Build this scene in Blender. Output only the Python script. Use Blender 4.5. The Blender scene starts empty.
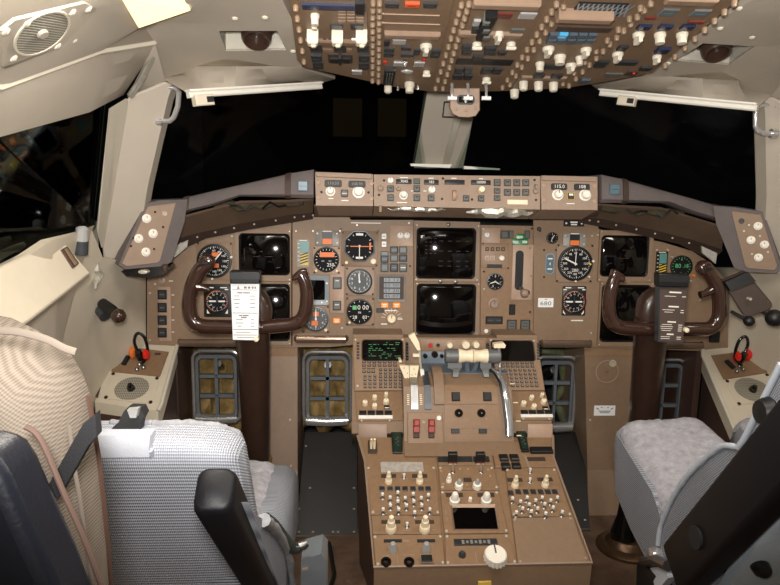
import bpy, bmesh, math, random
from mathutils import Vector, Matrix
random.seed(7)
SC = bpy.context.scene
COL = SC.collection
V = Vector
PI = math.pi

# ------------------------------------------------------------------ camera
CAM = V((-.264, -1.874, 1.19)); PITCH, YAW, ROLL, FPX = (math.radians(9.08), math.radians(3.05), math.radians(.93), 640.0)
_f = V((math.sin(YAW)*math.cos(PITCH), math.cos(YAW)*math.cos(PITCH), -math.sin(PITCH)))
_r = V((math.cos(YAW), -math.sin(YAW), 0)); _u = _r.cross(_f)
CR = math.cos(ROLL)*_r + math.sin(ROLL)*_u
CU = math.cos(ROLL)*_u - math.sin(ROLL)*_r
CF = _f
cd = bpy.data.cameras.new('camera'); cam = bpy.data.objects.new('camera', cd); COL.objects.link(cam)
cd.sensor_fit = 'HORIZONTAL'; cd.sensor_width = 36; cd.lens = 36*FPX/780; cd.clip_start = .02; cd.clip_end = 200
M3 = Matrix((CR, CU, -CF)).transposed()
cam.matrix_world = Matrix.Translation(CAM) @ M3.to_4x4()
SC.camera = cam

def ray(px, py):
    return (CF + CR*((px-390)/FPX) - CU*((py-292.5)/FPX))
def atY(px, py, y):
    d = ray(px, py); return CAM + d*((y-CAM.y)/d.y)
def atX(px, py, x):
    d = ray(px, py); return CAM + d*((x-CAM.x)/d.x)
def atZ(px, py, z):
    d = ray(px, py); return CAM + d*((z-CAM.z)/d.z)

class Pl:
    """a flat face: origin, right, up; the normal looks at the viewer"""
    def __init__(s, o, u, v):
        s.o = V(o); s.u = V(u).normalized(); v = V(v); v = v - s.u*v.dot(s.u); s.v = v.normalized(); s.n = s.u.cross(s.v)
    def hit(s, px, py, h=0):
        d = ray(px, py); o = s.o + s.n*h
        return CAM + d*((o-CAM).dot(s.n)/d.dot(s.n))
    def uv(s, px, py, h=0):
        q = s.hit(px, py, h) - s.o; return (q.dot(s.u), q.dot(s.v))
    def p(s, u, v, h=0): return s.o + s.u*u + s.v*v + s.n*h
    def at(s, px, py, h=0):
        u, v = s.uv(px, py, h); o = s.p(u, v)
        return Matrix(((s.u.x, s.v.x, s.n.x, o.x), (s.u.y, s.v.y, s.n.y, o.y), (s.u.z, s.v.z, s.n.z, o.z), (0, 0, 0, 1)))
    def rect(s, x0, y0, x1, y1, h=0):
        """matrix at the middle of a picture box on this face, and its half sizes"""
        cx, cy = (x0+x1)/2, (y0+y1)/2
        l, r, t, b = s.uv(x0, cy, h), s.uv(x1, cy, h), s.uv(cx, y0, h), s.uv(cx, y1, h)
        return s.at(cx, cy, h), abs(r[0]-l[0])/2, abs(t[1]-b[1])/2
    def size(s, px, py, w):
        a, b = s.uv(px-w/2, py), s.uv(px+w/2, py); return math.hypot(a[0]-b[0], a[1]-b[1])
    def poly(s, pts, h=0): return [s.uv(x, y, h) for x, y in pts]
    def mat(s): return Matrix(((s.u.x, s.v.x, s.n.x, s.o.x), (s.u.y, s.v.y, s.n.y, s.o.y), (s.u.z, s.v.z, s.n.z, s.o.z), (0, 0, 0, 1)))

def frame(o, u, v):
    return Pl(o, u, v)

# ------------------------------------------------------------------ meshes
def rrect(hw, hh, r, n=4, cx=0, cy=0):
    r = min(r, hw*.999, hh*.999); out = []
    for (sx, sy, a0) in ((1, 1, 0), (-1, 1, 90), (-1, -1, 180), (1, -1, 270)):
        for k in range(n+1):
            a = math.radians(a0 + 90*k/n)
            out.append((cx+sx*(hw-r)+r*math.cos(a), cy+sy*(hh-r)+r*math.sin(a)))
    return out
def circ(r, n=24, cx=0, cy=0, a0=0): return [(cx+r*math.cos(a0+2*PI*k/n), cy+r*math.sin(a0+2*PI*k/n)) for k in range(n)]

_glyph = {}
def glyphs(s):
    if s not in _glyph:
        c = bpy.data.curves.new('t', 'FONT'); c.body = s; c.align_x = 'CENTER'; c.align_y = 'CENTER'; c.resolution_u = 2
        o = bpy.data.objects.new('t', c); m = bpy.data.meshes.new_from_object(o)
        _glyph[s] = ([v.co.copy() for v in m.vertices], [tuple(p.vertices) for p in m.polygons])
        bpy.data.objects.remove(o); bpy.data.meshes.remove(m); bpy.data.curves.remove(c)
    return _glyph[s]

class MB:
    def __init__(s, M=None): s.v = []; s.f = []; s.m = []; s.M = M or Matrix(); s.mi = 0
    def add(s, vs, fs, M=None):
        T = M if M is not None else s.M
        b = len(s.v); s.v += [T @ V(v) for v in vs]
        for f in fs: s.f.append(tuple(b+i for i in f)); s.m.append(s.mi)
        return s
    def mat(s, i): s.mi = i; return s
    def prism(s, poly, z0, z1, M=None, cham=0):
        n = len(poly)
        area = sum(poly[i][0]*poly[(i+1) % n][1]-poly[(i+1) % n][0]*poly[i][1] for i in range(n))
        if area < 0: poly = poly[::-1]
        vs = [(x, y, z0) for x, y in poly]; L = [list(range(n))]
        if cham:
            vs += [(x, y, z1-cham) for x, y in poly]
            cx = sum(p[0] for p in poly)/n; cy = sum(p[1] for p in poly)/n
            hw = max(abs(p[0]-cx) for p in poly); hh = max(abs(p[1]-cy) for p in poly)
            kx = max(.2, 1-cham/hw); ky = max(.2, 1-cham/hh)
            vs += [(cx+(x-cx)*kx, cy+(y-cy)*ky, z1) for x, y in poly]; R = 3
        else: vs += [(x, y, z1) for x, y in poly]; R = 2
        fs = [tuple(range(n))[::-1], tuple(range((R-1)*n, R*n))]
        for k in range(R-1):
            for i in range(n):
                j = (i+1) % n; fs.append((k*n+i, k*n+j, (k+1)*n+j, (k+1)*n+i))
        return s.add(vs, fs, M)
    def box(s, x0, x1, y0, y1, z0, z1, M=None, cham=0):
        return s.prism([(x0, y0), (x1, y0), (x1, y1), (x0, y1)], z0, z1, M, cham)
    def rbox(s, hw, hh, r, z0, z1, M=None, cham=0, n=4, cx=0, cy=0):
        return s.prism(rrect(hw, hh, r, n, cx, cy), z0, z1, M, cham)
    def ring(s, po, pi, z0, z1, M=None, zi=None):
        """flat frame between two outlines of equal count; zi lets the inner edge sit lower"""
        n = len(po); zi = z1 if zi is None else zi
        vs = [(x, y, z0) for x, y in po]+[(x, y, z1) for x, y in po]+[(x, y, zi) for x, y in pi]+[(x, y, z0) for x, y in pi]
        fs = []
        for k in range(4):
            for i in range(n):
                j = (i+1) % n; k2 = (k+1) % 4
                fs.append((k*n+i, k*n+j, k2*n+j, k2*n+i))
        return s.add(vs, fs, M)
    def lathe(s, prof, n=16, M=None, sx=1, sy=1, caps=True):
        vs = []; fs = []
        for r, z in prof:
            for k in range(n):
                a = 2*PI*k/n; vs.append((r*sx*math.cos(a), r*sy*math.sin(a), z))
        for k in range(len(prof)-1):
            for i in range(n):
                j = (i+1) % n; fs.append((k*n+i, k*n+j, (k+1)*n+j, (k+1)*n+i))
        if caps: fs.append(tuple(range(n))[::-1]); fs.append(tuple(range((len(prof)-1)*n, len(prof)*n)))
        return s.add(vs, fs, M)
    def cyl(s, r, z0, z1, M=None, n=16, cx=0, cy=0):
        return s.prism(circ(r, n, cx, cy), z0, z1, M)
    def tube(s, pts, r, n=8, closed=False, M=None, flat=1, up=None):
        pts = [V(p) for p in pts]; N = len(pts); vs = []; fs = []
        prev = None
        for i, p in enumerate(pts):
            a = pts[(i-1) % N] if (closed or i > 0) else p; b = pts[(i+1) % N] if (closed or i < N-1) else p
            t = (b-a).normalized()
            if up is not None: x = V(up)
            elif prev is None: x = V((0, 0, 1)) if abs(t.z) < .9 else V((1, 0, 0))
            else: x = prev
            x = (x-t*x.dot(t)).normalized(); prev = x; y = t.cross(x)
            rr = r[i] if isinstance(r, (list, tuple)) else r
            for k in range(n):
                g = 2*PI*k/n; vs.append(p + x*(rr*math.cos(g)) + y*(rr*flat*math.sin(g)))
        for i in range(N if closed else N-1):
            for k in range(n):
                a, b = i*n+k, i*n+(k+1) % n; c, d = ((i+1) % N)*n+(k+1) % n, ((i+1) % N)*n+k
                fs.append((a, b, c, d))
        if not closed: fs.append(tuple(range(n))[::-1]); fs.append(tuple(range((N-1)*n, N*n)))
        return s.add(vs, fs, M)
    def loft(s, rings, M=None, cap=True):
        n = len(rings[0]); vs = [p for r in rings for p in r]; fs = []
        for k in range(len(rings)-1):
            for i in range(n):
                j = (i+1) % n; fs.append((k*n+i, k*n+j, (k+1)*n+j, (k+1)*n+i))
        if cap: fs.append(tuple(range(n))[::-1]); fs.append(tuple(range((len(rings)-1)*n, len(rings)*n)))
        return s.add(vs, fs, M)
    def slab(s, pts, d):
        """closed solid: a 3D outline pushed along d"""
        n = len(pts); d = V(d); vs = [V(p) for p in pts]+[V(p)+d for p in pts]
        fs = [tuple(range(n)), tuple(range(2*n-1, n-1, -1))]+[(i, i+n, (i+1) % n+n, (i+1) % n) for i in range(n)]
        return s.add(vs, fs)
    def grid(s, rows, d=None):
        """patch through rows of 3D points, with thickness d (a vector) behind it"""
        R, C = len(rows), len(rows[0]); vs = [V(p) for r in rows for p in r]; fs = []
        for i in range(R-1):
            for j in range(C-1): fs.append((i*C+j, i*C+j+1, (i+1)*C+j+1, (i+1)*C+j))
        if d is not None:
            d = V(d); b = len(vs); vs += [v+d for v in vs[:b]]
            fs += [tuple(b+k for k in f[::-1]) for f in fs[:]]
            per = [(0, j) for j in range(C)]+[(i, C-1) for i in range(1, R)]+[(R-1, j) for j in range(C-2, -1, -1)]+[(i, 0) for i in range(R-2, 0, -1)]
            idx = [i*C+j for i, j in per]
            for k in range(len(idx)):
                a, c = idx[k], idx[(k+1) % len(idx)]; fs.append((a, a+b, c+b, c))
        return s.add(vs, fs)
    def text(s, body, size, x=0, y=0, z=0, M=None, rot=0, sx=1):
        vs, fs = glyphs(body); c, q = math.cos(rot), math.sin(rot)
        return s.add([(x+size*(sx*v.x*c-v.y*q), y+size*(sx*v.x*q+v.y*c), z) for v in vs], fs, M)
    def dash(s, w, h, x=0, y=0, z=0, M=None):
        return s.add([(x-w/2, y-h/2, z), (x+w/2, y-h/2, z), (x+w/2, y+h/2, z), (x-w/2, y+h/2, z)], [(0, 1, 2, 3)], M)
    def dome(s, hw, hh, r, R, z0, M=None, n=12):
        """convex tube face: rounded rectangle bulging like a sphere of radius R"""
        vs = []; fs = []; N = n*2
        o_ = rrect(hw, hh, r, 6); out = []
        for i_ in range(len(o_)):
            p_, q_ = o_[i_], o_[(i_+1) % len(o_)]; L_ = math.hypot(p_[0]-q_[0], p_[1]-q_[1]); k_ = max(1, int(L_/.006))
            out += [(p_[0]+(q_[0]-p_[0])*j_/k_, p_[1]+(q_[1]-p_[1])*j_/k_) for j_ in range(k_)]
        K = 14; n0 = len(out)
        dz = lambda x, y: z0 + (math.sqrt(max(R*R-x*x-y*y, 0))-math.sqrt(R*R-hw*hw-hh*hh))
        vs.append((0, 0, dz(0, 0)))
        for k in range(1, K+1):
            for x, y in out: vs.append((x*k/K, y*k/K, dz(x*k/K, y*k/K)))
        for i in range(n0): fs.append((0, 1+i, 1+(i+1) % n0))
        for k in range(K-1):
            for i in range(n0):
                j = (i+1) % n0; a = 1+k*n0; b = a+n0; fs.append((a+i, b+i, b+j, a+j))
        b = len(vs); vs += [(x, y, z0-.012) for x, y in out]
        a = 1+(K-1)*n0
        for i in range(n0):
            j = (i+1) % n0; fs.append((a+i, b+i, b+j, a+j))
        fs.append(tuple(range(b+n0-1, b-1, -1)))
        return s.add(vs, fs, M)
    def obj(s, name, mats, parent=None, label=None, flat=False, ang=38, **kw):
        if not isinstance(mats, (list, tuple)): mats = [mats]
        off = root_loc(parent)
        me = bpy.data.meshes.new(name)
        me.from_pydata([v-off for v in s.v], [], s.f); me.validate()
        for m in mats: me.materials.append(MAT[m] if isinstance(m, str) else m)
        if len(me.polygons) == len(s.m): me.polygons.foreach_set('material_index', s.m)
        bm = bmesh.new(); bm.from_mesh(me); bmesh.ops.recalc_face_normals(bm, faces=bm.faces); bm.to_mesh(me); bm.free()
        if not flat:
            me.polygons.foreach_set('use_smooth', [True]*len(me.polygons)); me.set_sharp_from_angle(angle=math.radians(ang))
        o = bpy.data.objects.new(name, me); COL.objects.link(o)
        if parent: o.parent = parent
        if label: o['label'] = label
        for k, v in kw.items(): o[k] = v
        return o
def root_loc(p):
    while p is not None and p.parent is not None: p = p.parent
    return p.location.copy() if p is not None else V((0, 0, 0))
def thing(name, label, cat, loc, group=None):
    o = bpy.data.objects.new(name, None); COL.objects.link(o); o.location = loc; o.empty_display_size = .02
    o['label'] = label; o['category'] = cat
    if group: o['group'] = group
    return o
def tag(o, label, cat, group=None):
    o['label'] = label; o['category'] = cat
    if group: o['group'] = group
    return o
def struct(o): o['kind'] = 'structure'; return o
def mx(p): return V((-p[0], p[1], p[2]))

# ------------------------------------------------------------------ materials
MAT = {}
def lin(c): return tuple(((x/255)/12.92 if x/255 <= .04045 else ((x/255+.055)/1.055)**2.4) for x in c)
def mat(name, rgb, rough=.5, metal=0, spec=.5, var=0, scale=30, bump=0, bscale=200, emit=0, coat=0, wear=None, stretch=None):
    m = bpy.data.materials.new(name); m.use_nodes = True; nt = m.node_tree; b = nt.nodes['Principled BSDF']
    c = lin(rgb); b.inputs['Base Color'].default_value = (*c, 1); b.inputs['Roughness'].default_value = rough
    b.inputs['Metallic'].default_value = metal; b.inputs['Specular IOR Level'].default_value = spec
    b.inputs['Coat Weight'].default_value = coat
    tc = nt.nodes.new('ShaderNodeTexCoord')
    if emit: b.inputs['Emission Color'].default_value = (*c, 1); b.inputs['Emission Strength'].default_value = emit
    if var:
        n = nt.nodes.new('ShaderNodeTexNoise'); n.inputs['Scale'].default_value = scale; n.inputs['Detail'].default_value = 6; n.inputs['Roughness'].default_value = .65
        nt.links.new(tc.outputs['Object'], n.inputs['Vector'])
        r = nt.nodes.new('ShaderNodeValToRGB'); r.color_ramp.elements[0].position = .3; r.color_ramp.elements[1].position = .72
        r.color_ramp.elements[0].color = (*[x*(1-var) for x in c], 1); r.color_ramp.elements[1].color = (*[min(1, x*(1+var)) for x in c], 1)
        nt.links.new(n.outputs['Fac'], r.inputs['Fac']); last = r.outputs['Color']
        if wear:
            n2 = nt.nodes.new('ShaderNodeTexNoise'); n2.inputs['Scale'].default_value = wear[1]; n2.inputs['Detail'].default_value = 8; n2.inputs['Roughness'].default_value = .7
            nt.links.new(tc.outputs['Object'], n2.inputs['Vector'])
            r2 = nt.nodes.new('ShaderNodeValToRGB'); r2.color_ramp.elements[0].position = wear[2]; r2.color_ramp.elements[1].position = min(1, wear[2]+.06)
            mx_ = nt.nodes.new('ShaderNodeMix'); mx_.data_type = 'RGBA'; mx_.inputs['B'].default_value = (*lin(wear[0]), 1)
            nt.links.new(n2.outputs['Fac'], r2.inputs['Fac']); nt.links.new(r2.outputs['Color'], mx_.inputs['Factor']); nt.links.new(last, mx_.inputs['A']); last = mx_.outputs['Result']
        nt.links.new(last, b.inputs['Base Color'])
    if bump:
        n = nt.nodes.new('ShaderNodeTexNoise'); n.inputs['Scale'].default_value = bscale; n.inputs['Detail'].default_value = 4
        nt.links.new(tc.outputs['Object'], n.inputs['Vector'])
        bp = nt.nodes.new('ShaderNodeBump'); bp.inputs['Strength'].default_value = bump; bp.inputs['Distance'].default_value = .002
        nt.links.new(n.outputs['Fac'], bp.inputs['Height']); nt.links.new(bp.outputs['Normal'], b.inputs['Normal'])
    MAT[name] = m; return m
def fabric(name, c1, c2, scale, rough=.9, dirs=((1, 0, 0), (0, 0, 1)), bump=.5):
    """open mesh weave: two crossed sets of threads"""
    m = bpy.data.materials.new(name); m.use_nodes = True; nt = m.node_tree; b = nt.nodes['Principled BSDF']
    b.inputs['Roughness'].default_value = rough; b.inputs['Specular IOR Level'].default_value = .15
    tc = nt.nodes.new('ShaderNodeTexCoord')
    outs = []
    for d in dirs:
        dot = nt.nodes.new('ShaderNodeVectorMath'); dot.operation = 'DOT_PRODUCT'; dot.inputs[1].default_value = V(d).normalized()*scale
        nt.links.new(tc.outputs['Object'], dot.inputs[0])
        s = nt.nodes.new('ShaderNodeMath'); s.operation = 'SINE'; nt.links.new(dot.outputs['Value'], s.inputs[0]); outs.append(s)
    mul = nt.nodes.new('ShaderNodeMath'); mul.operation = 'MULTIPLY'
    nt.links.new(outs[0].outputs[0], mul.inputs[0]); nt.links.new(outs[1].outputs[0], mul.inputs[1])
    r = nt.nodes.new('ShaderNodeValToRGB'); r.color_ramp.elements[0].position = .0; r.color_ramp.elements[1].position = .5
    r.color_ramp.elements[0].color = (*lin(c1), 1); r.color_ramp.elements[1].color = (*lin(c2), 1)
    ma = nt.nodes.new('ShaderNodeMath'); ma.operation = 'MULTIPLY_ADD'; ma.inputs[1].default_value = .5; ma.inputs[2].default_value = .3
    nt.links.new(mul.outputs[0], ma.inputs[0]); nt.links.new(ma.outputs[0], r.inputs['Fac'])
    n = nt.nodes.new('ShaderNodeTexNoise'); n.inputs['Scale'].default_value = 9; n.inputs['Detail'].default_value = 4
    nt.links.new(tc.outputs['Object'], n.inputs['Vector'])
    hs = nt.nodes.new('ShaderNodeHueSaturation'); va = nt.nodes.new('ShaderNodeMath'); va.operation = 'MULTIPLY_ADD'; va.inputs[1].default_value = .35; va.inputs[2].default_value = .82
    nt.links.new(n.outputs['Fac'], va.inputs[0]); nt.links.new(va.outputs[0], hs.inputs['Value']); nt.links.new(r.outputs['Color'], hs.inputs['Color'])
    nt.links.new(hs.outputs['Color'], b.inputs['Base Color'])
    bp = nt.nodes.new('ShaderNodeBump'); bp.inputs['Strength'].default_value = bump; bp.inputs['Distance'].default_value = .002
    nt.links.new(mul.outputs[0], bp.inputs['Height']); nt.links.new(bp.outputs['Normal'], b.inputs['Normal'])
    MAT[name] = m; return m

mat('panel_brown', (134, 110, 87), .55, var=.08, scale=60, bump=.06, bscale=900, wear=((176, 150, 126), 40, .70))
mat('module_brown', (137, 109, 82), .5, var=.1, scale=70, bump=.06, bscale=900, wear=((182, 156, 132), 55, .68))
mat('overhead_brown', (122, 99, 77), .5, var=.1, scale=60, wear=((180, 150, 120), 50, .72))
mat('pale_brown', (168, 140, 118), .5, var=.07, scale=60)
mat('light_plate', (150, 128, 110), .5, var=.07, scale=50)
mat('column_brown', (58, 41, 33), .32, var=.15, scale=40, coat=.3)
mat('horn_brown', (56, 36, 28), .16, var=.12, scale=25, coat=.8)
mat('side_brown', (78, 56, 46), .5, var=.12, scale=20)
mat('pad_brown', (98, 89, 87), .75, var=.1, scale=25, bump=.2, bscale=500)
mat('dark_brown', (62, 48, 40), .6, var=.15, scale=30)
mat('cream', (208, 197, 176), .5, var=.05, scale=12, bump=.1, bscale=500)
mat('liner', (178, 168, 153), .6, var=.04, scale=10, bump=.15, bscale=700)
mat('liner_edge', (204, 196, 178), .5, var=.04, scale=10)
mat('white_recess', (236, 230, 214), .5)
mat('rail_white', (222, 218, 206), .4, var=.04)
mat('black', (20, 20, 21), .45, var=.15, scale=50)
mat('black_soft', (28, 28, 30), .65, var=.2, scale=60)
mat('black_gloss', (14, 13, 13), .12, coat=.5)
mat('navy_shell', (26, 30, 40), .38, var=.15, scale=14, bump=.15, bscale=300)
mat('armrest_black', (15, 15, 19), .5, spec=.3, bump=.1, bscale=400)
mat('screen', (9, 7, 7), .06, spec=.5)
mat('dial', (24, 24, 26), .7, spec=.15)
mat('dial_grey', (98, 102, 104), .7, spec=.15)
mat('bezel_grey', (132, 128, 120), .45, var=.08, scale=40)
mat('bezel_blue', (138, 146, 152), .4, var=.08, scale=40)
mat('white', (235, 232, 224), .5)
mat('paper', (240, 240, 238), .6)
mat('ink', (70, 68, 70), .7)
mat('ivory', (238, 222, 190), .45, var=.05, scale=40)
mat('knob_white', (238, 232, 218), .4, var=.04, scale=40)
mat('stud_tan', (132, 110, 88), .45, var=.1, scale=50)
mat('orange', (226, 118, 50), .5)
mat('amber', (236, 150, 60), .45, emit=.25)
mat('red', (190, 30, 26), .4)
mat('bright_red', (226, 40, 26), .35)
mat('cutoff_red', (146, 50, 38), .45, var=.1, scale=60)
mat('green_lens', (34, 112, 60), .3, emit=.15)
mat('green', (92, 170, 110), .5, emit=.2)
mat('crt_green', (46, 120, 70), .5, emit=.12)
mat('teal', (90, 140, 136), .4)
mat('yellow', (222, 186, 60), .5)
mat('button_grey', (92, 94, 90), .4, var=.05, scale=80)
mat('button_dark', (44, 46, 48), .4, var=.1, scale=80)
mat('button_blue', (86, 110, 122), .35)
mat('blue_lens', (70, 150, 190), .3, emit=.3)
mat('chrome', (214, 214, 214), .2, metal=.75)
mat('steel', (150, 150, 150), .35, metal=1, var=.15, scale=30)
mat('dark_steel', (84, 88, 92), .4, metal=.6, var=.15, scale=30)
mat('lever_grey', (110, 112, 112), .4, metal=.3)
mat('quad_blue', (98, 110, 120), .5, var=.12, scale=40)
mat('screw_dark', (52, 42, 36), .4, metal=.5)
mat('screw_light', (196, 186, 168), .4, metal=.3)
mat('floor', (104, 80, 62), .85, var=.4, scale=16, bump=.4, bscale=120, wear=((140, 122, 100), 9, .62))
mat('heel_black', (24, 22, 20), .5, var=.35, scale=14, wear=((48, 44, 40), 7, .64))
mat('insulation', (66, 60, 42), .8, var=.4, scale=60, bump=.6, bscale=120)
mat('foil', (190, 186, 174), .3, metal=.7, var=.2, scale=60, bump=.8, bscale=60)
mat('duct_gold', (150, 124, 76), .6, var=.45, scale=26, bump=.6, bscale=60)
mat('cable', (30, 28, 26), .5)
mat('strap_black', (24, 24, 26), .85, bump=.4, bscale=900)
mat('piping', (166, 172, 180), .8, bump=.3, bscale=600)
mat('tan_rim', (100, 78, 68), .7)
mat('white_band', (186, 190, 198), .7, bump=.2, bscale=400)
mat('sheepskin', (150, 148, 152), 1.0, spec=.05, var=.25, scale=70, bump=1.0, bscale=110)
mat('sheep_edge', (146, 146, 148), 1.0, spec=.05, var=.2, scale=90, bump=1.0, bscale=120)
mat('back_cover', (176, 190, 200), .85, var=.12, scale=12, bump=.4, bscale=60)
fabric('mesh_grey', (146, 149, 157), (182, 186, 195), 1500, dirs=((1, .3, .6), (-1, .3, .6)))
fabric('mesh_side', (92, 94, 100), (150, 153, 160), 1350, dirs=((0, 1, 0), (0, 0, 1)))
fabric('tan_weave', (114, 104, 93), (140, 129, 116), 2400, bump=.2)
fabric('perforated', (96, 92, 84), (178, 170, 152), 900, dirs=((1, 1, 0), (1, -1, 0)))
fabric('perforated_ceiling', (84, 82, 76), (172, 166, 150), 1100, dirs=((1, 1, .4), (1, -1, .4)))
def glass_mat():
    m = bpy.data.materials.new('window_glass'); m.use_nodes = True; nt = m.node_tree; nt.nodes.clear()
    o = nt.nodes.new('ShaderNodeOutputMaterial'); mixn = nt.nodes.new('ShaderNodeMixShader'); t = nt.nodes.new('ShaderNodeBsdfTransparent'); g = nt.nodes.new('ShaderNodeBsdfGlossy')
    t.inputs['Color'].default_value = (.8, .84, .82, 1); g.inputs['Roughness'].default_value = .02; g.inputs['Color'].default_value = (.75, .78, .75, 1)
    fr = nt.nodes.new('ShaderNodeFresnel'); fr.inputs['IOR'].default_value = 1.2
    nt.links.new(fr.outputs[0], mixn.inputs[0]); nt.links.new(t.outputs[0], mixn.inputs[1]); nt.links.new(g.outputs[0], mixn.inputs[2]); nt.links.new(mixn.outputs[0], o.inputs[0])
    MAT['glass'] = m
glass_mat()
mat('lamp_lens', (255, 226, 168), .5, emit=1.6)
mat('dim_glow', (40, 30, 18), .8, emit=.35)
mat('lip_steel', (120, 100, 84), .22, metal=.5)
mat('silver', (186, 186, 184), .3, metal=.35)
mat('navy_glass', (36, 42, 66), .25)
mat('red_amber', (190, 76, 38), .4, emit=.2)
mat('red_dark', (104, 44, 36), .4)
mat('button_blue_dark', (72, 84, 94), .4)
mat('lever_green', (60, 66, 62), .25, metal=.5)
mat('bronze', (92, 70, 48), .35, metal=.6, var=.35, scale=24)
mat('pedal_grey', (112, 118, 122), .4, metal=.25, var=.1, scale=30)
mat('ledge_brown', (140, 116, 96), .5, var=.07, scale=60)
mat('tape', (168, 162, 152), .55, var=.25, scale=90, bump=.8, bscale=80)
mat('tan_seam', (108, 98, 87), .9)
mat('oh_knob', (206, 198, 180), .45)
mat('under_brown', (104, 84, 68), .6, var=.12, scale=20)
# ------------------------------------------------------------------ the flight deck shell
OH = Pl((0, -.39, 1.459), (1, 0, 0), (0, -.985, .155))       # ceiling / overhead plane; v runs aft, n looks down
def oh_z(y): return 1.459 + .1574*(-.39-y)
FZ = .2
MB().box(-1.25, 1.25, -2.7, 1.0, FZ-.05, FZ).obj('floor', 'floor', kind='structure')

def pts(side, lst):
    """left-hand points taken on the port side; side=+1 mirrors them to starboard"""
    return [mx(p) if side > 0 else p for p in lst]
TL = lambda p, q, t: p.lerp(q, t)
R0 = V((-.80, -2.4, 1.42)); R1 = atY(0, 88, -.9); R2 = atY(100, 52, -.62); R3 = atY(155, 43, -.5)
L1l = OH.hit(143, 24); L1r = OH.hit(296, 28)
pil = [atY(165, 80, -.40), atY(128, 95, -.42), atY(120, 112, -.41), atY(108, 180, -.36), atY(101, 240, -.30), atY(103, 260, -.29), atY(130, 262, -.225), atY(138, 244, -.235), atY(148, 185, -.30), atY(158, 140, -.34), atY(168, 98, -.38), atY(173, 84, -.39)]
wt = [V((-.92, -2.4, 1.20)), V((-.85, -.765, 1.266)), V((-.76, -.532, 1.344))]
wb = [V((-.95, -2.4, .86)), atX(0, 265, -.9), atX(95, 225, -.865)]
wbm = atX(60, 237, -.86)
for side, nm in ((-1, 'left'), (1, 'right')):
    P = lambda *l: pts(side, l)
    # --- ceiling half
    inn = lambda y: V((-.415, y, oh_z(y)))
    m = MB()
    rows = []
    for r, q in ((R0, inn(-2.4)), (R1, inn(-.9))):
        rows.append([TL(r, q, t) + V((0, 0, .05*math.sin(PI*t))) for t in (0, .33, .66, 1)])
    q = TL(L1r, inn(-.9), .35); rows.append([R2, TL(R2, q, .3)+V((0, 0, .03)), TL(R2, q, .65)+V((0, 0, .03)), q])
    rows.append([R3, L1l, OH.hit(222, 24), L1r])
    m.grid([pts(side, r) for r in rows], (0, 0, .03))
    h = [OH.hit(*p) for p in ((219, 31), (277, 31), (286, 50), (226, 51))]
    c = [OH.hit(*p) for p in ((302, 68), (274, 66), (226, 58), (197, 66), (185, 76))]
    F1 = pil[0]
    for poly in ([L1l, OH.hit(222, 24), L1r, h[1], h[0]], [L1r, c[0], h[2], h[1]], [c[0], c[1], c[2], h[3], h[2]], [c[2], c[3], c[4], F1, R3, L1l, h[0], h[3]]):
        m.slab(pts(side, poly), (0, 0, .004))
    # vent recess: four slanted white walls and a roof
    up = [p + V((0, .0, .055)) for p in h]
    m.mat(1)
    for k in range(4):
        a, b = h[k], h[(k+1) % 4]; m.slab(pts(side, [a, b, up[(k+1) % 4], up[k]]), (0, 0, .001))
    m.slab(pts(side, up), (0, 0, .004)); m.mat(0)
    # header above the windscreen, from the ceiling edge down to the rail
    ro, ri = atY(186, 92, -.445), atY(322, 83, -.2)
    top = [F1, c[4], c[3], c[2], c[1], c[0], atY(335, 79, -.24)]
    bot = [TL(ro, ri, t) for t in (0, .04, .12, .32, .66, .85, 1)]
    top[3] = (c[3]+c[1])/2+V((0, .012, .006))
    hd_ = MB(); hd_.grid([pts(side, top), pts(side, bot)], (0, .02, .012))
    hd_.mat(1); hd_.slab(pts(side, [c[3], c[2], c[1], top[3]]), (0, .001, .001)); hd_.obj('trim_'+('8' if side < 0 else '9'), ['liner', 'liner_edge'], kind='structure', ang=60)  # triangle in the paler edge colour, the light on it put into the material
    m.obj('ceiling_'+nm, ['liner', 'white_recess', 'liner_edge'], kind='structure', ang=25)
    # --- side wall: frame above the side window, sill, lower lining
    m = MB()
    ridge = [R0, R1, R2, R3]
    low = [wt[0], wt[1], TL(wt[1], wt[2], .8), pil[1]+V((-.01, 0, 0))]
    m.slab(pts(side, [R3, F1, pil[1]+V((-.012, .03, 0))]), (0, .02, .0))
    m.grid([pts(side, ridge), pts(side, [TL(a, b, .5)+V((.012, 0, .012)) for a, b in zip(ridge, low)]), pts(side, low)], (.0, .012, .012))
    m.mat(1)
    m.tube(pts(side, [p+V((.0, -.004, 0)) for p in ridge]), .006, 6); m.mat(0)
    # sill and the lining under it
    sill_i = [V((-.90, -2.4, .80)), atX(0, 275, -.86), atX(52, 240, -.82), atX(92, 230, -.85)]
    m.mat(2)
    m.grid([pts(side, [wb[0], wb[1], wbm, wb[2]]), pts(side, sill_i)], (-.02*1 if side < 0 else .02, 0, -.02))
    lowl = [V((-.98, -2.4, FZ)), V((-1.0, -.9, FZ)), V((-1.06, -.55, FZ)), V((-1.1, -.30, FZ))]
    midl = [V((-.92, -2.4, .62)), V((-.92, -.8, .66)), V((-.92, -.5, .66)), atX(60, 350, -.93)]
    m.mat(2)
    m.grid([pts(side, sill_i), pts(side, midl), pts(side, lowl)], (-.02*1 if side < 0 else .02, 0, 0))
    # forward lower lining beside the panel
    fa = [atX(92, 230, -.85), atY(103, 258, -.33), atY(128, 262, -.24), atY(146, 262, .0), atY(146, 262, .2)]
    fb = [atX(60, 350, -.93), atY(84, 352, -.30), atY(112, 350, -.10), atY(146, 350, .0), atY(146, 350, .2)]
    fm = [TL(a, b, .5) for a, b in zip(fa, fb)]
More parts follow.
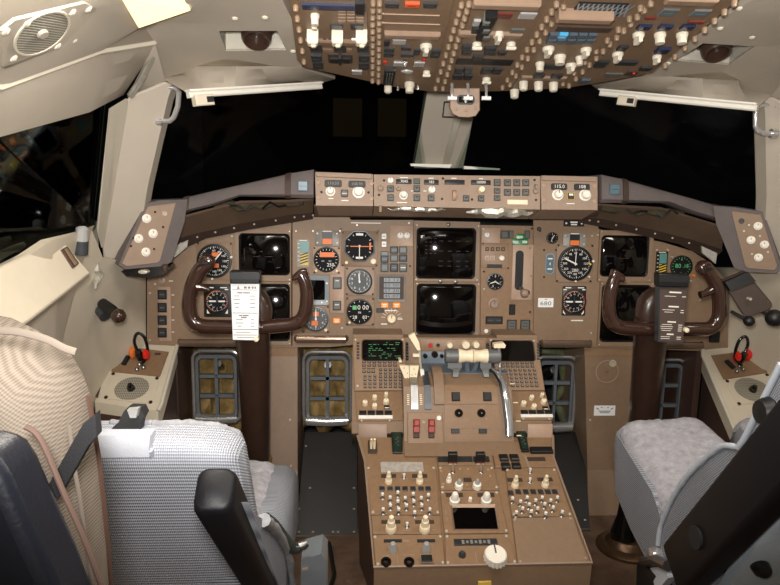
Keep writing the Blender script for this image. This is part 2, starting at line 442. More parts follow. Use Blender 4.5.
    fl = [V((-1.1, -.30, FZ)), V((-1.1, -.25, FZ)), V((-1.05, -.05, FZ)), V((-.95, 0, FZ)), V((-.95, .2, FZ))]
    m.grid([pts(side, fa), pts(side, fm), pts(side, fb), pts(side, fl)], (-.01 if side < 0 else .01, .02, 0))
    m.obj('wall_'+nm, ['liner', 'liner_edge', 'cream'], kind='structure', ang=30)
    # --- windscreen pillar with its rounded edge
    m = MB(); m.slab(pts(side, pil), (0, .05, 0) if side < 0 else (0, .05, 0))
    strip = [atY(126, 96, -.43), atY(108, 107, -.53), atX(95, 228, -.87), atY(101, 250, -.31)]
    m.mat(1); m.slab(pts(side, strip), (.0, .05, 0))
    o = m.obj('trim_'+('1' if side < 0 else '2'), ['liner', 'liner_edge'], kind='structure')
    bv = o.modifiers.new('b', 'BEVEL'); bv.width = .009; bv.segments = 3; bv.limit_method = 'ANGLE'; bv.angle_limit = math.radians(50)
    MB().tube(pts(side, [atY(156, 47, -.47), atY(150, 62, -.46), atY(141, 80, -.45), atY(130, 96, -.44)]), .007, 8).obj('trim_'+('10' if side < 0 else '11'), 'foil', kind='structure')
    # --- glass
    g = pts(side, [V((-.93, -2.3, 1.22)), wt[1]+V((-.012, 0, .01)), wt[2]+V((-.012, .03, .01)), wb[2]+V((-.012, .03, -.01)), wb[1]+V((-.012, 0, -.01)), V((-.96, -2.3, .85))])
    MB().slab(g, (-.004 if side < 0 else .004, 0, 0)).obj('window_'+('1' if side < 0 else '4'), 'glass', kind='structure', flat=True)
    g = pts(side, [V((-.745, -.34, 1.43)), V((-.0, .03, 1.50)), V((-.0, .25, 1.21)), V((-.90, -.15, 1.04))])
    MB().slab(g, (-.002 if side < 0 else .002, .004, .002)).obj('window_'+('2' if side < 0 else '3'), 'glass', kind='structure', flat=True)
# middle strip of the ceiling above the overhead panel, rear wall
MB().slab([V((-.415, -2.4, oh_z(-2.4)+.012)), V((.415, -2.4, oh_z(-2.4)+.012)), V((.415, -.30, oh_z(-.30)+.035)), V((-.415, -.30, oh_z(-.30)+.035))], (0, 0, .03)).obj('ceiling_middle', 'liner', kind='structure')
MB().box(-1.1, 1.1, -2.62, -2.56, FZ, 1.9).obj('wall_rear', 'cream', kind='structure')
# windscreen centre post
m = MB(); q = [atY(428, 88, -.01), atY(479, 88, -.01), atY(463, 168, .185), atY(414, 168, .185)]
m.slab(q, (0, .06, .02))
m.mat(1); m.slab([atY(455, 118, -.0), atY(461, 118, -.0), atY(449, 165, .178), atY(442, 165, .178)], (0, .012, .0)); m.mat(0)
o = m.obj('trim_3', ['liner', 'liner_edge'], kind='structure')
m = MB(); m.slab([atY(410, 163.5, .15), atY(452, 164.5, .15), atY(450, 168, .15), atY(411, 166, .15)], (0, .03, 0)); m.slab([atY(464, 166, .15), atY(500, 168.5, .15), atY(500, 170, .15), atY(464, 169, .15)], (0, .02, 0)); m.obj('trim_4', 'rail_white', kind='structure')
# firewall behind the rudder pedals
MB().box(-1.0, 1.0, .55, .58, FZ, 1.1).obj('wall_front', 'black_soft', kind='structure')

# black outline plate on the post
PZ = frame(atY(451, 110, -.004), (1, 0, .0), (0, -.62, .78))
m = MB(); M_, hw, hh = PZ.rect(443, 102, 458, 118, .003); m.ring(rrect(hw, hh, .003), rrect(hw-.003, hh-.003, .002), 0, .001, M_); tag(m.obj('stencilled_outline', 'black'), 'thin black rectangle outlined on the grey windscreen centre post', 'marking')

# hardware on the ceiling
def stud(px, py, r=.006):
    M_ = OH.at(px, py); MB().lathe([(r, 0), (r, .002), (r*.6, .004), (0.0005, .0045)], 10, M_).obj('ceiling_stud', 'liner_edge', kind='structure')
for p in ((235, 18), (265, 17), (293, 51), (720, 28), (752, 37), (739, 8), (760, 8), (668, 63)): stud(*p)

def rail(side):
    nm = 'left' if side < 0 else 'right'
    a, b = pts(side, [atY(189, 93.5, -.450), atY(322, 85, -.205)])
    n = 'white sun visor track above the left windscreen, toggle clip at its outer end' if side < 0 else 'white sun visor track above the right windscreen, clip near its middle'
    t = thing('visor_rail', n, 'rail', (a+b)/2, 'sun visor tracks')
    d = (b-a).normalized(); pl = Pl(a, d, (0, 0, 1)) if d.x > 0 else Pl(b, -d, (0, 0, 1)); L = (b-a).length
    M_ = pl.mat()
    MB(M_).box(0, L, -.009, .004, -.012, .004, cham=.003).obj('track', 'rail_white', t)
    MB(M_).box(-.002, L*.995, .004, .008, -.012, .009).obj('flange', 'rail_white', t)
    if side < 0: x, y = .017, -.016
    else: x, y = L-.33, -.02
    if side > 0:
        x = pl.uv(628, 98)[0]
    else: x = pl.uv(202, 97)[0]
    c = MB(M_).box(x-.022, x+.022, -.027, -.004, -.006, .012, cham=.002).obj('clip', 'cream', t)
    k = MB(M_); k.box(x+.004, x+.02, -.021, -.009, .012, .0135); k.obj('catch', 'black', c)
rail(-1); rail(1)

def grab(side):
    ps = [atY(160, 86, -.385), atY(176, 88, -.385), atY(179, 92, -.39), atY(178, 106, -.38), atY(174, 117, -.37), atY(170, 121, -.365), atY(158, 121, -.36)]
    if side > 0: ps = [atY(x_, y_, -.385) for x_, y_ in ((776, 105), (762, 104.5), (757, 107), (755.5, 112), (755.5, 126), (757.5, 131), (763, 133.5), (774, 133.5))]
    t = thing('grab_handle', 'bent chrome grab handle on the %s windscreen pillar' % ('left' if side < 0 else 'right'), 'handle', ps[0], 'pillar grab handles')
    MB().tube(ps, .006, 10).obj('bar', 'chrome', t)
    for q in (ps[0], ps[-1]): MB().lathe([(.011, -.008), (.011, .006), (.008, .009)], 12, Matrix.Translation(q) @ Matrix.Rotation(PI/2, 4, 'Y')).obj('mount', 'chrome', t)
grab(-1); grab(1)

def vent(side):
    c = OH.hit(256, 40) if side < 0 else OH.hit(718, 53)
    c = c + V((0, .02, .030))
    t = thing('air_vent', 'dark brown swivel air nozzle in the white ceiling recess, %s side' % ('left' if side < 0 else 'right'), 'vent', c, 'ceiling air nozzles')
    M_ = Matrix.Translation(c) @ Matrix.Rotation(math.radians(150), 4, 'X')
    MB(M_).lathe([(.034, -.02), (.036, -.004), (.036, 0)], 24).obj('collar', 'dark_brown', t)
    MB(M_).lathe([(.030, -.01), (.031, .0), (.030, .03), (.026, .037), (.022, .037), (.021, .012), (.001, .012)], 24).obj('nozzle', 'column_brown', t)
vent(-1); vent(1)

# loudspeaker in the left ceiling lining
nq = (R2-R1).cross(inn(-.9)-R1).normalized(); nq = nq if nq.z < 0 else -nq
# the lining under the loudspeaker: sample the ceiling patch near picture point (40, 31)
def ceil_hit(px, py):
    a, b, c_ = rows_s[1][0], rows_s[1][1], rows_s[2][0]
    n_ = (b-a).cross(c_-a); d = ray(px, py); return CAM + d*((a-CAM).dot(n_)/d.dot(n_))
rows_s = rows
a_, b_, c_ = rows[1][0], rows[1][1], rows[2][0]
SPu = (c_-a_).normalized(); SPn = (b_-a_).cross(c_-a_).normalized(); SPn = SPn if SPn.z < 0 else -SPn
SP = Pl(ceil_hit(40, 31)+SPn*.004, SPu, SPn.cross(SPu))
if SP.n.dot(CAM-SP.o) < 0: SP = Pl(SP.o, -SPu, SPn.cross(SPu))
t = thing('loudspeaker', 'round perforated loudspeaker grille in the left ceiling lining, ringed by studs', 'speaker', SP.o)
ql = SP.poly([(0, 30), (14, 19), (84, 2), (96, 8), (60, 46), (2, 66)])
m = MB(SP.mat()); m.prism(ql, -.002, .002); m.obj('plate', 'liner', t)
def ell(k, h=0): return [SP.uv(40+k*(30*math.cos(a_)*.84+16.5*math.sin(a_)*.54), 31.5+k*(-30*math.cos(a_)*.54+16.5*math.sin(a_)*.84)) for a_ in [2*PI*i_/40 for i_ in range(40)]]
g_ = MB(SP.mat()); g_.ring(ell(1.06), ell(.98), .001, .004); g_.obj('rim', 'liner_edge', t)
g_ = MB(SP.mat()); g_.prism(ell(.98), .001, .003); g_ = g_.obj('grille', 'perforated_ceiling', t)
MB(SP.mat()).prism(ell(.2), .003, .007, cham=.002).obj('centre_cap', 'liner', g_)
for p in ((71, 11), (87, 8), (25, 22), (4, 30), (56, 45), (73, 39), (12, 57)):
    MB(SP.at(*p)).lathe([(.0065, 0), (.006, .004), (.001, .006)], 10).obj('stud', 'liner_edge', t)

# dome lamp
from mathutils.bvhtree import BVHTree
_cl = bpy.data.objects['ceiling_left']; _bt = BVHTree.FromPolygons([v.co for v in _cl.data.vertices], [tuple(p.vertices) for p in _cl.data.polygons])
DL = [_bt.ray_cast(CAM, ray(*p_).normalized())[0] + V((0, 0, -.008)) for p_ in ((118, -12), (137.5, 22), (192, 3.5), (176, -24))]
t = thing('dome_light', 'glowing cream dome lamp on the ceiling above the left windscreen pillar', 'lamp', sum(DL, V())/4)
MB().slab(DL, (0, 0, .012)).obj('housing', 'white_recess', t)
cc = sum(DL, V())/4
MB().slab([TL(p, cc, .06)+V((0, 0, -.004)) for p in DL], (0, 0, .004)).obj('lens', 'lamp_lens', t)

# dark slab added outside to carry two faint glowing rectangles
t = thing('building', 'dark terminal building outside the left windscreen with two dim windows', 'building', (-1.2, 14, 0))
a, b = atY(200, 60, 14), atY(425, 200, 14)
MB().box(a.x, b.x, 14, 16, b.z-3, a.z).obj('backing', 'black_soft', t)
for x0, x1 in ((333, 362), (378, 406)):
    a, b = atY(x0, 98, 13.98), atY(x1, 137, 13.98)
    w = MB().box(a.x, b.x, 13.96, 14, b.z, a.z).obj('window', 'dim_glow', t)  # faint glowing rectangle, made up along with the slab
# ------------------------------------------------------------------ main instrument panel
MP = Pl((0, 0, 1.0), (1, 0, 0), (0, .045, 1))
def cast(o, px, py):
    from mathutils.bvhtree import BVHTree
    if o.name not in _bv:
        off = root_loc(o) if o.type == 'MESH' else V()
        _bv[o.name] = BVHTree.FromPolygons([v.co+off for v in o.data.vertices], [tuple(p.vertices) for p in o.data.polygons])
    h_ = _bv[o.name].ray_cast(CAM, ray(px, py).normalized()); return h_[0], h_[1]
_bv = {}

def screw(pl, px, py, t, m='screw_dark', r=.0032, h=0):
    M_ = pl.at(px, py, h); q = MB(M_); q.lathe([(r, -.0005), (r, .0012), (r*.7, .002)], 10); q.dash(r*1.1, r*.25, 0, 0, .0021); return q.obj('screw', m, t)
def knob(pl, px, py, rpx, t, m='knob_white', hgt=.014, name='knob', skirt=0, label=None, n=20, mark='ink'):
    r = pl.size(px, py, rpx*2)/2; M_ = pl.at(px, py)
    q = MB(M_)
    if skirt: q.lathe([(r*1.35, -.0004), (r*1.35, .002), (r*1.2, .003)], n)
    q.lathe([(r*.98, 0), (r, .002), (r*.94, hgt*.8), (r*.8, hgt), (.0003, hgt)], n)
    o = q.obj(name, m, t, label)
    if mark: MB(M_).box(-r*.08, r*.08, r*.15, r*.8, hgt*.99, hgt+.0006).obj('index_mark', mark, o)
    return o
def conek(pl, px, py, rpx, t, hgt, m='ivory', rot=0, label=None):
    """stacked two-tier ivory knob seen standing off the panel; rpx is its base"""
    r = pl.size(px, py, rpx*2)/2; M_ = pl.at(px, py)
    q = MB(M_).lathe([(r, 0), (r*1.02, hgt*.1), (r*.92, hgt*.34), (r*.86, hgt*.36)], 16)
    o = q.obj('knob', m, t, label)
    MB(M_).lathe([(r*.74, hgt*.36), (r*.66, hgt*.68), (r*.5, hgt*.72), (r*.44, hgt*.97), (r*.3, hgt), (.0003, hgt)], 14).obj('inner_knob', m, o)
    return o
def toggle(pl, px, py, t, hgt=.02, lean=(0, -.35), m='chrome', tip=None, r=.0028, name='toggle_switch'):
    M_ = pl.at(px, py); o = MB(M_).lathe([(r*1.9, -.0004), (r*1.9, .003), (r*1.3, .004), (r*.9, .005)], 8).obj(name, 'steel', t)
    q = MB(M_); q.tube([(0, 0, .003), (lean[0]*hgt*.5, lean[1]*hgt*.5, hgt*.5), (lean[0]*hgt, lean[1]*hgt, hgt)], [r*.6, r*.8, r*1.15], 8)
    q.obj('lever', m, o)
    if tip: q = MB(M_); q.tube([(lean[0]*hgt*.75, lean[1]*hgt*.75, hgt*.75), (lean[0]*hgt*1.06, lean[1]*hgt*1.06, hgt*1.06)], r*1.35, 8); q.obj('tip', tip, o)
    return o
def button(pl, px, py, w, h, t, m='button_grey', hgt=.005, name='button', frame_m=None, legend='white', bars=((0, .2, .6, .1), (0, -.15, .45, .1)), label=None):
    M_, hw, hh = pl.rect(px-w/2, py-h/2, px+w/2, py+h/2)
    q = MB(M_).box(-hw*.9, hw*.9, -hh*.9, hh*.9, -.0004, hgt, cham=min(hw, hh)*.18); o = q.obj(name, m, t, label)
    if frame_m: MB(M_).ring(rrect(hw, hh, .001), rrect(hw*.9, hh*.9, .001), -.0004, hgt*.8).obj('surround', frame_m, o)
    if legend and bars:
        q = MB(M_)
        for x, y, bw, bh in bars: q.dash(bw*2*hw, bh*2*hh, x*2*hw, y*2*hh, hgt+.0003)
        q.obj('legend', legend, o)
    return o
def plate(pl, x0, y0, x1, y1, t, m, name='plate', z=(-.0004, .0022), r=.002, **k):
    M_, hw, hh = pl.rect(x0, y0, x1, y1); return MB(M_).rbox(hw, hh, r, z[0], z[1], cham=.0006).obj(name, m, t, **k)
def legend(pl, lst, t, m='white', h=.0003, name='legend'):
    """small painted lines of lettering too fine to read: (px, py, width, height)"""
    for px, py, w, hh in lst:
        M_, a, b = pl.rect(px-w/2, py-hh/2, px+w/2, py+hh/2); MB(M_).dash(2*a, 2*b, 0, 0, h).obj(name, m, t)

def panel(name, label, cat, pl, poly, m, hole=None, group=None, z=(-.007, 0)):
    q = pl.poly(poly); c = (sum(p[0] for p in q)/len(q), sum(p[1] for p in q)/len(q))
    t = thing(name, label, cat, pl.p(c[0], c[1]), group)
    MB(pl.mat()).prism(q, z[0], z[1]).obj('face_plate', m, t)
    return t
def crt(name, label, sx0, sy0, sx1, sy1, bx0, by0, bx1, by1, group, traces=None, m='panel_brown', R=.28, clip=True):
    M_, hw, hh = MP.rect(sx0, sy0, sx1, sy1); B_, bw, bh = MP.rect(bx0, by0, bx1, by1)
    t = thing(name, label, 'display', M_.translation, group)
    dx = MP.uv((bx0+bx1)/2, (by0+by1)/2); sx = MP.uv((sx0+sx1)/2, (sy0+sy1)/2); ox, oy = dx[0]-sx[0], dx[1]-sx[1]
    q = MB(M_)
    out = rrect(bw, bh, .003, 5, ox, oy); inn_ = rrect(hw*1.0, hh*1.0, .012, 5)
    q.ring(out, [(x*1.03, y*1.03) for x, y in inn_], -.0004, .008, zi=.007); q.obj('bezel', m, t)
    q = MB(M_); q.ring([(x*1.03, y*1.03) for x, y in inn_], [(x*.97, y*.97) for x, y in inn_], .001, .0075, zi=.003); q.obj('gasket', 'black', t)
    s_ = MB(M_).dome(hw*.97, hh*.97, .011, R, .0005).obj('screen', 'screen', t, ang=80)
    if traces:
        q = MB(M_)
        for x, y, w_, h_ in traces:
            r2 = math.sqrt(R*R-(x*hw)**2-(y*hh)**2)-math.sqrt(R*R-hw*hw*.94-hh*hh*.94); q.dash(w_*hw, h_*hh, x*hw, y*hh, r2+.0012)
        q.obj('symbols', 'faint_symbols', s_)
    for x, y in ((1, 1), (-1, 1), (1, -1), (-1, -1)):
        MB(M_).lathe([(.0022, .007), (.002, .009), (.0003, .0092)], 8, M_ @ Matrix.Translation((ox+x*(bw-.005), oy+y*(bh-.005), 0))).obj('screw', 'screw_light', t)
    return t
mat('faint_symbols', (60, 30, 22), .6, emit=.05)

def gauge(pl, name, label, px, py, rpx, sq=None, dialm='dial', ring='bezel_grey', ticks=36, nums=None, needles=(), wins=(), texts=(), knobs=(), sqm='panel_brown', group=None, ringm='black', numsize=.2, big=0, cat='gauge', tickm='white', screws=True, arcs=(), oct_=False):
    R = pl.size(px, py, rpx*2)/2; M_ = pl.at(px, py); t = thing(name, label, cat, M_.translation, group); z = 0
    if sq:
        S_, sw, sh = pl.rect(*sq); z = .003
        MB(S_).rbox(sw, sh, .004, -.0004, z, cham=.0008).obj('mounting_plate', sqm, t)
        if screws:
            for x in (-1, 1):
                for y in (-1, 1):
                    MB(S_ @ Matrix.Translation((x*(sw-.0045), y*(sh-.0045), 0))).lathe([(.0034, z), (.003, z+.0016), (.0003, z+.002)], 8).obj('screw', 'screw_dark', t)
    N = 8 if oct_ else 40
    T_ = M_ @ Matrix.Rotation(PI/8, 4, 'Z') if oct_ else M_; k_ = 1.07 if oct_ else 1
    MB(T_).lathe([(R*k_*1.1, z-.0004), (R*1.08*k_, z+.006), (R*1.0*k_, z+.0065), (R*.97*k_, z+.0025)], N, caps=False).obj('bezel', ringm, t)
    d = MB(T_).prism(circ(R*.985*k_, N), z-.0004, z+.003).obj('dial', dialm, t); zz = z+.0033
    q = MB(M_)
    for k in range(ticks):
        a = 2*PI*k/ticks; L = .14 if k % max(1, ticks//12) == 0 else .08
        q.dash(R*(.035 if L > .1 else .02), R*L, 0, R*(.93-L/2), zz, M=M_ @ Matrix.Rotation(-a, 4, 'Z'))
    for i, s_ in enumerate(nums or ()):
        if s_ == '': continue
        a = 2*PI*i/len(nums); q.text(s_, R*numsize*1.5, R*.66*math.sin(a), R*.66*math.cos(a), zz)
    for s_, x, y, sz in texts: q.text(s_, R*sz, x*R, y*R, zz+.0004)
    if q.v: q.obj('scale', tickm, d)
    for a0, a1, r_, w_, mm in arcs:
        q = MB(M_); n = 14
        q.add([((r_+s*w_)*R*math.sin(math.radians(a0+(a1-a0)*k/n)), (r_+s*w_)*R*math.cos(math.radians(a0+(a1-a0)*k/n)), zz+.0001) for k in range(n+1) for s in (-.5, .5)], [(2*k, 2*k+1, 2*k+3, 2*k+2) for k in range(n)]); q.obj('colour_arc', mm, d)
    for x, y, w_, h_, mm in wins:
        MB(M_).box((x-w_/2)*R, (x+w_/2)*R, (y-h_/2)*R, (y+h_/2)*R, zz-.0004, zz+.0003).obj('window', mm, d)
    for a, l, w_, mm in needles:
        q = MB(M_ @ Matrix.Rotation(-math.radians(a), 4, 'Z')); q.prism([(-w_*R/2, -.12*R), (w_*R/2, -.12*R), (w_*R/2, l*R*.75), (0, l*R), (-w_*R/2, l*R*.75)], zz+.0006, zz+.0014); q.cyl(w_*R*.9, zz+.0006, zz+.0018, n=10); q.obj('needle', mm, d)
    for x, y, r_, mm in knobs:
        c = pl.uv(x, y); MB(pl.mat() @ Matrix.Translation((c[0], c[1], 0))).lathe([(r_, z), (r_, z+.008), (r_*.8, z+.010), (.0003, z+.010)], 14).obj('setting_knob', mm, t)
    return t

# --- five panels
t1 = panel('instrument_panel', 'brown left pilot instrument panel behind the left control wheel', 'panel', MP, [(147, 344), (147, 268), (172, 252), (205, 236), (250, 227), (291.5, 221), (291.5, 347), (190, 347)], 'panel_brown')
plate(MP, 160-1.2, 287, 171, 341, t1, 'pale_brown', 'switch_strip', z=(-.0004, .0015))
for y in (294.5, 307.5, 320, 332.5): button(MP, 162.5, y, 9, 9.5, t1, 'button_dark', bars=((0, 0, .5, .12),), legend='button_grey', frame_m='black')
knob(MP, 162, 280.5, 4.4, t1, 'light_plate', .006, 'selector_knob', skirt=0)
legend(MP, [(171, 281, 4, .8), (162, 274, 3, .8), (173, 295, 2.5, .8), (173, 307, 2.5, .8), (173, 320, 2.5, .8), (173, 332, 2.5, .8)], t1)
for p in ((150, 293), (150, 340), (155, 284), (232, 236), (192, 330), (197, 244), (230, 243), (200, 318), (236, 330)): screw(MP, *p, t1, 'screw_light')
button(MP, 264, 278, 8, 4.5, t1, 'white', name='indicator_light', bars=None)

t2 = panel('instrument_panel', 'brown centre-left instrument panel crowded with round dials between the left displays and the centre screens', 'panel', MP, [(292.5, 347), (292.5, 215.5), (348, 215.5), (351, 220), (413.5, 220), (413.5, 335), (361, 335), (352, 345), (330, 347)], 'panel_brown')
plate(MP, 330, 266, 344, 313, t2, 'pale_brown', 'button_strip', z=(-.0004, .001))
button(MP, 337.3, 283, 9, 12, t2, 'button_grey', bars=((0, .2, .4, .06),), frame_m='button_dark')
button(MP, 337, 305.5, 8.5, 9.5, t2, 'button_grey', bars=((0, .1, .5, .08),), frame_m='button_dark')
button(MP, 336.7, 320.5, 7.5, 5.5, t2, 'amber', name='warning_light', legend='white', bars=((0, .15, .6, .16), (0, -.2, .5, .16)), frame_m='orange')
for y in (236.3, 244.2): button(MP, 384, y, 5.5, 6.5, t2, 'white', bars=((0, 0, .5, .14),), legend='button_grey', frame_m='dark_brown')
plate(MP, 390, 225.5, 413, 246, t2, 'pale_brown', 'switch_plate', z=(-.0004, .0015))
for x in (400.5, 407): knob(MP, x, 235.5, 3.2, t2, 'white', .004, 'selector_knob')
for i, x in enumerate((384.5, 394, 403)):
    for j, y in enumerate((250, 258, 267.5)):
        if i == 0 and j == 0: y += 3.5; hh = 5
        else: hh = 7.2 if j < 2 else 8.5
        if i == 0 and j == 1: y += 1
        button(MP, x, y, 8, hh, t2, 'button_dark' if (i+j) % 2 else 'button_grey', bars=((0, .0, .6, .1),), legend='button_blue' if (i, j) != (2, 2) else 'white', frame_m='black')
for x in (384.6, 396.5): button(MP, x, 305, 7.5, 5.5, t2, 'amber', name='warning_light', bars=((0, .1, .6, .2), (0, -.25, .4, .12)), frame_m='orange')
button(MP, 380, 310.3, 8, 4.5, t2, 'button_dark', bars=None)
knob(MP, 391.5, 318.5, 4.6, t2, 'ivory', .012, 'source_selector', skirt=0)
q = MB()
for k in range(9):
    a = PI*(.05+.9*k/8); M_ = MP.at(391.5, 318.5); q.dash(.0012, .012, 0, .025, .0003, M=M_ @ Matrix.Rotation(a-PI/2, 4, 'Z'))
q.obj('selector_lines', 'ivory', t2)
legend(MP, [(391, 310.5, 12, 1), (384, 324, 6, 1), (400, 319, 5, 1), (366, 223, 30, .8)], t2)
for p in ((296, 231), (401, 331), (390, 333), (378, 331), (313, 231), (340, 231), (342, 328), (409, 223), (357, 225)): screw(MP, *p, t2, 'screw_light')
for p in ((341, 229), (378, 231.5), (410, 266), (348, 265)): screw(MP, *p, t2)

t3 = panel('centre_display_panel', 'brown mounting panel around the two stacked centre screens', 'panel', MP, [(414, 220.5), (480, 222), (480, 336), (414, 336)], 'panel_brown')
q = MB(MP.mat())
for p in ((448, 224.5), (440, 281), (455, 281.5)): MB(MP.at(*p)).lathe([(.006, 0), (.006, .012), (.003, .014)], 10).obj('latch', 'steel', t3)
legend(MP, [(427, 225, 10, 1), (468, 225, 10, 1)], t3, 'ink')

t4 = panel('landing_gear_panel', 'brown gear lever panel right of the centre screens, with slot and three green lights', 'panel', MP, [(480.5, 225), (533, 226), (533, 336), (480.5, 336)], 'module_brown')
plate(MP, 482, 228, 500, 243, t4, 'pale_brown', 'switch_plate', z=(-.0004, .0015))
knob(MP, 486.3, 234.8, 3, t4, 'white', .012, 'selector_knob')
for x, w in ((504.5, 8), (511, 4), (527, 5)): button(MP, x, 234.5, w, 8, t4, 'button_grey', bars=None, frame_m='button_dark')
plate(MP, 512, 238.5, 528, 245, t4, 'green_lens', 'gear_light_base', r=.001); plate(MP, 516, 233.8, 525, 240, t4, 'green_lens', 'gear_light_base', r=.001)
for x, y in ((520, 237), (515.6, 242), (524.5, 242)): button(MP, x, y, 5.2, 2.6, t4, 'white', .004, 'gear_light', bars=((0, 0, .7, .25),), legend='green', label='green gear-down light')
plate(MP, 481, 243.5, 508.5, 268, t4, 'module_brown', 'brake_plate', z=(-.0004, .002))
for x in (487, 492.3, 497.7, 503): button(MP, x, 249, 4, 4, t4, 'dark_brown', .004, bars=((0, 0, .5, .2),), legend='pale_brown')
for x in (487, 492.3): button(MP, x, 258, 4, 4, t4, 'pale_brown', .004, bars=None, frame_m='white')
knob(MP, 501.3, 258, 2.8, t4, 'knob_white', .01, mark=None)
button(MP, 494.5, 266, 17, 4, t4, 'button_dark', .003, bars=None)
plate(MP, 512, 244.5, 532.5, 300, t4, 'pale_brown', 'gear_slot_plate', z=(-.0004, .002))
M_, hw, hh = MP.rect(515, 250.5, 523, 290)
MB(M_).rbox(hw, hh, hw*.9, .0018, .0026).obj('slot', 'black', t4)
M_ = MP.at(519.5, 289)
g_ = MB(M_); g_.tube([(0, .01, .002), (0, .002, .03), (0, -.004, .055)], .006, 10); g_ = g_.obj('gear_lever', 'steel', t4)
MB(M_).lathe([(.004, -.012), (.011, -.008), (.013, .0), (.011, .008), (.004, .012)], 16, M_ @ Matrix.Translation((0, -.006, .058)) @ Matrix.Rotation(PI/2, 4, 'Y')).obj('lever_knob', 'light_plate', g_, label='round pale wheel-shaped knob')
knob(MP, 526.5, 292, 2.6, t4, 'black', .014, 'lock_release')
gauge(MP, 'brake_pressure_gauge', 'small round dial with grey rim low on the landing gear panel', 495, 281.5, 7.6, ticks=12, nums=['0', '', '1', '', '3', '', ''], needles=((250, .8, .12, 'white'), (120, .7, .1, 'white')), ringm='dark_steel', numsize=.28)
knob(MP, 494, 304, 4.4, t4, 'light_plate', .010, 'selector_knob', skirt=1)
button(MP, 512, 309.5, 6.5, 11.5, t4, 'black', bars=None)
button(MP, 494, 320, 17, 7.5, t4, 'button_dark', bars=((-.25, 0, .3, .08), (.25, 0, .3, .08)), legend='button_grey', frame_m='black')
for x in (511.5, 525): button(MP, x, 325, 9.5, 10.5, t4, 'button_grey', bars=((0, .2, .5, .06), (0, -.1, .5, .06)), legend='button_dark', frame_m='black')
knob(MP, 486, 331, 2.2, t4, 'white', .005, mark=None)
for p in ((484, 271.5), (486, 248), (532, 228.5), (530, 248), (483, 244), (508, 268), (531, 276), (499, 332), (530, 312)): screw(MP, *p, t4)
for p in ((483, 229), (484, 289)): screw(MP, *p, t4, 'screw_light')

t5 = panel('instrument_panel', 'brown right pilot instrument panel behind the right control wheel', 'panel', MP, [(533.5, 226), (533.5, 218), (597, 218), (598.5, 229), (630, 236), (662, 242), (692, 251), (712, 264), (728, 283), (728, 352), (533.5, 345)], 'panel_brown')
M_, hw, hh = MP.rect(563.5, 220.2, 584, 226.5); o = MB(M_).box(-hw, hw, -hh, hh, -.0004, .002).obj('name_plate', 'black', t5); q = MB(M_); q.dash(hw*.7, hh*.5, 0, hh*.35, .0024); q.dash(hw*.6, hh*.4, 0, -hh*.4, .0024); q.cyl(.003, .002, .003, cx=-hw*.75, n=8); q.cyl(.003, .002, .003, cx=hw*.75, n=8); q.obj('lettering', 'white', o)
M_, hw, hh = MP.rect(538, 298, 553.3, 307.2); o = MB(M_).box(-hw, hw, -hh, hh, -.0004, .0012).obj('placard', 'paper', t5, label='small white placard reading 680'); q = MB(M_); q.text('680', hh*1.25, 0, -hh*.2, .0015, sx=1.35); q.obj('lettering', 'button_grey', o); q = MB(M_); q.dash(hw*.3, hh*.14, 0, hh*.75, .0015); q.obj('red_mark', 'red', o)
M_, hw, hh = MP.rect(545.3, 253.5, 554, 274)
o = MB(M_).rbox(hw, hh, hw*.7, -.0004, .003).obj('trim_indicator', 'bezel_blue', t5); MB(M_).rbox(hw*.82, hh*.9, hw*.6, .003, .0036).obj('window', 'button_blue', o)
q = MB(M_); q.dash(hw*1.1, hh*.12, 0, hh*.5, .004); q.dash(hw*1.1, hh*.12, 0, -hh*.5, .004); q.dash(hw*.2, hh*.25, 0, 0, .004); q.obj('marks', 'white', o)
knob(MP, 539, 229, 2.3, t5, 'dark_brown', .004, 'jack', mark=None)
legend(MP, [(577, 320.5, 12, 1.2)], t5)
button(MP, 627, 280, 8, 4, t5, 'white', name='indicator_light', bars=None)
M_, hw, hh = MP.rect(709, 331, 718, 342); MB(M_).box(-hw, hw, -hh, hh, -.0004, .012, cham=.002).obj('connector_box', 'black', t5)
for p in ((592, 236), (591, 333), (657, 250), (668, 250), (656, 279), (691, 281), (700, 300), (598, 235)): screw(MP, *p, t5, 'screw_light')
for p in ((562, 246), (586, 246), (590, 247), (558, 247), (544, 250), (556, 250), (544, 277), (556, 277), (540, 231)): screw(MP, *p, t5)

# --- displays
crt('flight_display', 'square black attitude screen above left control wheel, left of the dials', 240, 234, 289.5, 274.5, 236, 229.5, 291.5, 281, 'pilot displays', [(-.55, .5, .08, .05), (-.5, .45, .05, .03), (-.1, .15, .06, .05), (-.3, -.1, .25, .02), (.2, -.1, .3, .02), (-.8, 0, .02, .6)])
crt('flight_display', 'black map screen half hidden behind the left control wheel', 241, 284.5, 289.5, 340, 236, 281.5, 291.5, 344.5, 'pilot displays')
crt('flight_display', 'square black attitude screen above right control wheel, right of the dials', 600.5, 236, 647, 276, 598, 230.5, 651.5, 281.5, 'pilot displays', [(-.1, -.1, .5, .02), (0, .3, .3, .02)])
crt('flight_display', 'black map screen half hidden behind the right control wheel', 600.5, 285.5, 648, 341, 598, 282, 651.5, 346, 'pilot displays')
tr = [(x, y, .08, .02) for x in (-.7, -.55, -.4) for y in (.6, .45, .3, .15, 0)] + [(x, y, .14, .02) for x in (-.2, .1, .4, .7) for y in (.5, .1, -.3, -.5)]
crt('engine_display', 'large black engine screen on centre panel, upper of two', 417, 228.5, 474.5, 278, 414.8, 224, 479, 281.3, 'engine displays', tr)
crt('engine_display', 'large black engine screen on centre panel, lower of two', 417, 284.5, 474.5, 333.5, 414.8, 282, 479, 335.8, 'engine displays')

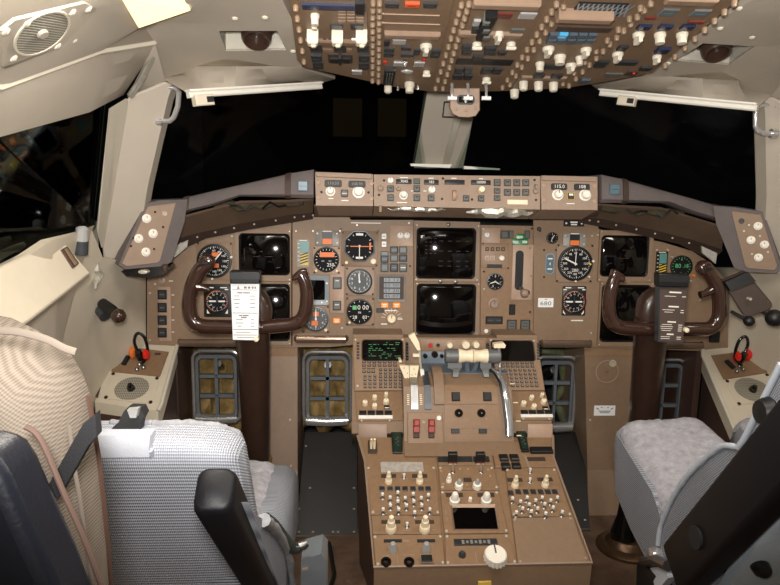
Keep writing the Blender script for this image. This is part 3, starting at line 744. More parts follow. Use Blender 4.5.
# --- left dials
num12 = ['0', '1', '2', '3', '4', '5', '6', '7', '8', '9']
gauge(MP, 'airspeed_indicator', 'black dial with white numerals and two orange windows behind left wheel horn', 214.5, 261, 16, (197, 242, 233, 280), ticks=50, nums=['60', '80', '100', '120', '140', '160', '180', '220', '260', '300', '350', ''], wins=((.08, .42, .42, .26, 'orange'), (.08, -.28, .42, .26, 'orange')), needles=((40, .85, .07, 'white'),), numsize=.13, group=None, knobs=((232, 257, .004, 'white'), (213, 278.5, .003, 'white')))
def rmi(label, px, py, r, sq):
    t = gauge(MP, 'radio_compass', label, px, py, r, sq, ticks=36, nums=['N', '3', '6', 'E', '12', '15', 'S', '21', '24', 'W', '30', '33'], sqm='black', numsize=.14, arcs=((-80, 20, 1.0, .16, 'orange'), (40, 140, 1.0, .12, 'red'), (-170, -100, 1.0, .1, 'orange')), wins=((-.42, 0, .6, .14, 'white'), (.42, 0, .6, .14, 'white')), needles=((0, .5, .1, 'button_dark'),))
    q = MB(MP.at(px, py)); R = MP.size(px, py, 2*r)/2
    for x, y in ((-.6, 1.25), (.6, 1.25), (-.85, 1.08), (.85, 1.08)): q.dash(R*.6 if y > 1.2 else R*.3, R*.09, x*R, y*R, .0037)
    for x in (-1, 1): q.add([(x*R*.7, -R*1.15, .0037), (x*R*.95, -R*1.15, .0037), (x*R*.95, -R*.75, .0037)], [(0, 1, 2)])
    q.obj('legend', 'white', t)
rmi('square black compass dial with white bar and orange ring beside the left checklist', 217.5, 301, 11, (204, 284, 232, 317))
rmi('square black compass dial with red ring below the big right airspeed dial', 573.5, 301.5, 11, (562, 286, 585.5, 315.5))
def flagbox(label, x0, y0, x1, y1):
    M_, hw, hh = MP.rect(x0, y0, x1, y1); t = thing('mode_annunciator', label, 'indicator', M_.translation, 'flag boxes')
    MB(M_).rbox(hw, hh, .003, -.0004, .004, cham=.001).obj('case', 'bezel_grey', t)
    w_ = MB(M_).box(-hw*.42, hw*.42, -hh*.85, hh*.8, .004, .005).obj('window', 'black', t)
    MB(M_).box(-hw*.38, hw*.38, -hh*.75, -hh*.05, .005, .0054).obj('flag', 'orange', w_)
    q = MB(M_); q.dash(hw*.7, hh*.12, 0, hh*.9, .0044); q.obj('legend', 'white', t)
    for x in (-1, 1):
        for y in (-1, 1): MB(M_ @ Matrix.Translation((x*hw*.8, y*hh*.6, 0))).lathe([(.003, .004), (.0027, .0055), (.0003, .006)], 8).obj('screw', 'screw_light', t)
flagbox('small indicator box with an orange flag above the orange-windowed left dial', 315, 230.5, 339.5, 246)
flagbox('small indicator box with an orange flag above the big right airspeed dial', 562.5, 233, 586, 247)
def strip(label, x0, y0, x1, y1, base):
    M_, hw, hh = MP.rect(x0, y0, x1, y1); t = thing('annunciator_strip', label, 'indicator', M_.translation)
    MB(M_).rbox(hw, hh, .002, -.0004, .003).obj('case', base, t)
    MB(M_).box(-hw*.45, hw*.8, hh*.06, hh*.85, .003, .0036).obj('upper_window', 'teal', t)
    w_ = MB(M_).box(-hw*.45, hw*.8, -hh*.85, hh*.0, .003, .0036).obj('lower_window', 'yellow', t)
    q = MB(M_)
    for k in range(4):
        y = -hh*.8+k*hh*.2; q.add([(-hw*.45, y, .0039), (-hw*.45, y+hh*.11, .0039), (hw*.8, y+hh*.3, .0039), (hw*.8, y+hh*.19, .0039)], [(0, 1, 2, 3)])
    q.obj('stripes', 'black', w_)
    q = MB(M_); q.dash(hw*1.2, hh*.05, 0, hh*.93, .0034)
    for k in range(5): q.dash(hw*.3, hh*.04, -hw*.72, hh*(.7-.3*k), .0034)
    q.obj('legend', 'white', t)
strip('grey upright strip with teal top and yellow black stripes, left of dials', 297, 239.5, 309.5, 267, 'bezel_grey')
strip('black upright strip with green top and yellow black stripes, by right wheel', 655.5, 251.5, 667, 277, 'black')
gauge(MP, 'radio_altimeter', 'black dial with wide orange band across its upper half', 326.5, 259.5, 11.8, (313, 246.5, 340.5, 274), ticks=20, nums=['', '', '', '', '', ''], wins=((.05, .42, 1.25, .4, 'orange'), (-.3, -.12, .25, .1, 'button_blue'), (.3, -.12, .25, .1, 'button_blue')), texts=(('250', .35, -.45, .42),), sqm='pale_brown', knobs=((316.5, 270.5, .004, 'ivory'), (337, 270.5, .004, 'ivory')))
t = gauge(MP, 'standby_horizon', 'octagonal black attitude dial at the top of the centre-left panel', 359.5, 246, 14.2, (341.5, 231, 378, 266.5), ticks=12, oct_=True, ringm='dark_steel', wins=((0, -.02, 1.3, .06, 'orange'), (.75, .0, .12, .5, 'orange'), (0, -.45, .05, .85, 'white'), (0, .82, .5, .16, 'white'), (0, -.82, .5, .14, 'white'), (0, 0, .14, .14, 'white')), knobs=((346.5, 262.5, .005, 'ivory'), (373.3, 261.2, .0085, 'ivory')))
gauge(MP, 'altimeter', 'grey round dial with white numerals, above the green-lettered dial', 359.5, 281.3, 11.8, (345.5, 267, 374.5, 295.5), dialm='dial_grey', nums=num12, ticks=50, needles=((-5, .75, .1, 'white'),), numsize=.2, sqm='light_plate')
gauge(MP, 'vertical_speed_dial', 'black round dial with green letters under the grey altimeter', 359.5, 311.2, 11.8, (345.8, 297, 374.5, 325.5), ticks=12, sqm='panel_brown', wins=((-.42, .33, .34, .34, 'green'),), texts=(('0', -.05, .33, .55), ('00', .5, .33, .55), ('28', -.4, -.5, .4), ('83', .45, -.5, .4), ('IN', 0, -.1, .25)), knobs=((349.5, 322, .004, 'ivory'),))
gauge(MP, 'clock', 'grey dial with orange boxes half hidden behind the left wheel', 316, 318.8, 11.6, (302, 305, 329.5, 333), dialm='dial_grey', ticks=24, nums=['', '2', '4', '6', '8', '10'], wins=((.0, .45, .5, .36, 'orange'), (-.1, -.35, .55, .4, 'orange')), needles=((0, .9, .1, 'white'),), ringm='dark_steel', sqm='panel_brown', knobs=((326, 329.5, .005, 'ivory'),))
M_, hw, hh = MP.rect(301, 275.5, 329, 304.5); t = thing('weather_display', 'small black screen in blue-grey bezel behind the right horn of left wheel', 'display', M_.translation)
S_, sw, sh = MP.rect(305, 279.5, 325, 299.5)
MB(M_).ring(rrect(hw, hh, .006), rrect(sw, sh, .005), -.0004, .008, zi=.005).obj('bezel', 'bezel_blue', t); MB(S_).rbox(sw*1.02, sh*1.02, .005, -.0004, .002).obj('screen', 'screen', t)
for p in ((327, 283), (327, 301), (322, 302)): MB(MP.at(*p)).cyl(.003, .006, .010, n=8).obj('button', 'white', t)
M_, hw, hh = MP.rect(377.5, 274.5, 405.5, 301.5); t = thing('fuel_readout', 'square grey-framed readout with four rows of digits, left of the centre screens', 'display', M_.translation)
MB(M_).ring(rrect(hw, hh, .004), rrect(hw*.87, hh*.84, .003), -.0004, .007, zi=.004).obj('bezel', 'bezel_grey', t)
w_ = MB(M_).box(-hw*.88, hw*.88, -hh*.85, hh*.85, -.0004, .002).obj('window', 'dark_brown', t)
for k, s_ in enumerate(('12 12', '50 00', '27 20', '45 07')):
    y = hh*(.6-.4*k); b_ = MB(M_).box(-hw*.55, hw*.6, y-hh*.15, y+hh*.15, .002, .0026).obj('digit_row', 'bezel_blue', w_)
    q = MB(M_); q.text(s_, hh*.3, 0, y, .0029, sx=1.6); q.obj('digits', 'ink', w_)
# --- right dials
gauge(MP, 'air_temperature_dial', 'tiny round black dial at the upper left of the right instrument panel', 552, 238, 5.2, None, ticks=12, nums=['5', '', '1', ''], needles=((35, .7, .12, 'white'), (200, .8, .08, 'white')), numsize=.3, ringm='dark_brown')
gauge(MP, 'airspeed_indicator', 'large black dial with white numerals and one long needle, right panel', 574.6, 263.5, 15.8, (556, 244, 592.5, 282.5), ticks=50, nums=['60', '80', '100', '120', '140', '160', '180', '220', '260', '300', '350', '40'], wins=((0, -.42, .6, .22, 'button_dark'),), texts=(('280', 0, -.42, .28),), needles=((-65, .85, .08, 'white'), (2, .75, .04, 'white')), numsize=.13, knobs=((592, 261, .004, 'white'), (588, 276.5, .003, 'white'), (574.5, 281, .003, 'white'), (589, 264, .0035, 'yellow')))
gauge(MP, 'altimeter', 'black round dial with green digits beside the right wheel horn', 681, 266.5, 10, None, ticks=20, nums=['0', '', '', '', '5', '', '', ''], texts=(('80', -.35, .05, .6), ('.18', .4, .05, .5)), tickm='green', numsize=.2, knobs=((692.5, 275.5, .005, 'orange'), (671, 257, .003, 'screw_light')))
# ------------------------------------------------------------------ glareshield and mode control panels
GP = Pl((0, -.195, 1.19), (1, 0, 0), (0, .26, 1))
def readout(pl, x0, y0, x1, y1, t, txt, tm='white', m='black', r=.004, fr='light_plate', sz=.9, sx=1.0):
    M_, hw, hh = pl.rect(x0, y0, x1, y1)
    o = MB(M_).rbox(hw, hh, r, -.0004, .003, cham=.0008).obj('display_window', m, t)
    if txt:
        q = MB(M_); q.text(txt, hh*2*sz, 0, 0, .0033, sx=sx); q.obj('digits', tm, o)
    return o
def efis(label, x0, x1, yt0, yt1, yb0, yb1, items, group):
    poly = [(x0, yt0), (x1, yt1), (x1, yb1), (x0+1, yb0)]
    q = GP.poly(poly); c = (sum(p[0] for p in q)/4, sum(p[1] for p in q)/4)
    t = thing('tuning_panel', label, 'panel', GP.p(*c), group)
    MB(GP.mat()).prism(q, -.12, 0).obj('face_plate', 'light_plate', t)
    qt = GP.poly([(x0+.5, yt0-.4), (x1-1.5, yt1-.2), (x1-1.5, yt1+5.2), (x0+1, yt0+4.6)]); MB(GP.mat()).prism(qt, -.0005, .004, cham=.0015).obj('top_bar', 'light_plate', t)
    return t
t = efis('brown radio tuning panel at the left end of the glareshield, two round white knobs', 315, 373, 172.3, 174.3, 205.5, 206, None, 'radio tuning panels')
readout(GP, 324.6, 180.2, 341.8, 187, t, '110.50', 'bezel_grey', 'button_dark', sz=.62); readout(GP, 348.5, 181, 365.5, 187.6, t, '108.90', 'bezel_grey', 'button_dark', sz=.62)
knob(GP, 330.5, 191.5, 3.6, t, 'knob_white', .014, skirt=1); knob(GP, 358.6, 192.3, 4.6, t, 'knob_white', .014, skirt=1, mark=None)
button(GP, 344.5, 193.5, 7, 7, t, 'button_grey', bars=((0, -.05, .7, .08),), frame_m='dark_brown')
for p in ((318, 182), (318, 197), (371.5, 183.2), (371.5, 198.3)): screw(GP, *p, t, 'pale_brown', .006)
for p in ((321.5, 192), (368.5, 192.5)): screw(GP, *p, t)
legend(GP, [(345, 200.5, 7, .9), (331, 198.5, 5, .8)], t)
t = efis('brown radio tuning panel at the right end of the glareshield, lit square between its knobs', 540.5, 597.5, 176, 177, 209.5, 210, None, 'radio tuning panels')
readout(GP, 551, 183.6, 567, 190, t, '115.0', 'white', sz=.75); readout(GP, 574, 184, 589.5, 190.4, t, '108', 'white', sz=.75)
knob(GP, 557.7, 194.8, 4.2, t, 'knob_white', .014, skirt=1); knob(GP, 585, 195.2, 4.4, t, 'knob_white', .014, skirt=1, mark=None)
o = button(GP, 570.5, 196.3, 7, 7, t, 'black', bars=((0, .18, .6, .3),), legend='white', frame_m='yellow', name='lit_button')
for p in ((544, 185), (544, 199.6), (595, 186), (595, 201)): screw(GP, *p, t, 'pale_brown', .006)
legend(GP, [(570.5, 203.6, 8, .9)], t)
# middle: autopilot mode panel
q = GP.poly([(373.8, 174.5), (540, 176.2), (540, 209.5), (374, 206)]); c = GP.p((q[0][0]+q[1][0])/2, (q[0][1]+q[2][1])/2)
t = thing('autopilot_panel', 'long brown autopilot panel of buttons and digit windows along the glareshield middle', 'panel', c)
MB(GP.mat()).prism(q, -.12, 0).obj('face_plate', 'light_plate', t)
def w(x0, y0, x1, y1, s_, m='button_dark'): readout(GP, x0, y0, x1, y1, t, s_, 'white', m, .001, sz=.8)
w(396, 179.3, 411.5, 184, '.7045'); w(424, 180, 438.5, 184.8, '183'); w(444.5, 180, 464.5, 184.6, ''); w(471, 180.3, 490.5, 185, '10000')
legend(GP, [(404, 177.6, 8, .8), (431, 178.2, 5, .8), (454, 178.3, 5, .8), (481, 178.8, 4, .8), (402, 202.5, 10, .8), (413, 191, 4, .7), (425, 191, 3, .7)], t)
def b(x, y, w_=6.5, h_=6.5, m='button_grey', k=0): button(GP, x, y, w_, h_, t, m, bars=((0, .1, .4, .2),) if not k else ((0, 0, .5, .1),), legend='black', frame_m='button_dark')
b(390.5, 189); b(390.5, 197.8, k=1); b(416.7, 181.5, 6.5, 5.5, k=1); b(416.7, 188.8); b(416.7, 198, m='button_grey'); b(431, 198)
b(466, 198.5, 6, 6); b(481, 198.5, 6, 6)
b(497, 182.8, 6.5, 6.5, k=1); b(497, 191, 6, 5.5); b(497, 198, 6, 5.5)
for x in (507.3, 516.5, 525.5):
    b(x, 183); b(x, 192.5)
M_, hw, hh = GP.rect(507, 200, 527.5, 204.8); MB(M_).box(-hw, hw, -hh, hh, -.0004, .004, cham=.001).obj('disengage_bar', 'ivory', t)
knob(GP, 390.5, 180.8, 3.2, t, 'knob_white', .008); knob(GP, 380.5, 188.5, 2.6, t, 'light_plate', .008, skirt=1); knob(GP, 403.5, 195.5, 3.2, t, 'knob_white', .016, skirt=1, mark=None); knob(GP, 398.5, 189, 2.2, t, 'light_plate', .006)
knob(GP, 431.7, 190, 3.8, t, 'knob_white', .008, label='white ring heading knob'); knob(GP, 481, 190.5, 3.4, t, 'ivory', .016, mark=None); knob(GP, 535.5, 191.5, 2.6, t, 'light_plate', .006)
M_ = GP.at(454, 195.5); MB(M_).lathe([(.013, -.005), (.0145, -.003), (.0145, .003), (.013, .005)], 24, M_ @ Matrix.Rotation(PI/2, 4, 'Y')).obj('thumbwheel', 'pale_brown', t)
for p in ((384, 180.5), (379, 195), (442, 199), (443, 178.5), (472, 199.5), (534.5, 180), (536, 200)): screw(GP, *p, t)
toggle(GP, 535.5, 186.5, t, .012)

# --- padded glareshield arms
def arm(side):
    nm = 'left' if side < 0 else 'right'
    t = thing('glareshield', 'grey-brown padded glareshield wing sweeping down to the %s window' % nm, 'glareshield', V((side*.55, -.15, 1.17)), 'glareshield wings')
    tops = [(313.5, 169.5, -.20), (291, 173.2, -.198), (285, 174.6, -.197), (240, 184.8, -.19), (212, 191, -.183), (189, 196.5, -.178), (183, 198, -.185)]
    bots = [(313.5, 198, -.205), (291, 197.3, -.203), (285, 197, -.2), (240, 196, -.195), (212, 205.5, -.19), (189, 211, -.185), (183, 213, -.19)]
    A = pts(side, [atY(*p) for p in tops]); B = pts(side, [atY(*p) for p in bots])
    if side > 0:   # the starboard half of the photo sits a little lower: real seat of the lip there
        A = [p+V((0, 0, 0)) for p in A]
    rings = []
    for a, b_ in zip(A, B):
        h_ = (a-b_).length
        rings.append([b_+V((0, .10, .004)), b_+V((0, .004, -.001)), b_+V((0, -.006, h_*.12)), TL(b_, a, .5)+V((0, -.004, 0)), a+V((0, -.001, -h_*.12)), a+V((0, .006, 0)), a+V((0, .30-.30*max(0, abs(a.x)-.33)/.46, -.004)), b_+V((0, .30-.30*max(0, abs(a.x)-.33)/.46, .01))])
    MB().loft(rings).obj('padded_lip', 'pad_brown', t)
    for i, (j, w0, w1) in enumerate(((1, 0.0, 1.0),)):
        r_ = [[p + (p-TL(a, b_, .5)).normalized()*.0025 + V((0, -.0025, 0)) for p in rings[k]] for k, a, b_ in ((1, A[1], B[1]), (2, A[2], B[2]))]
        MB().loft(r_).obj('seam_band', 'dark_brown', t)
    r_ = [[p + V((0, -.0025, .0)) + (p-TL(a, b_, .5)).normalized()*.0025 for p in rings[k]] for k, a, b_ in ((5, A[5], B[5]), (6, A[6], B[6]))]
    MB().loft(r_).obj('seam_band', 'dark_brown', t)
    # small blue-grey master light near the inner end
    c = atY(303, 186, -.207) if side < 0 else atY(614.5, 189.5, -.207)
    M_ = Matrix.Translation(c) @ Matrix.Rotation(PI/2, 4, 'X')
    o = MB(M_).box(-.013, .013, -.013, .013, -.006, .006, cham=.002).obj('warning_light', 'button_blue', t)
    MB(M_).dash(.020, .0012, 0, 0, .0064).obj('divider', 'button_dark', o)
    # underside sheet and riveted strip behind it
    m = MB()
    lo = pts(side, [atY(313, 213, -.03), atY(293, 214.5, -.03), atY(240, 224, -.035), atY(200, 233, -.04), atY(164, 243, -.06)])
    hi = pts(side, [atY(313.5, 200, -.13), atY(289, 202, -.13), atY(240, 203, -.13), atY(205, 212, -.13), atY(171, 221, -.14)])
    m.grid([hi, lo], (0, .004, .006)); m.obj('underside', 'under_brown', t)
    lo2 = pts(side, [atY(313, 219, -.012), atY(292, 222.5, -.012), atY(250, 229.5, -.014), atY(206, 238.5, -.016), atY(170, 255, -.02)])
    lo1 = pts(side, [atY(313, 212, -.034), atY(293, 213.5, -.034), atY(240, 223, -.039), atY(200, 232, -.044), atY(163, 244, -.064)])
    s_ = MB().grid([lo1, lo2], (0, .004, .004)).obj('riveted_strip', 'dark_brown', t)
    for k in range(9):
        f_ = k/8*3.6; i = min(3, int(f_)); a = TL(lo1[i], lo1[i+1], f_-i); b_ = TL(lo2[i], lo2[i+1], f_-i); p = TL(a, b_, .45)
        MB(Matrix.Translation(p+V((0, -.001, 0))) @ Matrix.Rotation(PI/2, 4, 'X')).lathe([(.003, -.002), (.003, .001), (.0003, .003)], 8).obj('rivet', 'screw_light', s_)
    # ragged insulation blanket tucked under the lip
    rnd = random.Random(3+side); q = MB()
    P_ = pts(side, [atY(215+i*8, 207-(i % 3)*1.5-(2 if i > 6 else 0), -.12+.01*rnd.random()) for i in range(12)])
    q.tube(P_, [.006+.007*rnd.random() for _ in P_], 8); o = q.obj('insulation_blanket', 'insulation', t)
    for k in range(3):
        q = MB(); i0 = rnd.randint(0, 7); q.tube([P_[i0]+V((0, -.012, -.004)), P_[i0+1]+V((0, -.02, .004)), P_[i0+2]+V((0, -.014, -.012)), P_[i0+3]+V((0, -.008, 0))], .003, 6); q.obj('wire', 'foil' if k == 0 else 'cable', t)
    # flexible light strip gap: foil patch by the outer end
    f_ = pts(side, [atY(173, 247, -.10), atY(188, 240, -.08), atY(187, 247, -.08), atY(174, 258, -.10)])
    MB().slab(f_, (0, .006, 0)).obj('foil_patch', 'tape', t)
arm(-1); arm(1)
# crumpled foil under the middle
def foil(name, label, a, b, rad, n=14, seed=1):
    rnd = random.Random(seed); P_ = [TL(a, b, i/(n-1))+V((0, rnd.uniform(-.006, .006), rnd.uniform(-.004, .004))) for i in range(n)]
    return tag(MB().tube(P_, [rad*(1-abs(2*i/(n-1)-1)**2*.8)*rnd.uniform(.7, 1.1) for i in range(n)], 7, flat=.6).obj(name, 'foil', ang=10), label, 'foil')
foil('foil_wrap', 'crumpled silver foil hanging under the right half of the autopilot panel', atY(466, 211, -.20), atY(533, 213, -.20), .016, seed=4)
foil('foil_wrap', 'thin crumpled foil strip under the left half of the autopilot panel', atY(388, 209.5, -.205), atY(446, 210, -.205), .007, seed=6)
MB().slab([atY(314, 206.5, -.17), atY(598, 211, -.17), atY(598, 219, .01), atY(314, 217.5, .01)], (0, .003, .006)).obj('trim_5', 'side_brown', kind='structure')
o = MB().tube([atY(380.5, 205, -.205), atY(380.5, 212, -.205)], .004, 8).obj('hanging_pin', 'light_plate'); tag(o, 'short pale pin hanging below the left part of the autopilot panel', 'pin')

# --- switch boxes at the outer ends
def swbox(side):
    nm = 'left' if side < 0 else 'right'
    ul, ur, lr = V((side*.772, -.268, 1.141)), V((side*.718, -.228, 1.15)), V((side*.752, -.246, 1.003))
    if side < 0: pl = Pl(ul, ur-ul, ul-lr)
    else: pl = Pl(ul, ul-ur, ul-lr)
    if side < 0: face = [(148, 206.5), (176, 203), (160, 261), (157, 263), (126, 266.5), (122, 263.5)]; fr = [(145, 204), (160, 200.5), (188, 199.5), (185, 222), (172, 262), (165, 266), (126, 269.5), (119, 265)]
    else: face = [(731, 211), (761, 214.5), (777.5, 266), (775, 270.5), (748, 268.5), (745, 266)]; fr = [(713, 206), (735, 207.5), (764, 212), (781, 266), (777, 273.5), (745, 272), (734, 268), (716, 224)]
    c = pl.hit(*face[2])
    t = thing('switch_box', 'brown switch box with four small white knobs at the %s end of the glareshield' % nm, 'panel', c, 'glareshield switch boxes')
    MB(pl.mat()).prism(pl.poly(fr), -.045, -.003).obj('housing', 'pad_brown', t)
    MB(pl.mat()).prism(pl.poly(face), -.004, 0, cham=.0015).obj('face_plate', 'light_plate' if side < 0 else 'panel_brown', t)
    kn = ((146.5, 218.5), (153, 233.5), (138.5, 238.5), (145.7, 252)) if side < 0 else ((758, 226), (751, 240), (764.5, 244.5), (758.5, 257.5))
    for i, p in enumerate(kn): knob(pl, *p, 3.4, t, 'knob_white', .006, skirt=1)
    hx = (164.5, 213.5) if side < 0 else (741.5, 221)
    MB(pl.at(*hx)).lathe([(.007, 0), (.006, .003), (.004, .003), (.004, .0005), (.0003, .0005)], 12).obj('jack_socket', 'screw_light' if side < 0 else 'black', t)
    for p in (((155, 212), (163, 227), (131, 246), (154, 249), (133.5, 238)) if side < 0 else ((749, 225), (752, 254), (760, 236), (768, 252), (744, 231))): screw(pl, *p, t, 'screw_dark' if side < 0 else 'screw_light', .0028)
    return pl
swl = swbox(-1); swr = swbox(1)
# ------------------------------------------------------------------ centre pedestal
PC = Pl((0, -.114, .770), (1, 0, 0), (0, .086, .122))
PD = Pl((0, -.20, .648), (1, 0, 0), (0, .076, .055))
PA = Pl((0, -.365, .533), (1, 0, 0), (0, .30, .108))
QF1 = Pl((0, -.26, .682), (1, 0, 0), (0, .025, .040))
QF2 = Pl((0, -.285, .642), (1, 0, 0), (0, .030, .088))
QS = Pl((0, -.10, .74), (1, 0, 0), (0, .05, 1))
def solid(pl, poly, depth, name, m, parent, down=True):
    """a face outline on a sloped plane with walls dropping straight down"""
    top = [pl.hit(*p) for p in poly]; n = len(top)
    vs = top+[p+V((0, 0, -depth)) for p in top]
    q = MB(); q.add(vs, [tuple(range(n)), tuple(range(2*n-1, n-1, -1))]+[(i, i+n, (i+1) % n+n, (i+1) % n) for i in range(n)])
    return q.obj(name, m, parent)
ped = thing('centre_pedestal', 'brown centre pedestal sloping down between the two pilot seats, holding radios and levers', 'pedestal', V((0, -.45, FZ)))
m = MB()
L = [PA.hit(*p) for p in ((357.5, 436), (365, 462), (374, 567.5))]; Rr = [PA.hit(*p) for p in ((553, 436), (553.5, 458), (592, 563))]
out = [L[0], L[1], L[2], Rr[2], Rr[1], Rr[0]]
top = [p + V((0, 0, -.004)) for p in out]
bot = [V((p.x*(.93 if i in (2, 3) else .97), p.y + (.03 if i in (2, 3) else 0), FZ)) for i, p in enumerate(top)]
m.add(top, [tuple(range(6))]); m.mat(1)
mid = [V((p.x, p.y+(.004 if i in (2, 3) else 0), p.z-.05)) for i, p in enumerate(top)]
m.add(top+mid+bot, [(i, 6+i, 6+(i+1) % 6, (i+1) % 6) for i in (2,)]+[(6+i, 12+i, 12+(i+1) % 6, 6+(i+1) % 6) for i in (2,)])
m.mat(2); m.add(top+bot, [(i, 6+i, 6+(i+1) % 6, (i+1) % 6) for i in (0, 1, 3, 4, 5)])
m.obj('body', ['module_brown', 'panel_brown', 'side_brown'], ped)
rim = MB(); rim.tube([p+V((0, 0, .001)) for p in out[:6]], .0032, 6); rim.obj('edge_trim', 'light_plate', ped)
# forward shoulders left and right of the throttle quadrant
Yt = -.085
def prof_block(x0, x1, prof, name, m_, parent, x0b=None, x1b=None):
    n = len(prof); q = MB()
    q.add([(x0, y, z) for y, z in prof]+[(x1, y, z) for y, z in prof], [tuple(range(n)), tuple(range(2*n-1, n-1, -1))]+[(i, (i+1) % n, (i+1) % n+n, i+n) for i in range(n)])
    return q.obj(name, m_, parent)
xl = PC.hit(352.5, 365).x; xr = PC.hit(541, 365).x
prof = [(-.02, .785), (-.102, .7855), (-.2005, .6465), (-.2775, .5915), (-.282, .562), (-.20, .50), (-.02, .50)]
ql = PC.hit(404, 365).x; qr = PC.hit(496, 365).x
prof_block(xl, ql, prof, 'shoulder', 'panel_brown', ped); prof_block(qr+.01, xr, prof, 'shoulder', 'panel_brown', ped)
RV = Pl((0, -.2835, .575), (1, 0, 0), (0, .004, .030))
plate(RV, 358.5, 424, 387, 439, ped, 'light_plate', 'lit_riser_face', z=(-.001, .002)); plate(RV, 527.5, 424, 552.5, 440, ped, 'pale_brown', 'lit_riser_face', z=(-.001, .002))  # paler plates: light on the aft-facing riser put into the colour

# --- control display units
def cdu(label, scr, frame_, keys, side):
    q = PC.poly(frame_); c = (sum(p[0] for p in q)/4, sum(p[1] for p in q)/4)
    t = thing('control_display_unit', label, 'computer', PC.p(*c), 'control display units')
    MB(PC.mat()).prism(q, -.0004, .006, cham=.0015).obj('face_plate', 'module_brown', t)
    M_, hw, hh = PC.rect(*scr); MB(M_).ring(rrect(hw*1.05, hh*1.07, .009), rrect(hw, hh, .008), .005, .008, zi=.0065).obj('bezel', 'dark_brown', t)
    s_ = MB(M_).rbox(hw*1.01, hh*1.02, .008, .005, .0066).obj('screen', 'screen', t)
    q = MB(M_); rnd = random.Random(5)
    if side < 0:
        for k in range(9):
            y = hh*(.75-.19*k); x = -hw*.7
            while x < hw*.7:
                L_ = rnd.uniform(.06, .25)*hw
                if rnd.random() < .6: q.dash(L_, hh*.06, x+L_/2, y, .0068)
                x += L_*1.5
        q.obj('green_lettering', 'crt_green', s_)
    px0, px1 = scr[0], scr[2]
    for k in range(6):
        y = scr[1]+3+k*(scr[3]-scr[1]-5)/5
        for x in ((px0-4.5), (px1+4.5)):
            button(PC, x, y, 3, 2.2, t, 'button_dark', .0085, 'line_key', bars=None)
    for (x, y, w_, h_) in keys: button(PC, x, y, w_, h_, t, 'button_dark', .0095, 'key', bars=((0, 0, .45, .3),), legend='light_plate')
    for x, y in ((frame_[0][0]+3, frame_[0][1]+2.5), (frame_[1][0]-3, frame_[1][1]+2.5), (frame_[3][0]+3, frame_[3][1]-5)): MB(PC.at(x, y)).lathe([(.003, .006), (.0026, .0075), (.0003, .008)], 8).obj('screw', 'screw_light', t)
    return t
K = []
for j in range(2):
    for i in range(7): K.append((364+i*5.15, 363+j*3.3, 4, 2.4))
for i in range(3): K.append((364+i*4.6, 369.3, 3.8, 1.4)); K.append((364+i*4.6, 372.6, 3.8, 2.4))
for j in range(4):
    for i in range(3): K.append((365+i*4.9, 377+j*3.6, 3.2, 2.5))
for j in range(6):
    for i in range(5): K.append((380.5+i*4.9, 370.5+j*3.4, 3.4, 2.5))
cdu('brown keypad computer left of throttle levers, screen showing faint green lines', (362.5, 341, 402.3, 361), [(352.5, 338), (405.5, 338), (406, 391), (354.5, 391.5)], K, -1)
K2 = []
for j in range(2):
    for i in range(7): K2.append((502+i*4.9+j*.4, 364+j*3.2, 3.8, 2.3))
for j in range(5):
    for i in range(7): K2.append((505.2+i*4.75+j*.6, 371+j*3.9, 3.3, 2.6))
cdu('brown keypad computer right of throttle levers, its blank screen behind the flap handle', (491.8, 341.8, 533.2, 361.5), [(487.5, 338.5), (536.5, 339), (544.5, 391), (500, 391)], K2, 1)

# --- source selector panels under the keypads
def selector(label, poly, knobs_, strip_, sq):
    q = PD.poly(poly); c = (sum(p[0] for p in q)/4, sum(p[1] for p in q)/4); t = thing('display_control_panel', label, 'panel', PD.p(*c), 'display control panels')
    MB(PD.mat()).prism(q, -.0004, .004, cham=.001).obj('face_plate', 'module_brown', t)
    for x, y, r in knobs_: knob(PD, x, y+1.5, r, t, 'ivory', .016, n=12)
    x0, x1, y0, y1 = strip_; n = 5
    M_, hw, hh = PD.rect(x0, y0, x1, y1); MB(M_).box(-hw, hw, -hh*1.1, -hh*.2, .003, .007, cham=.001).obj('white_edge', 'white', t)
    for k in range(4): button(PD, x0+(x1-x0)*(k+.5)/4, y0+(y1-y0)*.25, (x1-x0)/4.3, (y1-y0)*.6, t, 'black', .008, bars=None)
    button(PD, *sq, 6, 4, t, 'black', .008, bars=((0, -.3, .7, .2),))
    for p in ((x0+3, y1+2), (x1-3, y1+2)): MB(PD.at(*p)).lathe([(.003, .004), (.0025, .006), (.0003, .0065)], 8).obj('screw', 'screw_light', t)
selector('brown panel of ivory knobs below the left keypad computer', [(355, 392.5), (406, 392.5), (402, 421), (357, 421.5)], [(365, 403.5, 2.9), (374.6, 398, 2.6), (374.6, 406.5, 2.9), (386, 395, 2.2), (386, 402, 3.1)], (358.5, 392.5, 412, 419.5), (386.7, 408.3))
selector('brown panel of ivory knobs below the right keypad computer', [(507, 392.5), (545, 392.5), (552.5, 420.5), (513.5, 420.5)], [(523, 404, 2.9), (531, 398, 2.6), (533.3, 407, 2.9), (541.4, 395.5, 2.2), (543, 402, 3)], (520, 552, 411.5, 418), (545, 409.5))

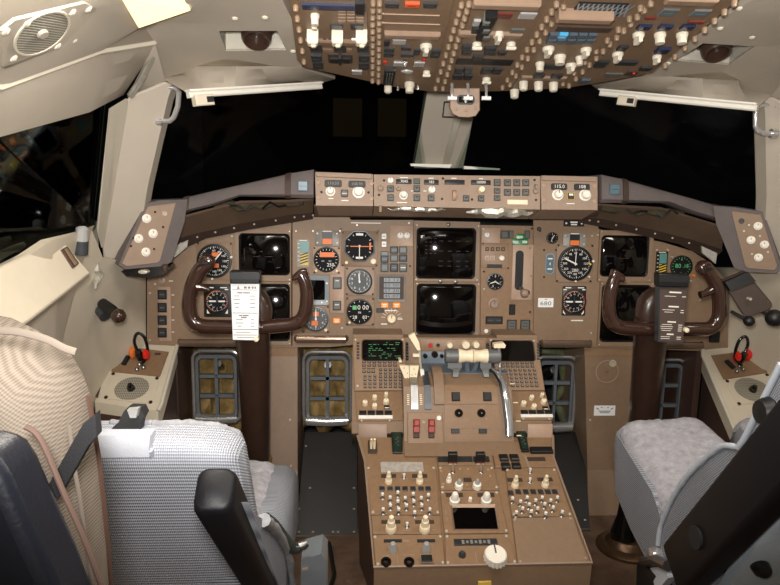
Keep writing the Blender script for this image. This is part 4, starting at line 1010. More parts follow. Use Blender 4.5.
# --- throttle quadrant
tq = thing('throttle_quadrant', 'brown throttle quadrant with ivory-gripped thrust levers in the middle of the pedestal', 'throttle', V((.01, -.25, .56)))
x0, x1 = QF1.hit(403.5, 395).x, QF1.hit(514, 420).x
prof = [(-.055, .776), (-.097, .776), (-.102, .70), (-.20, .70), (-.26, .682), (-.285, .642), (-.315, .554), (-.365, .5345), (-.28, .5), (-.055, .5)]
prof_block(x0, x1, prof, 'housing', 'panel_brown', tq)
cxl, cxr = QF1.hit(444.5, 395).x, QF1.hit(496.5, 395).x
c_ = MB(); c_.slab([V((cxl, -.262, .6835)), V((cxr, -.262, .6835)), V((cxr+.004, -.2875, .6425)), V((cxl-.002, -.2875, .6425))], (0, .006, .003)); c_.obj('upper_face', 'module_brown', tq)
c_ = MB(); c_.slab([V((cxl-.002, -.2880, .6415)), V((cxr+.004, -.2880, .6415)), V((cxr+.004, -.318, .5535)), V((cxl-.002, -.318, .5535))], (0, .006, .003)); c_.obj('lower_face', 'module_brown', tq)
for x in (455.5, 487): button(QF1, x, 397, 9, 9.5, tq, 'black_soft', .009, 'switch_block', bars=None)
for i, x in enumerate((458.5, 481)):
    k_ = knob(QF2, x, 413, 4.3, tq, 'black_gloss', .010, 'round_lamp', mark=None); MB(QF2.at(x, 413)).dash(.003, .003, 0, 0, .0105).obj('lamp_mark', 'light_plate', k_)
for x in (455, 482.5): button(QF2, x, 431, 9, 5, tq, 'button_dark', .008, 'switch_block', bars=None)
q = MB()
for pl_, a, b_ in ((QF1, (447, 389.6), (495, 389.6)), (QF2, (446, 403.5), (496, 403.5)), (QF2, (446, 428.5), (497, 428.5)), (QF2, (446, 439), (497, 439)), (QF2, (461, 405.8), (476, 405.8)), (QF2, (466, 408.6), (472, 408.6))):
    A, B = pl_.hit(*a, h=.0045), pl_.hit(*b_, h=.0045); q.add([A, B, B+V((0, 0, .0012)), A+V((0, 0, .0012))], [(0, 1, 2, 3)])
q.obj('edge_lines', 'light_plate', tq)
# fuel cut-off switches
fc = MB(QF2.mat()); fc.prism(QF2.poly([(407.5, 412.5), (442.5, 412.5), (443.5, 446), (407.5, 446)]), -.002, .005, cham=.0015); fc.obj('cutoff_plate', 'module_brown', tq)
for x in (416.3, 431.3):
    M_ = QF2.at(x, 431, .005); hw = QF2.size(x, 425, 6.6)/2
    o = MB(M_).box(-hw, hw, -.004, .014, 0, .016, cham=.002).obj('cutoff_switch', 'cutoff_red', tq, label='red fuel cutoff switch'); q = MB(M_); q.box(-hw*.95, hw*.95, .012, .030, .004, .022, cham=.003); q.obj('grip', 'cutoff_red', o)
    MB(M_).box(-hw*.9, hw*.9, -.018, -.002, 0, .009, cham=.002).obj('lower_half', 'dark_brown', o)
knob(QF2, 438.7, 418, 2.6, tq, 'white', .008, 'guard_button', mark=None); MB(QF2.at(423.5, 422)).lathe([(.0045, .004), (.004, .007), (.0003, .007)], 10).obj('lock', 'pale_brown', tq)
# slots left: speedbrake quadrant plates
for (xa, xb, m_) in ((411, 418, 'steel'), (424.5, 431, 'dark_steel')):
    A = [V((QF1.hit(xa, 400).x, y, z)) for y, z in ((-.19, .7015), (-.258, .6835), (-.2845, .645), (-.290, .628))]; B = [V((QF1.hit(xb, 400).x, p.y, p.z)) for p in A]
    MB().grid([[p+V((0, -.002, .003)) for p in A], [p+V((0, -.002, .003)) for p in B]], (0, .004, -.004)).obj('slot_plate', m_, tq)
for x in (408.2, 421):
    q = MB(QF1.at(x, 399, .001))
    for k in range(6): q.dash(.006, .002, 0, -.014+.005*k, .001)
    q.obj('scale_marks', 'ivory', tq)
hump = [V((QF1.hit(434, 400).x, y, z)) for y, z in ((-.15, .70), (-.20, .722), (-.25, .712), (-.286, .668), (-.292, .645), (-.25, .62), (-.15, .62))]; hump2 = [p+V((.026, 0, 0)) for p in hump]
q = MB(); q.loft([hump, hump2]); q.obj('curved_cover', 'panel_brown', tq, ang=50)
# flap quadrant right: chrome arc
q = MB(); A = []
for px, y, z in ((497, -.17, .709), (501, -.225, .703), (504, -.262, .688), (506, -.288, .645), (508, -.302, .60), (508, -.316, .566)): A.append(V((QF2.hit(px, 410).x, y-.003, z+.003)))
q.tube(A, .011, 10, flat=.35, up=(1, 0, 0)); q.obj('flap_track', 'chrome', tq)
B_ = [p+V((-.009, -.005, .004)) for p in A]; MB().tube(B_, .0035, 6).obj('track_slot', 'black', tq)
for k in range(4): MB().slab([A[2+k if k < 3 else 5]+V((.018, -.003, .0)), A[2+k if k < 3 else 5]+V((.030, -.003, 0)), A[2+k if k < 3 else 5]+V((.030, -.003, .0022)), A[2+k if k < 3 else 5]+V((.018, -.003, .0022))], (0, .003, 0)).obj('scale_mark', 'ivory', tq)
# forward shelf with small knobs and the blue-grey well
plate(QS, 420, 339, 487, 351, tq, 'module_brown', 'shelf_face', z=(-.002, .002)); plate(QS, 420, 351.3, 500, 366, tq, 'quad_blue', 'well_face', z=(-.002, .0015))
MB().box(QS.hit(421, 360).x, QS.hit(500, 360).x, -.20, -.101, .70, .7022).obj('well_floor', 'quad_blue', tq)
M_ = QS.at(430.3, 345); MB(M_).box(-.005, .005, -.005, .005, 0, .008, cham=.001).obj('button', 'red', tq)
knob(QS, 438, 345, 1.8, tq, 'black', .006, 'button', mark=None); knob(QS, 449.2, 344.5, 3.2, tq, 'ivory', .016, mark=None); knob(QS, 465, 344, 4.4, tq, 'ivory', .02, mark=None); knob(QS, 475.3, 344, 3.6, tq, 'ivory', .02, mark=None)
for p, r in (((425, 355.5), 2.4), ((434.5, 354), 3.4), ((441.5, 355.5), 2)): knob(QS, *p, r, tq, 'black_gloss', .014, mark=None)
QW = Pl((0, -.14, .72), (1, 0, 0), (0, .2, 1)); M_, hw, hh = QW.rect(429, 367.5, 446.5, 378); MB(M_).box(-hw, hw, -hh, hh, -.02, 0, cham=.002).obj('dark_recess', 'black_soft', tq)
# thrust levers
LX = lambda px: atY(px, 356, -.20).x
HZ = atY(472, 356, -.20).z; hr = atY(472, 349, -.20).z-HZ
for xa, xb, xc, arm_, lab in ((445, 458, 472.3, (447.5, 461.5), 'left'), (500, 487.3, 473, (480, 491), 'right')):
    X0, X1, X2 = LX(xa), LX(xb), LX(xc); C_ = V((0, -.20, HZ))
    RY = Matrix.Translation(V((X0, -.20, HZ))) @ Matrix.Rotation(PI/2 if X2 > X0 else -PI/2, 4, 'Y')
    t = MB(RY).lathe([(hr*.9, 0), (hr*1.0, .002), (hr*1.0, abs(X1-X0)), (hr*.85, abs(X1-X0)+.001)], 24).obj('thrust_lever', 'lever_grey', tq, label='%s thrust lever with ivory grip' % lab)
    L_ = abs(X2-X1); MB(RY @ Matrix.Translation((0, 0, abs(X1-X0)))).lathe([(hr*1.0, 0), (hr*.98, L_*.2), (hr*.8, L_*.55), (hr*.86, L_*.8), (hr*.98, L_*.97), (hr*.9, L_)], 24).obj('grip', 'ivory', t)
    a0, a1 = LX(arm_[0]), LX(arm_[1]); w_ = .0045
    xm = (a0*.35+a1*.65) if xa < xb else (a0*.6+a1*.4)
    sec = lambda x, y, z, hw, hd: [(x-hw, y-hd, z), (x+hw, y-hd, z), (x+hw, y+hd, z), (x-hw, y+hd, z)]
    MB().loft([sec((a0+a1)/2, -.200, HZ-hr*.7, (a1-a0)/2, .008), sec((a0+a1)/2, -.202, HZ-hr*1.6, (a1-a0)/2, .008), sec((a0+a1)/2+(.004 if xa < xb else -.002), -.208, HZ-.035, .009, .008), sec((a0+a1)/2, -.215, HZ-.052, .007, .009), sec((a0+a1)/2-.002, -.20, .69, .006, .012)]).obj('arm', 'lever_grey', t)
    r_ = MB(); r_.tube([(X2*.7+X1*.3, -.195, HZ-hr*.8), (X2*.7+X1*.3, -.19, HZ-.03), (X2*.8+X1*.2, -.18, .70)], .007, 8, flat=.6); r_.obj('reverse_link', 'quad_blue', t)
# speedbrake lever and its companion
S = lambda px, py, y=-.205: atY(px, py, y)
def flat_lever(name, poly, y, th, m_, t_, dy=0):
    P_ = [atY(px, py, y+dy*i) for i, (px, py) in enumerate(poly)]; return MB().slab(P_, (0, th, 0)).obj(name, m_, t_)
g_ = MB().tube([S(419.3, 348), S(420.2, 362), S(421.5, 374, -.2), V((S(423, 380).x, -.19, .69))], .0035, 8).obj('speedbrake_lever', 'screw_light', tq, label='slim lever with flared ivory head')
flat_lever('head', [(408.5, 336), (414.5, 333), (419.3, 343), (420.5, 350), (417.5, 350.5), (413.5, 344)], -.212, .014, 'ivory', g_)
flat_lever('side_tab', [(413, 354), (419.5, 354), (419.5, 357), (413, 357)], -.21, .008, 'ivory', g_)
flat_lever('collar', [(420, 370), (424, 370), (424.5, 377), (421, 377)], -.212, .012, 'white', g_)
g_ = flat_lever('flap_paddle', [(399.5, 365.5), (409, 366), (409.2, 386), (407, 384.5), (404, 377)], -.222, .012, 'ivory', tq); g2 = flat_lever('flap_paddle', [(409.6, 366), (419, 366), (417, 377), (413.5, 385), (409.6, 386)], -.222, .012, 'ivory', tq)
for x, y, g in ((404, 368), (408, 373), (407, 378), (414, 369), (412, 375), (415, 375)) and [(404, 368, g_), (407.5, 373, g_), (407, 378, g_), (414, 369, g2), (412, 375, g2), (415.5, 374, g2)]: MB(Matrix.Translation(atY(x, y, -.2222)) @ Matrix.Rotation(PI/2, 4, 'X')).cyl(.0016, 0, .001, n=8).obj('rivet', 'pale_brown', g)
for x in (407, 418.3): MB(Matrix.Translation(S(x, 385, -.23)) @ Matrix.Rotation(PI/2, 4, 'X')).lathe([(.005, -.03), (.005, .0), (.004, .003), (.0003, .003)], 10).obj('stop_pin', 'ivory', tq)
MB(Matrix.Translation(S(400.3, 361.5, -.21)) @ Matrix.Rotation(PI/2, 4, 'X')).lathe([(.004, -.03), (.0045, 0), (.0003, .004)], 10).obj('stop_pin', 'ivory', tq)
# flap handle
g_ = flat_lever('flap_handle', [(494, 344), (504, 343), (506, 345.5), (505, 348), (494, 348.2)], -.215, .02, 'ivory', tq); MB().tube([atY(499, 348, -.21), atY(500, 362, -.20), atY(500, 380, -.19)], .004, 8).obj('stem', 'chrome', g_)

# --- stabiliser trim pieces on the lower shoulders
t = thing('trim_switch', 'pair of slim ivory trim levers on the left shoulder of the pedestal', 'switch', PA.hit(373, 446))
plate(PA, 368, 440.5, 377, 453, t, 'dark_brown', 'base', z=(-.0004, .002))
for x in (371.2, 374.3): MB(PA.at(x, 449)).tube([(0, 0, .001), (0, .004, .022), (0, -.002, .034)], [.003, .0042, .0025], 8).obj('lever', 'ivory', t)
def tubewin(label, poly, m_):
    t = thing('trim_indicator', label, 'indicator', PA.hit(*poly[0]), 'trim indicator windows'); q = PA.poly(poly)
    MB(PA.mat()).prism(q, -.0004, .004, cham=.001).obj('frame', 'black', t)
    cx = sum(p[0] for p in q)/4; cy = sum(p[1] for p in q)/4
    w_ = MB(PA.mat()).prism([(cx+(x-cx)*.75, cy+(y-cy)*.85) for x, y in q], .004, .0055).obj('window', 'green_glass', t)
    g = MB(PA.mat())
    for k in range(5): g.dash(.004, .0012, cx+.001*((-1)**k)*2, cy-.014+.007*k, .006)
    g.obj('graduations', 'light_plate', w_)
mat('green_glass', (34, 52, 44), .15)
tubewin('dark green glass trim scale window left of the red cutoff switches', [(391, 433), (402.5, 433), (402.5, 453.5), (392.5, 453.5)], 1)
tubewin('dark green glass trim scale window right of the chrome flap track', [(516, 432), (525.5, 432), (529, 452), (521.5, 452)], 1)

# --- aft radio modules
def module(name, label, cat, poly, m='module_brown', group=None, z=.003):
    q = PA.poly(poly); c = (sum(p[0] for p in q)/len(q), sum(p[1] for p in q)/len(q)); t = thing(name, label, cat, PA.p(*c), group)
    cx, cy = c; q = [(cx+(x-cx)*.992, cy+(y-cy)*.985) for x, y in q]
    MB(PA.mat()).prism(q, -.03, z, cham=.001).obj('face_plate', m, t)
    return t
def corner_screws(t, poly, ins=2.4, m='screw_light'):
    cx = sum(p[0] for p in poly)/4; cy = sum(p[1] for p in poly)/4
    for x, y in poly: MB(PA.at(x+(cx-x)*ins/abs(cx-x), y+(cy-y)*ins/abs(cy-y))).lathe([(.0036, .002), (.0034, .0045), (.0022, .0055), (.0003, .0055)], 8).obj('screw', m, t)
def slotmark(t, x, y, w_, h_=3.5, m='dark_brown'): M_, a, b_ = PA.rect(x-w_/2, y-h_/2, x+w_/2, y+h_/2); MB(M_).box(-a, a, -b_, b_, .002, .0042).obj('scale_window', m, t)
def tgl(t, x, y, m='steel', tip='white'): # picture point is the bright tip
    toggle(PA, x, y+3.5, t, .017, (0, .1), m, tip, r=.0026)
def audio(label, poly, cones, dark, r1, r2, r3, nu):
    t = module('audio_selector_panel', label, 'panel', poly, group='audio selector panels'); corner_screws(t, poly)
    for x, y in cones: slotmark(t, x, y-6, 15); conek(PA, x, y, 3.7, t, .036)
    for x, y in dark: M_, a, b_ = PA.rect(x-2.6, y-2.2, x+2.6, y+2.2); MB(M_).box(-a, a, -b_, b_, .002, .006, cham=.001).obj('lamp_key', 'button_dark', t)
    for x, y in r1+r2+r3: tgl(t, x, y)
    mx_ = sum(x for x, y in cones)/2; toggle(PA, mx_, cones[0][1]-4, t, .014, (0, .2), 'white')
    legend(PA, [(mx_, cones[0][1]-3, 8, .8)]+[(x, y+6, 3.4, .7) for x, y in r3], t, 'light_plate', .0036)
    return t
mA = audio('audio panel of chrome toggle rows at left of the pedestal, beneath a silver tape strip', [(366, 466.5), (436, 466.5), (440, 515.5), (370.5, 515.5)], [(388.5, 483), (419.5, 483)], [(382, 490), (390, 490), (397.5, 490), (405, 490), (413, 490), (421, 490), (428, 490)],
      [(382.4, 496), (390, 499), (397.6, 494), (405, 499.5), (413, 495.5), (421, 499.5), (428, 496.6)], [(390.3, 507), (397.8, 503), (406.3, 507), (413.6, 503), (421.6, 507)], [(383, 511), (398.5, 511), (414.4, 514), (429.5, 511)], 0)
M_, hw, hh = PA.rect(380.5, 463, 423.5, 473); rnd = random.Random(9); pl_ = [(x*(1+rnd.uniform(-.04, .03)), y*(1+rnd.uniform(-.12, .1))) for x, y in rrect(hw, hh, .004, 3)]; tag(MB(M_).prism(pl_, .0032, .0042).obj('tape_strip', 'tape'), 'torn strip of silver tape stuck above the left toggle rows of the pedestal', 'tape')
mB = audio('audio panel of chrome toggle rows at right of the pedestal, above the blank plate', [(505, 468.5), (556.5, 468.5), (572, 517.5), (511.5, 517.5)], [(514.7, 487), (544.8, 486.5)], [(510.5, 494), (518, 493), (525.5, 493), (533, 493), (540.5, 493), (547.5, 493), (554.5, 493)],
      [(512, 500), (520, 503), (526.5, 499), (535, 502), (541.5, 499), (550, 502), (556.7, 499)], [(522, 510), (528.6, 506), (537, 510), (544, 505.5), (552.4, 509)], [(515.8, 514), (530.7, 513), (545, 515), (561.5, 513.5)], 0)
t = module('frequency_panel', 'narrow brown module with two tall stacked ivory knobs at lower left of pedestal', 'panel', [(371, 516), (440, 516), (442, 534.5), (372.5, 535)])
for x in (390.8, 424.5): slotmark(t, x, 523, 19); conek(PA, x, 530.5, 5.6, t, .044)
toggle(PA, 407, 528, t, .014, (0, .2), 'white'); legend(PA, [(407, 531.5, 8, .8), (434, 531, 5, 1)], t, 'light_plate', .0036)
pc = [(372.5, 535.5), (442.5, 535), (445, 566), (375.5, 567.5)]
t = module('intercom_panel', 'brown module with two silver knobs and black sockets, rear left corner of pedestal', 'panel', pc); corner_screws(t, pc)
for x in (392.7, 426): slotmark(t, x, 542, 18, 3, 'black_soft'); r = PA.size(x, 549, 9)/2; MB(PA.at(x, 551)).lathe([(r, .002), (r, .01), (r*.8, .013), (r*.75, .02), (r*.5, .024), (.0003, .025)], 18).obj('silver_knob', 'silver', t)
for x in (386, 409): r = PA.size(x, 563, 11)/2; MB(PA.at(x, 563.5)).lathe([(r, .002), (r*.95, .007), (r*.5, .007), (r*.45, .003), (.0003, .003)], 20).obj('socket', 'black_gloss', t)
button(PA, 426.5, 561.5, 12.5, 8, t, 'black', .012, 'push_block', bars=None, frame_m='light_plate')
legend(PA, [(386, 557, 6, .8), (409, 556, 12, .8), (397.5, 561, .8, 8), (406, 542, 6, 2)], t, 'light_plate', .0036)
# middle column
t = module('engine_fire_panel', 'module with two upright black fire handles on dark strip behind the throttle quadrant', 'panel', [(436, 456), (492, 456), (494, 466), (438, 466)])
M_, hw, hh = PA.rect(437.5, 458, 472, 463); MB(M_).box(-hw, hw, -hh, hh, .002, .006).obj('dark_strip', 'button_dark', t); M_, hw, hh = PA.rect(473, 458, 489, 463); MB(M_).box(-hw, hw, -hh, hh, .002, .006).obj('dark_strip', 'button_dark', t)
for x in (452, 479.5):
    M_ = PA.at(x, 463.5); o = MB(M_).box(-.011, .011, -.004, .008, .003, .034, cham=.002).obj('fire_handle', 'black', t)
    MB(M_).box(-.008, .008, -.0055, -.0035, .005, .009).obj('lamp_strip', 'red_dark', o); MB(M_).box(-.009, .009, -.009, -.004, .0025, .005).obj('bracket', 'screw_light', o)
pm = [(438, 466.5), (494, 466.5), (499, 490.5), (440, 490.5)]
t = module('lighting_panel', 'module with one plain and two silver-topped white knobs below the fire handles', 'panel', pm); corner_screws(t, pm)
conek(PA, 448.7, 482, 2.9, t, .026, 'knob_white')
for x in (458.6, 476.7):
    r = PA.size(x, 486, 8.4)/2; o = MB(PA.at(x, 488)).lathe([(r*1.05, .002), (r, .012), (r*.95, .014), (r*.5, .016)], 18).obj('knob', 'knob_white', t); MB(PA.at(x, 488)).lathe([(r*.6, .014), (r*.55, .022), (r*.35, .027), (.0003, .028)], 14).obj('silver_cap', 'silver', o)
slotmark(t, 467.5, 481, 8, 4, 'dark_brown'); toggle(PA, 453, 473, t, .02, (0, .5), 'light_plate'); toggle(PA, 481, 473, t, .02, (0, .5), 'light_plate')
for p in ((441, 472), (460, 470), (468, 470), (488, 471), (490, 477), (467, 486), (443, 485)): MB(PA.at(*p)).lathe([(.003, .002), (.0026, .0045), (.0003, .005)], 8).obj('screw', 'pale_brown', t)
pr_ = [(440, 491), (499, 491), (508.5, 534), (444, 534.5)]
t = module('weather_radar', 'module with small black radar screen and two ribbed white knobs in pedestal middle', 'radar', pr_); corner_screws(t, pr_)
for x in (454.2, 485.7):
    slotmark(t, x, 496, 17, 4)
    r = PA.size(x, 502, 10.4)/2; M_ = PA.at(x, 503.5); o = MB(M_).lathe([(r, .002), (r, .014), (r*.8, .015)], 12).obj('knob', 'knob_white', t, ang=20); MB(M_).lathe([(r*.72, .014), (r*.7, .026), (r*.5, .032), (.0003, .033)], 16).obj('inner_knob', 'knob_white', o)
knob(PA, 470, 501.5, 2, t, 'knob_white', .012, mark=None)
q = PA.poly([(451, 506.5), (495, 506.5), (499, 531.5), (454, 531.5)]); q2 = PA.poly([(452.2, 509), (494.4, 509), (497.8, 530.3), (455, 530.3)])
MB(PA.mat()).ring(q, q2, .002, .008, zi=.004).obj('bezel', 'pale_brown', t); MB(PA.mat()).prism(q2, .002, .0045).obj('screen', 'screen', t)
legend(PA, [(446, 513, 1, 4), (447, 520, 1, 4)], t, 'light_plate', .0036)
pt = [(444.5, 535), (508.5, 534.5), (517, 565), (445.5, 566)]
t = module('trim_control_panel', 'module with a large ribbed white wheel knob at the rear middle of the pedestal', 'panel', pt); corner_screws(t, pt)
M_, hw, hh = PA.rect(454, 540.5, 497, 546.5); o = MB(M_).box(-hw, hw, -hh, hh, .002, .007, cham=.001).obj('scale_strip', 'button_dark', t); q = MB(M_)
for k in range(7): q.dash(hw*.12, hh*(.9 if k % 2 else 1.3), hw*(-.6+.2*k), -hh*.2, .0074)
q.obj('scale_marks', 'bezel_grey', o)
q = MB(PA.at(462, 556.5)); r = .008; q.lathe([(r, .002), (r*.9, .01), (r*.5, .014), (.0003, .014)], 16); q.obj('grey_knob', 'dark_steel', t)
r = PA.size(495, 558, 24)/2; M_ = PA.at(495, 559.5); prof_ = []
q = MB(M_); N = 36; zz = (.002, .014, .018, .020); rr_ = (1.0, .97, .9, .8); vs = []
for z, k in zip(zz, rr_):
    for i in range(N): a = 2*PI*i/N; s_ = (1.0 if i % 2 else .9) if z < .016 else 1; vs.append((r*k*s_*math.cos(a), r*k*s_*math.sin(a), z))
q.add(vs, [(a*N+i, a*N+(i+1) % N, (a+1)*N+(i+1) % N, (a+1)*N+i) for a in range(3) for i in range(N)]+[tuple(range(3*N, 4*N)), tuple(range(N))[::-1]]); o = q.obj('rudder_trim_knob', 'knob_white', t, label='large ribbed white wheel knob')
MB(M_).box(-r*.06, r*.06, 0, r*.85, .0195, .021).obj('index_mark', 'ink', o)
legend(PA, [(476, 559, .8, 10), (482, 549, 6, .8)], t, 'light_plate', .0036)
# right column
t = module('call_panel', 'module of four square black push buttons behind the right toggle rows', 'panel', [(492.5, 454), (553, 454), (556, 468), (495, 468)])
for x, y, w_, h_ in ((503.5, 459.5, 9.5, 7), (514, 459.5, 9.5, 7), (505.5, 467.5, 9.5, 6), (516, 467.5, 9.5, 6)): button(PA, x, y, w_, h_, t, 'black', .01, bars=((0, -.3, .7, .1),), legend='button_grey')
M_, hw, hh = PA.rect(530, 449.5, 552, 455); MB(M_).box(-hw, hw, -hh, hh, .002, .012, cham=.002).obj('black_block', 'black', t)
M_, hw, hh = PA.rect(527, 458.5, 545, 462); MB(M_).box(-hw, hw, -hh, hh, .002, .005).obj('dark_strip', 'dark_brown', t)
MB(PA.mat()).prism(PA.poly([(524, 457), (526, 457), (531, 472), (529.5, 472)]), .002, .0045).obj('divider', 'light_plate', t); toggle(PA, 530, 473.5, t, .014, (0, .2), 'white')
pb = [(511.8, 518.5), (573, 517), (588, 562), (517.5, 565.5)]
t = module('blank_plate', 'plain brown blanking plate at the rear right corner of the pedestal', 'plate', pb, 'panel_brown'); corner_screws(t, pb, 2.6, 'pale_brown')
# rear placard
p = [atY(478, 581.5, PA.hit(480, 566).y-.0), atY(491, 581, PA.hit(480, 566).y), atY(491, 590, PA.hit(480, 566).y), atY(478, 590, PA.hit(480, 566).y)]
mat('placard_yellow', (214, 178, 84), .5)
tag(MB().slab([q+V((0, -.004, 0)) for q in p], (0, .006, 0)).obj('yellow_placard', 'placard_yellow'), 'small yellow placard on the rear face of the pedestal', 'placard')
# ------------------------------------------------------------------ control columns and wheels
mat('silver', (186, 186, 184), .3, metal=.35)
def smooth_path(pts_, n=5):
    P_ = [V(p) for p in pts_]; out = []
    for i in range(len(P_)-1):
        p0, p1, p2, p3 = P_[max(0, i-1)], P_[i], P_[i+1], P_[min(len(P_)-1, i+2)]
        for k in range(n):
            t = k/n; out.append(.5*((2*p1)+(p2-p0)*t+(2*p0-5*p1+4*p2-p3)*t*t+(3*p1-p0-3*p2+p3)*t**3))
    out.append(P_[-1]); return out
def wheel(side):
    L = side < 0
    nm = 'left' if L else 'right'
    t = thing('control_column', 'dark brown control column and wheel in front of the %s seat, %s checklist at its hub' % (nm, 'white' if L else 'brown'), 'control column', V((side*.545, -.10, FZ)), 'control columns')
    YW = -.30
    # column tube down to the floor, raked forward
    c0 = atY(252.5 if L else 652, 318, -.262); c1 = atY(257 if L else 640, 458 if L else 452, -.10); c2 = c1 + (c1-c0)*.95; c2.z = max(c2.z, FZ)
    MB().tube([c0, TL(c0, c1, .5), c1, c2], [.044, .041, .038, .036], 24).obj('column', 'column_brown', t, ang=60)
    d = (c1-c0).normalized()
    MB().tube([c1-d*.002, c1+d*.004, c1+d*.008], [.041, .043, .041], 24).obj('collar_ring', 'brass', t)
    # hub
    h = atY(254 if L else 655, 312, -.265); RX = Matrix.Translation(h) @ Matrix.Rotation(PI/2, 4, 'X')
    MB(RX).lathe([(.05, -.03), (.056, -.015), (.056, .012), (.046, .022), (.03, .026), (.0003, .027)], 28, sx=.8, sy=1.15).obj('hub', 'column_brown', t, ang=60)
    # wheel rim with two horns
    if L:
        rim = [(207, 264), (199.5, 271), (191.5, 288), (189, 306), (192, 319.5), (202, 326), (225, 327), (252, 327.5), (276, 326), (296, 323), (304.5, 314), (307, 297), (305, 283), (300.5, 274)]
        rad = [.0145, .0135, .013, .013, .0135, .0135, .0135, .0135, .013, .013, .013, .0125, .0125, .011]
    else:
        rim = [(616.5, 274), (611.5, 287), (609, 303), (610.5, 318), (618, 326.5), (638, 328.5), (665, 329), (695, 329), (710, 328), (718.5, 318), (719.5, 302), (717, 287), (710, 275), (704, 268)]
        rad = [.011, .0125, .0125, .013, .0135, .0135, .0135, .0135, .0135, .0135, .013, .013, .0135, .0145]
    pr_ = [atY(x, y, YW) for x, y in rim]
    rad = [r_*(1.36 if 0 < i_ < 12 else 1.2) for i_, r_ in enumerate(rad)]
    sp = smooth_path(pr_, 5); rr = []
    for i in range(len(rim)-1): rr += [rad[i]+(rad[i+1]-rad[i])*k/5 for k in range(5)]
    rr.append(rad[-1])
    MB().tube(sp, rr, 14, up=(0, 1, 0)).obj('wheel_rim', 'horn_brown', t, ang=60)
    # outer horn: round switch pod, thumb prong
    pod = atY(*((207, 262) if L else (704, 268)), YW)
    o = MB(Matrix.Translation(pod) @ Matrix.Rotation(PI/2, 4, 'X')).lathe([(.013, -.016), (.019, -.010), (.0205, .002), (.018, .012), (.012, .016), (.0003, .0165)], 22).obj('switch_pod', 'horn_brown', t, ang=60)
    MB(Matrix.Translation(pod+V((0, -.017, 0))) @ Matrix.Rotation(PI/2, 4, 'X')).rbox(.009, .0035, .003, 0, .006, cham=.001).obj('trim_switch', 'black', o)
    a = [(197, 287), (203, 287.5), (209.5, 290)] if L else [(712, 290), (705, 293.5), (700, 295)]
    MB().tube([atY(x, y, YW-.004) for x, y in a], [.012, .009, .0055 if L else .010], 10).obj('thumb_prong', 'horn_brown', t, ang=60)
    # inner horn tip: flattened grip head
    if L: hd = [(300, 279), (292, 282), (291, 277), (299, 269.5), (306, 268), (309.5, 280)]
    else: hd = [(618, 281), (626, 283), (626, 276), (618.5, 270.5), (614.5, 269), (610, 283)]
    q = [atY(x, y, YW-.012) for x, y in hd]; g = MB().slab(q, (0, .024, 0)).obj('grip_head', 'horn_brown', t)
    bv = g.modifiers.new('b', 'BEVEL'); bv.width = .006; bv.segments = 3
    # checklist board clipped to the hub
    if L: top = [(229.5, 271), (259.5, 271.5), (260, 284), (230, 284)]; brd = [(230.3, 283), (259.5, 283), (258.5, 341), (232.5, 340.5)]; YB = -.352
    else: top = [(659, 273.5), (689.5, 274.5), (689, 287.5), (659, 287)]; brd = [(659.5, 286), (688, 287), (683.5, 344), (658.5, 342.5)]; YB = -.352
    B_ = [atY(x, y, YB) for x, y in brd]
    bo = MB().slab([p+V((0, .003, 0)) for p in B_], (0, .02, 0)).obj('checklist_holder', 'steel' if L else 'dark_steel', t)
    cen = sum(B_, V())/4; bu = (B_[1]-B_[0]+B_[2]-B_[3]).normalized(); bvv = (B_[0]-B_[3]+B_[1]-B_[2]); pl = Pl(cen, bu, bvv)
    MB().slab([TL(p, cen, .05 if not L else .03) for p in B_], (0, .004, 0)).obj('checklist_card', 'paper' if L else 'card_brown', t, label='white printed checklist card' if L else 'brown checklist card with white print')
    q = MB(pl.mat() @ Matrix.Translation((0, 0, .001))); W_ = (B_[1]-B_[0]).length; H_ = (B_[0]-B_[3]).length; rnd = random.Random(11 if L else 12)
    if L:
        q.add([(-.25*W_-.002, .40*H_, 0), (-.25*W_+.006, .40*H_, 0), (-.25*W_+.002, .455*H_, 0)], [(0, 1, 2)]); [q.dash(w__*W_, .005, x__*W_, .425*H_) for x__, w__ in ((.02, .1), (.15, .09), (.27, .07), (.36, .06))]
        for y in (.385, -.015, -.30, -.40): q.dash(.86*W_, .0016, 0, y*H_)
        [q.dash(w__*W_, .003, x__*W_, y__*H_) for x__, w__, y__ in ((-.17, .18, .335), (.06, .24, .335), (-.16, .12, -.06), (.02, .2, -.06), (-.05, .2, -.095))]
        for y in (.28, .215, .15, .085): q.dash(rnd.uniform(.12, .24)*W_, .0018, -.28*W_, y*H_); q.dash(rnd.uniform(.14, .2)*W_, .0018, .26*W_, y*H_)
        for y in (-.13, -.19, -.245): q.dash(rnd.uniform(.12, .3)*W_, .0016, -.2*W_, y*H_); q.dash(.12*W_, .0016, .25*W_, y*H_)
        q.dash(.5*W_, .0014, -.08*W_, -.35*H_); q.dash(.6*W_, .0014, 0, -.44*H_)
        q.obj('lettering', 'ink_grey', t)
        MB(Matrix.Translation(B_[2]+V((-.004, -.006, .006))) @ Matrix.Rotation(PI/2, 4, 'X')).lathe([(.006, -.006), (.006, .004), (.0003, .007)], 12).obj('clip_knob', 'ivory', t)
    else:
        for y, w_ in ((.40, .42), (.15, .36), (-.12, .3), (-.34, .24)): q.dash(w_*W_, .0036, 0, y*H_)
        for y in (.33, .09, .05, -.17, -.205, -.24, -.275, -.385, -.42): q.dash(rnd.uniform(.3, .5)*W_, .0013, -.16*W_, y*H_); q.dash(rnd.uniform(.1, .16)*W_, .0017, .32*W_, y*H_)
        q.obj('lettering', 'knob_white', t)
        MB(Matrix.Translation(B_[2]+V((.001, -.006, .037))) @ Matrix.Rotation(PI/2, 4, 'X')).lathe([(.006, -.006), (.006, .004), (.0003, .007)], 12).obj('clip_knob', 'ivory', t)
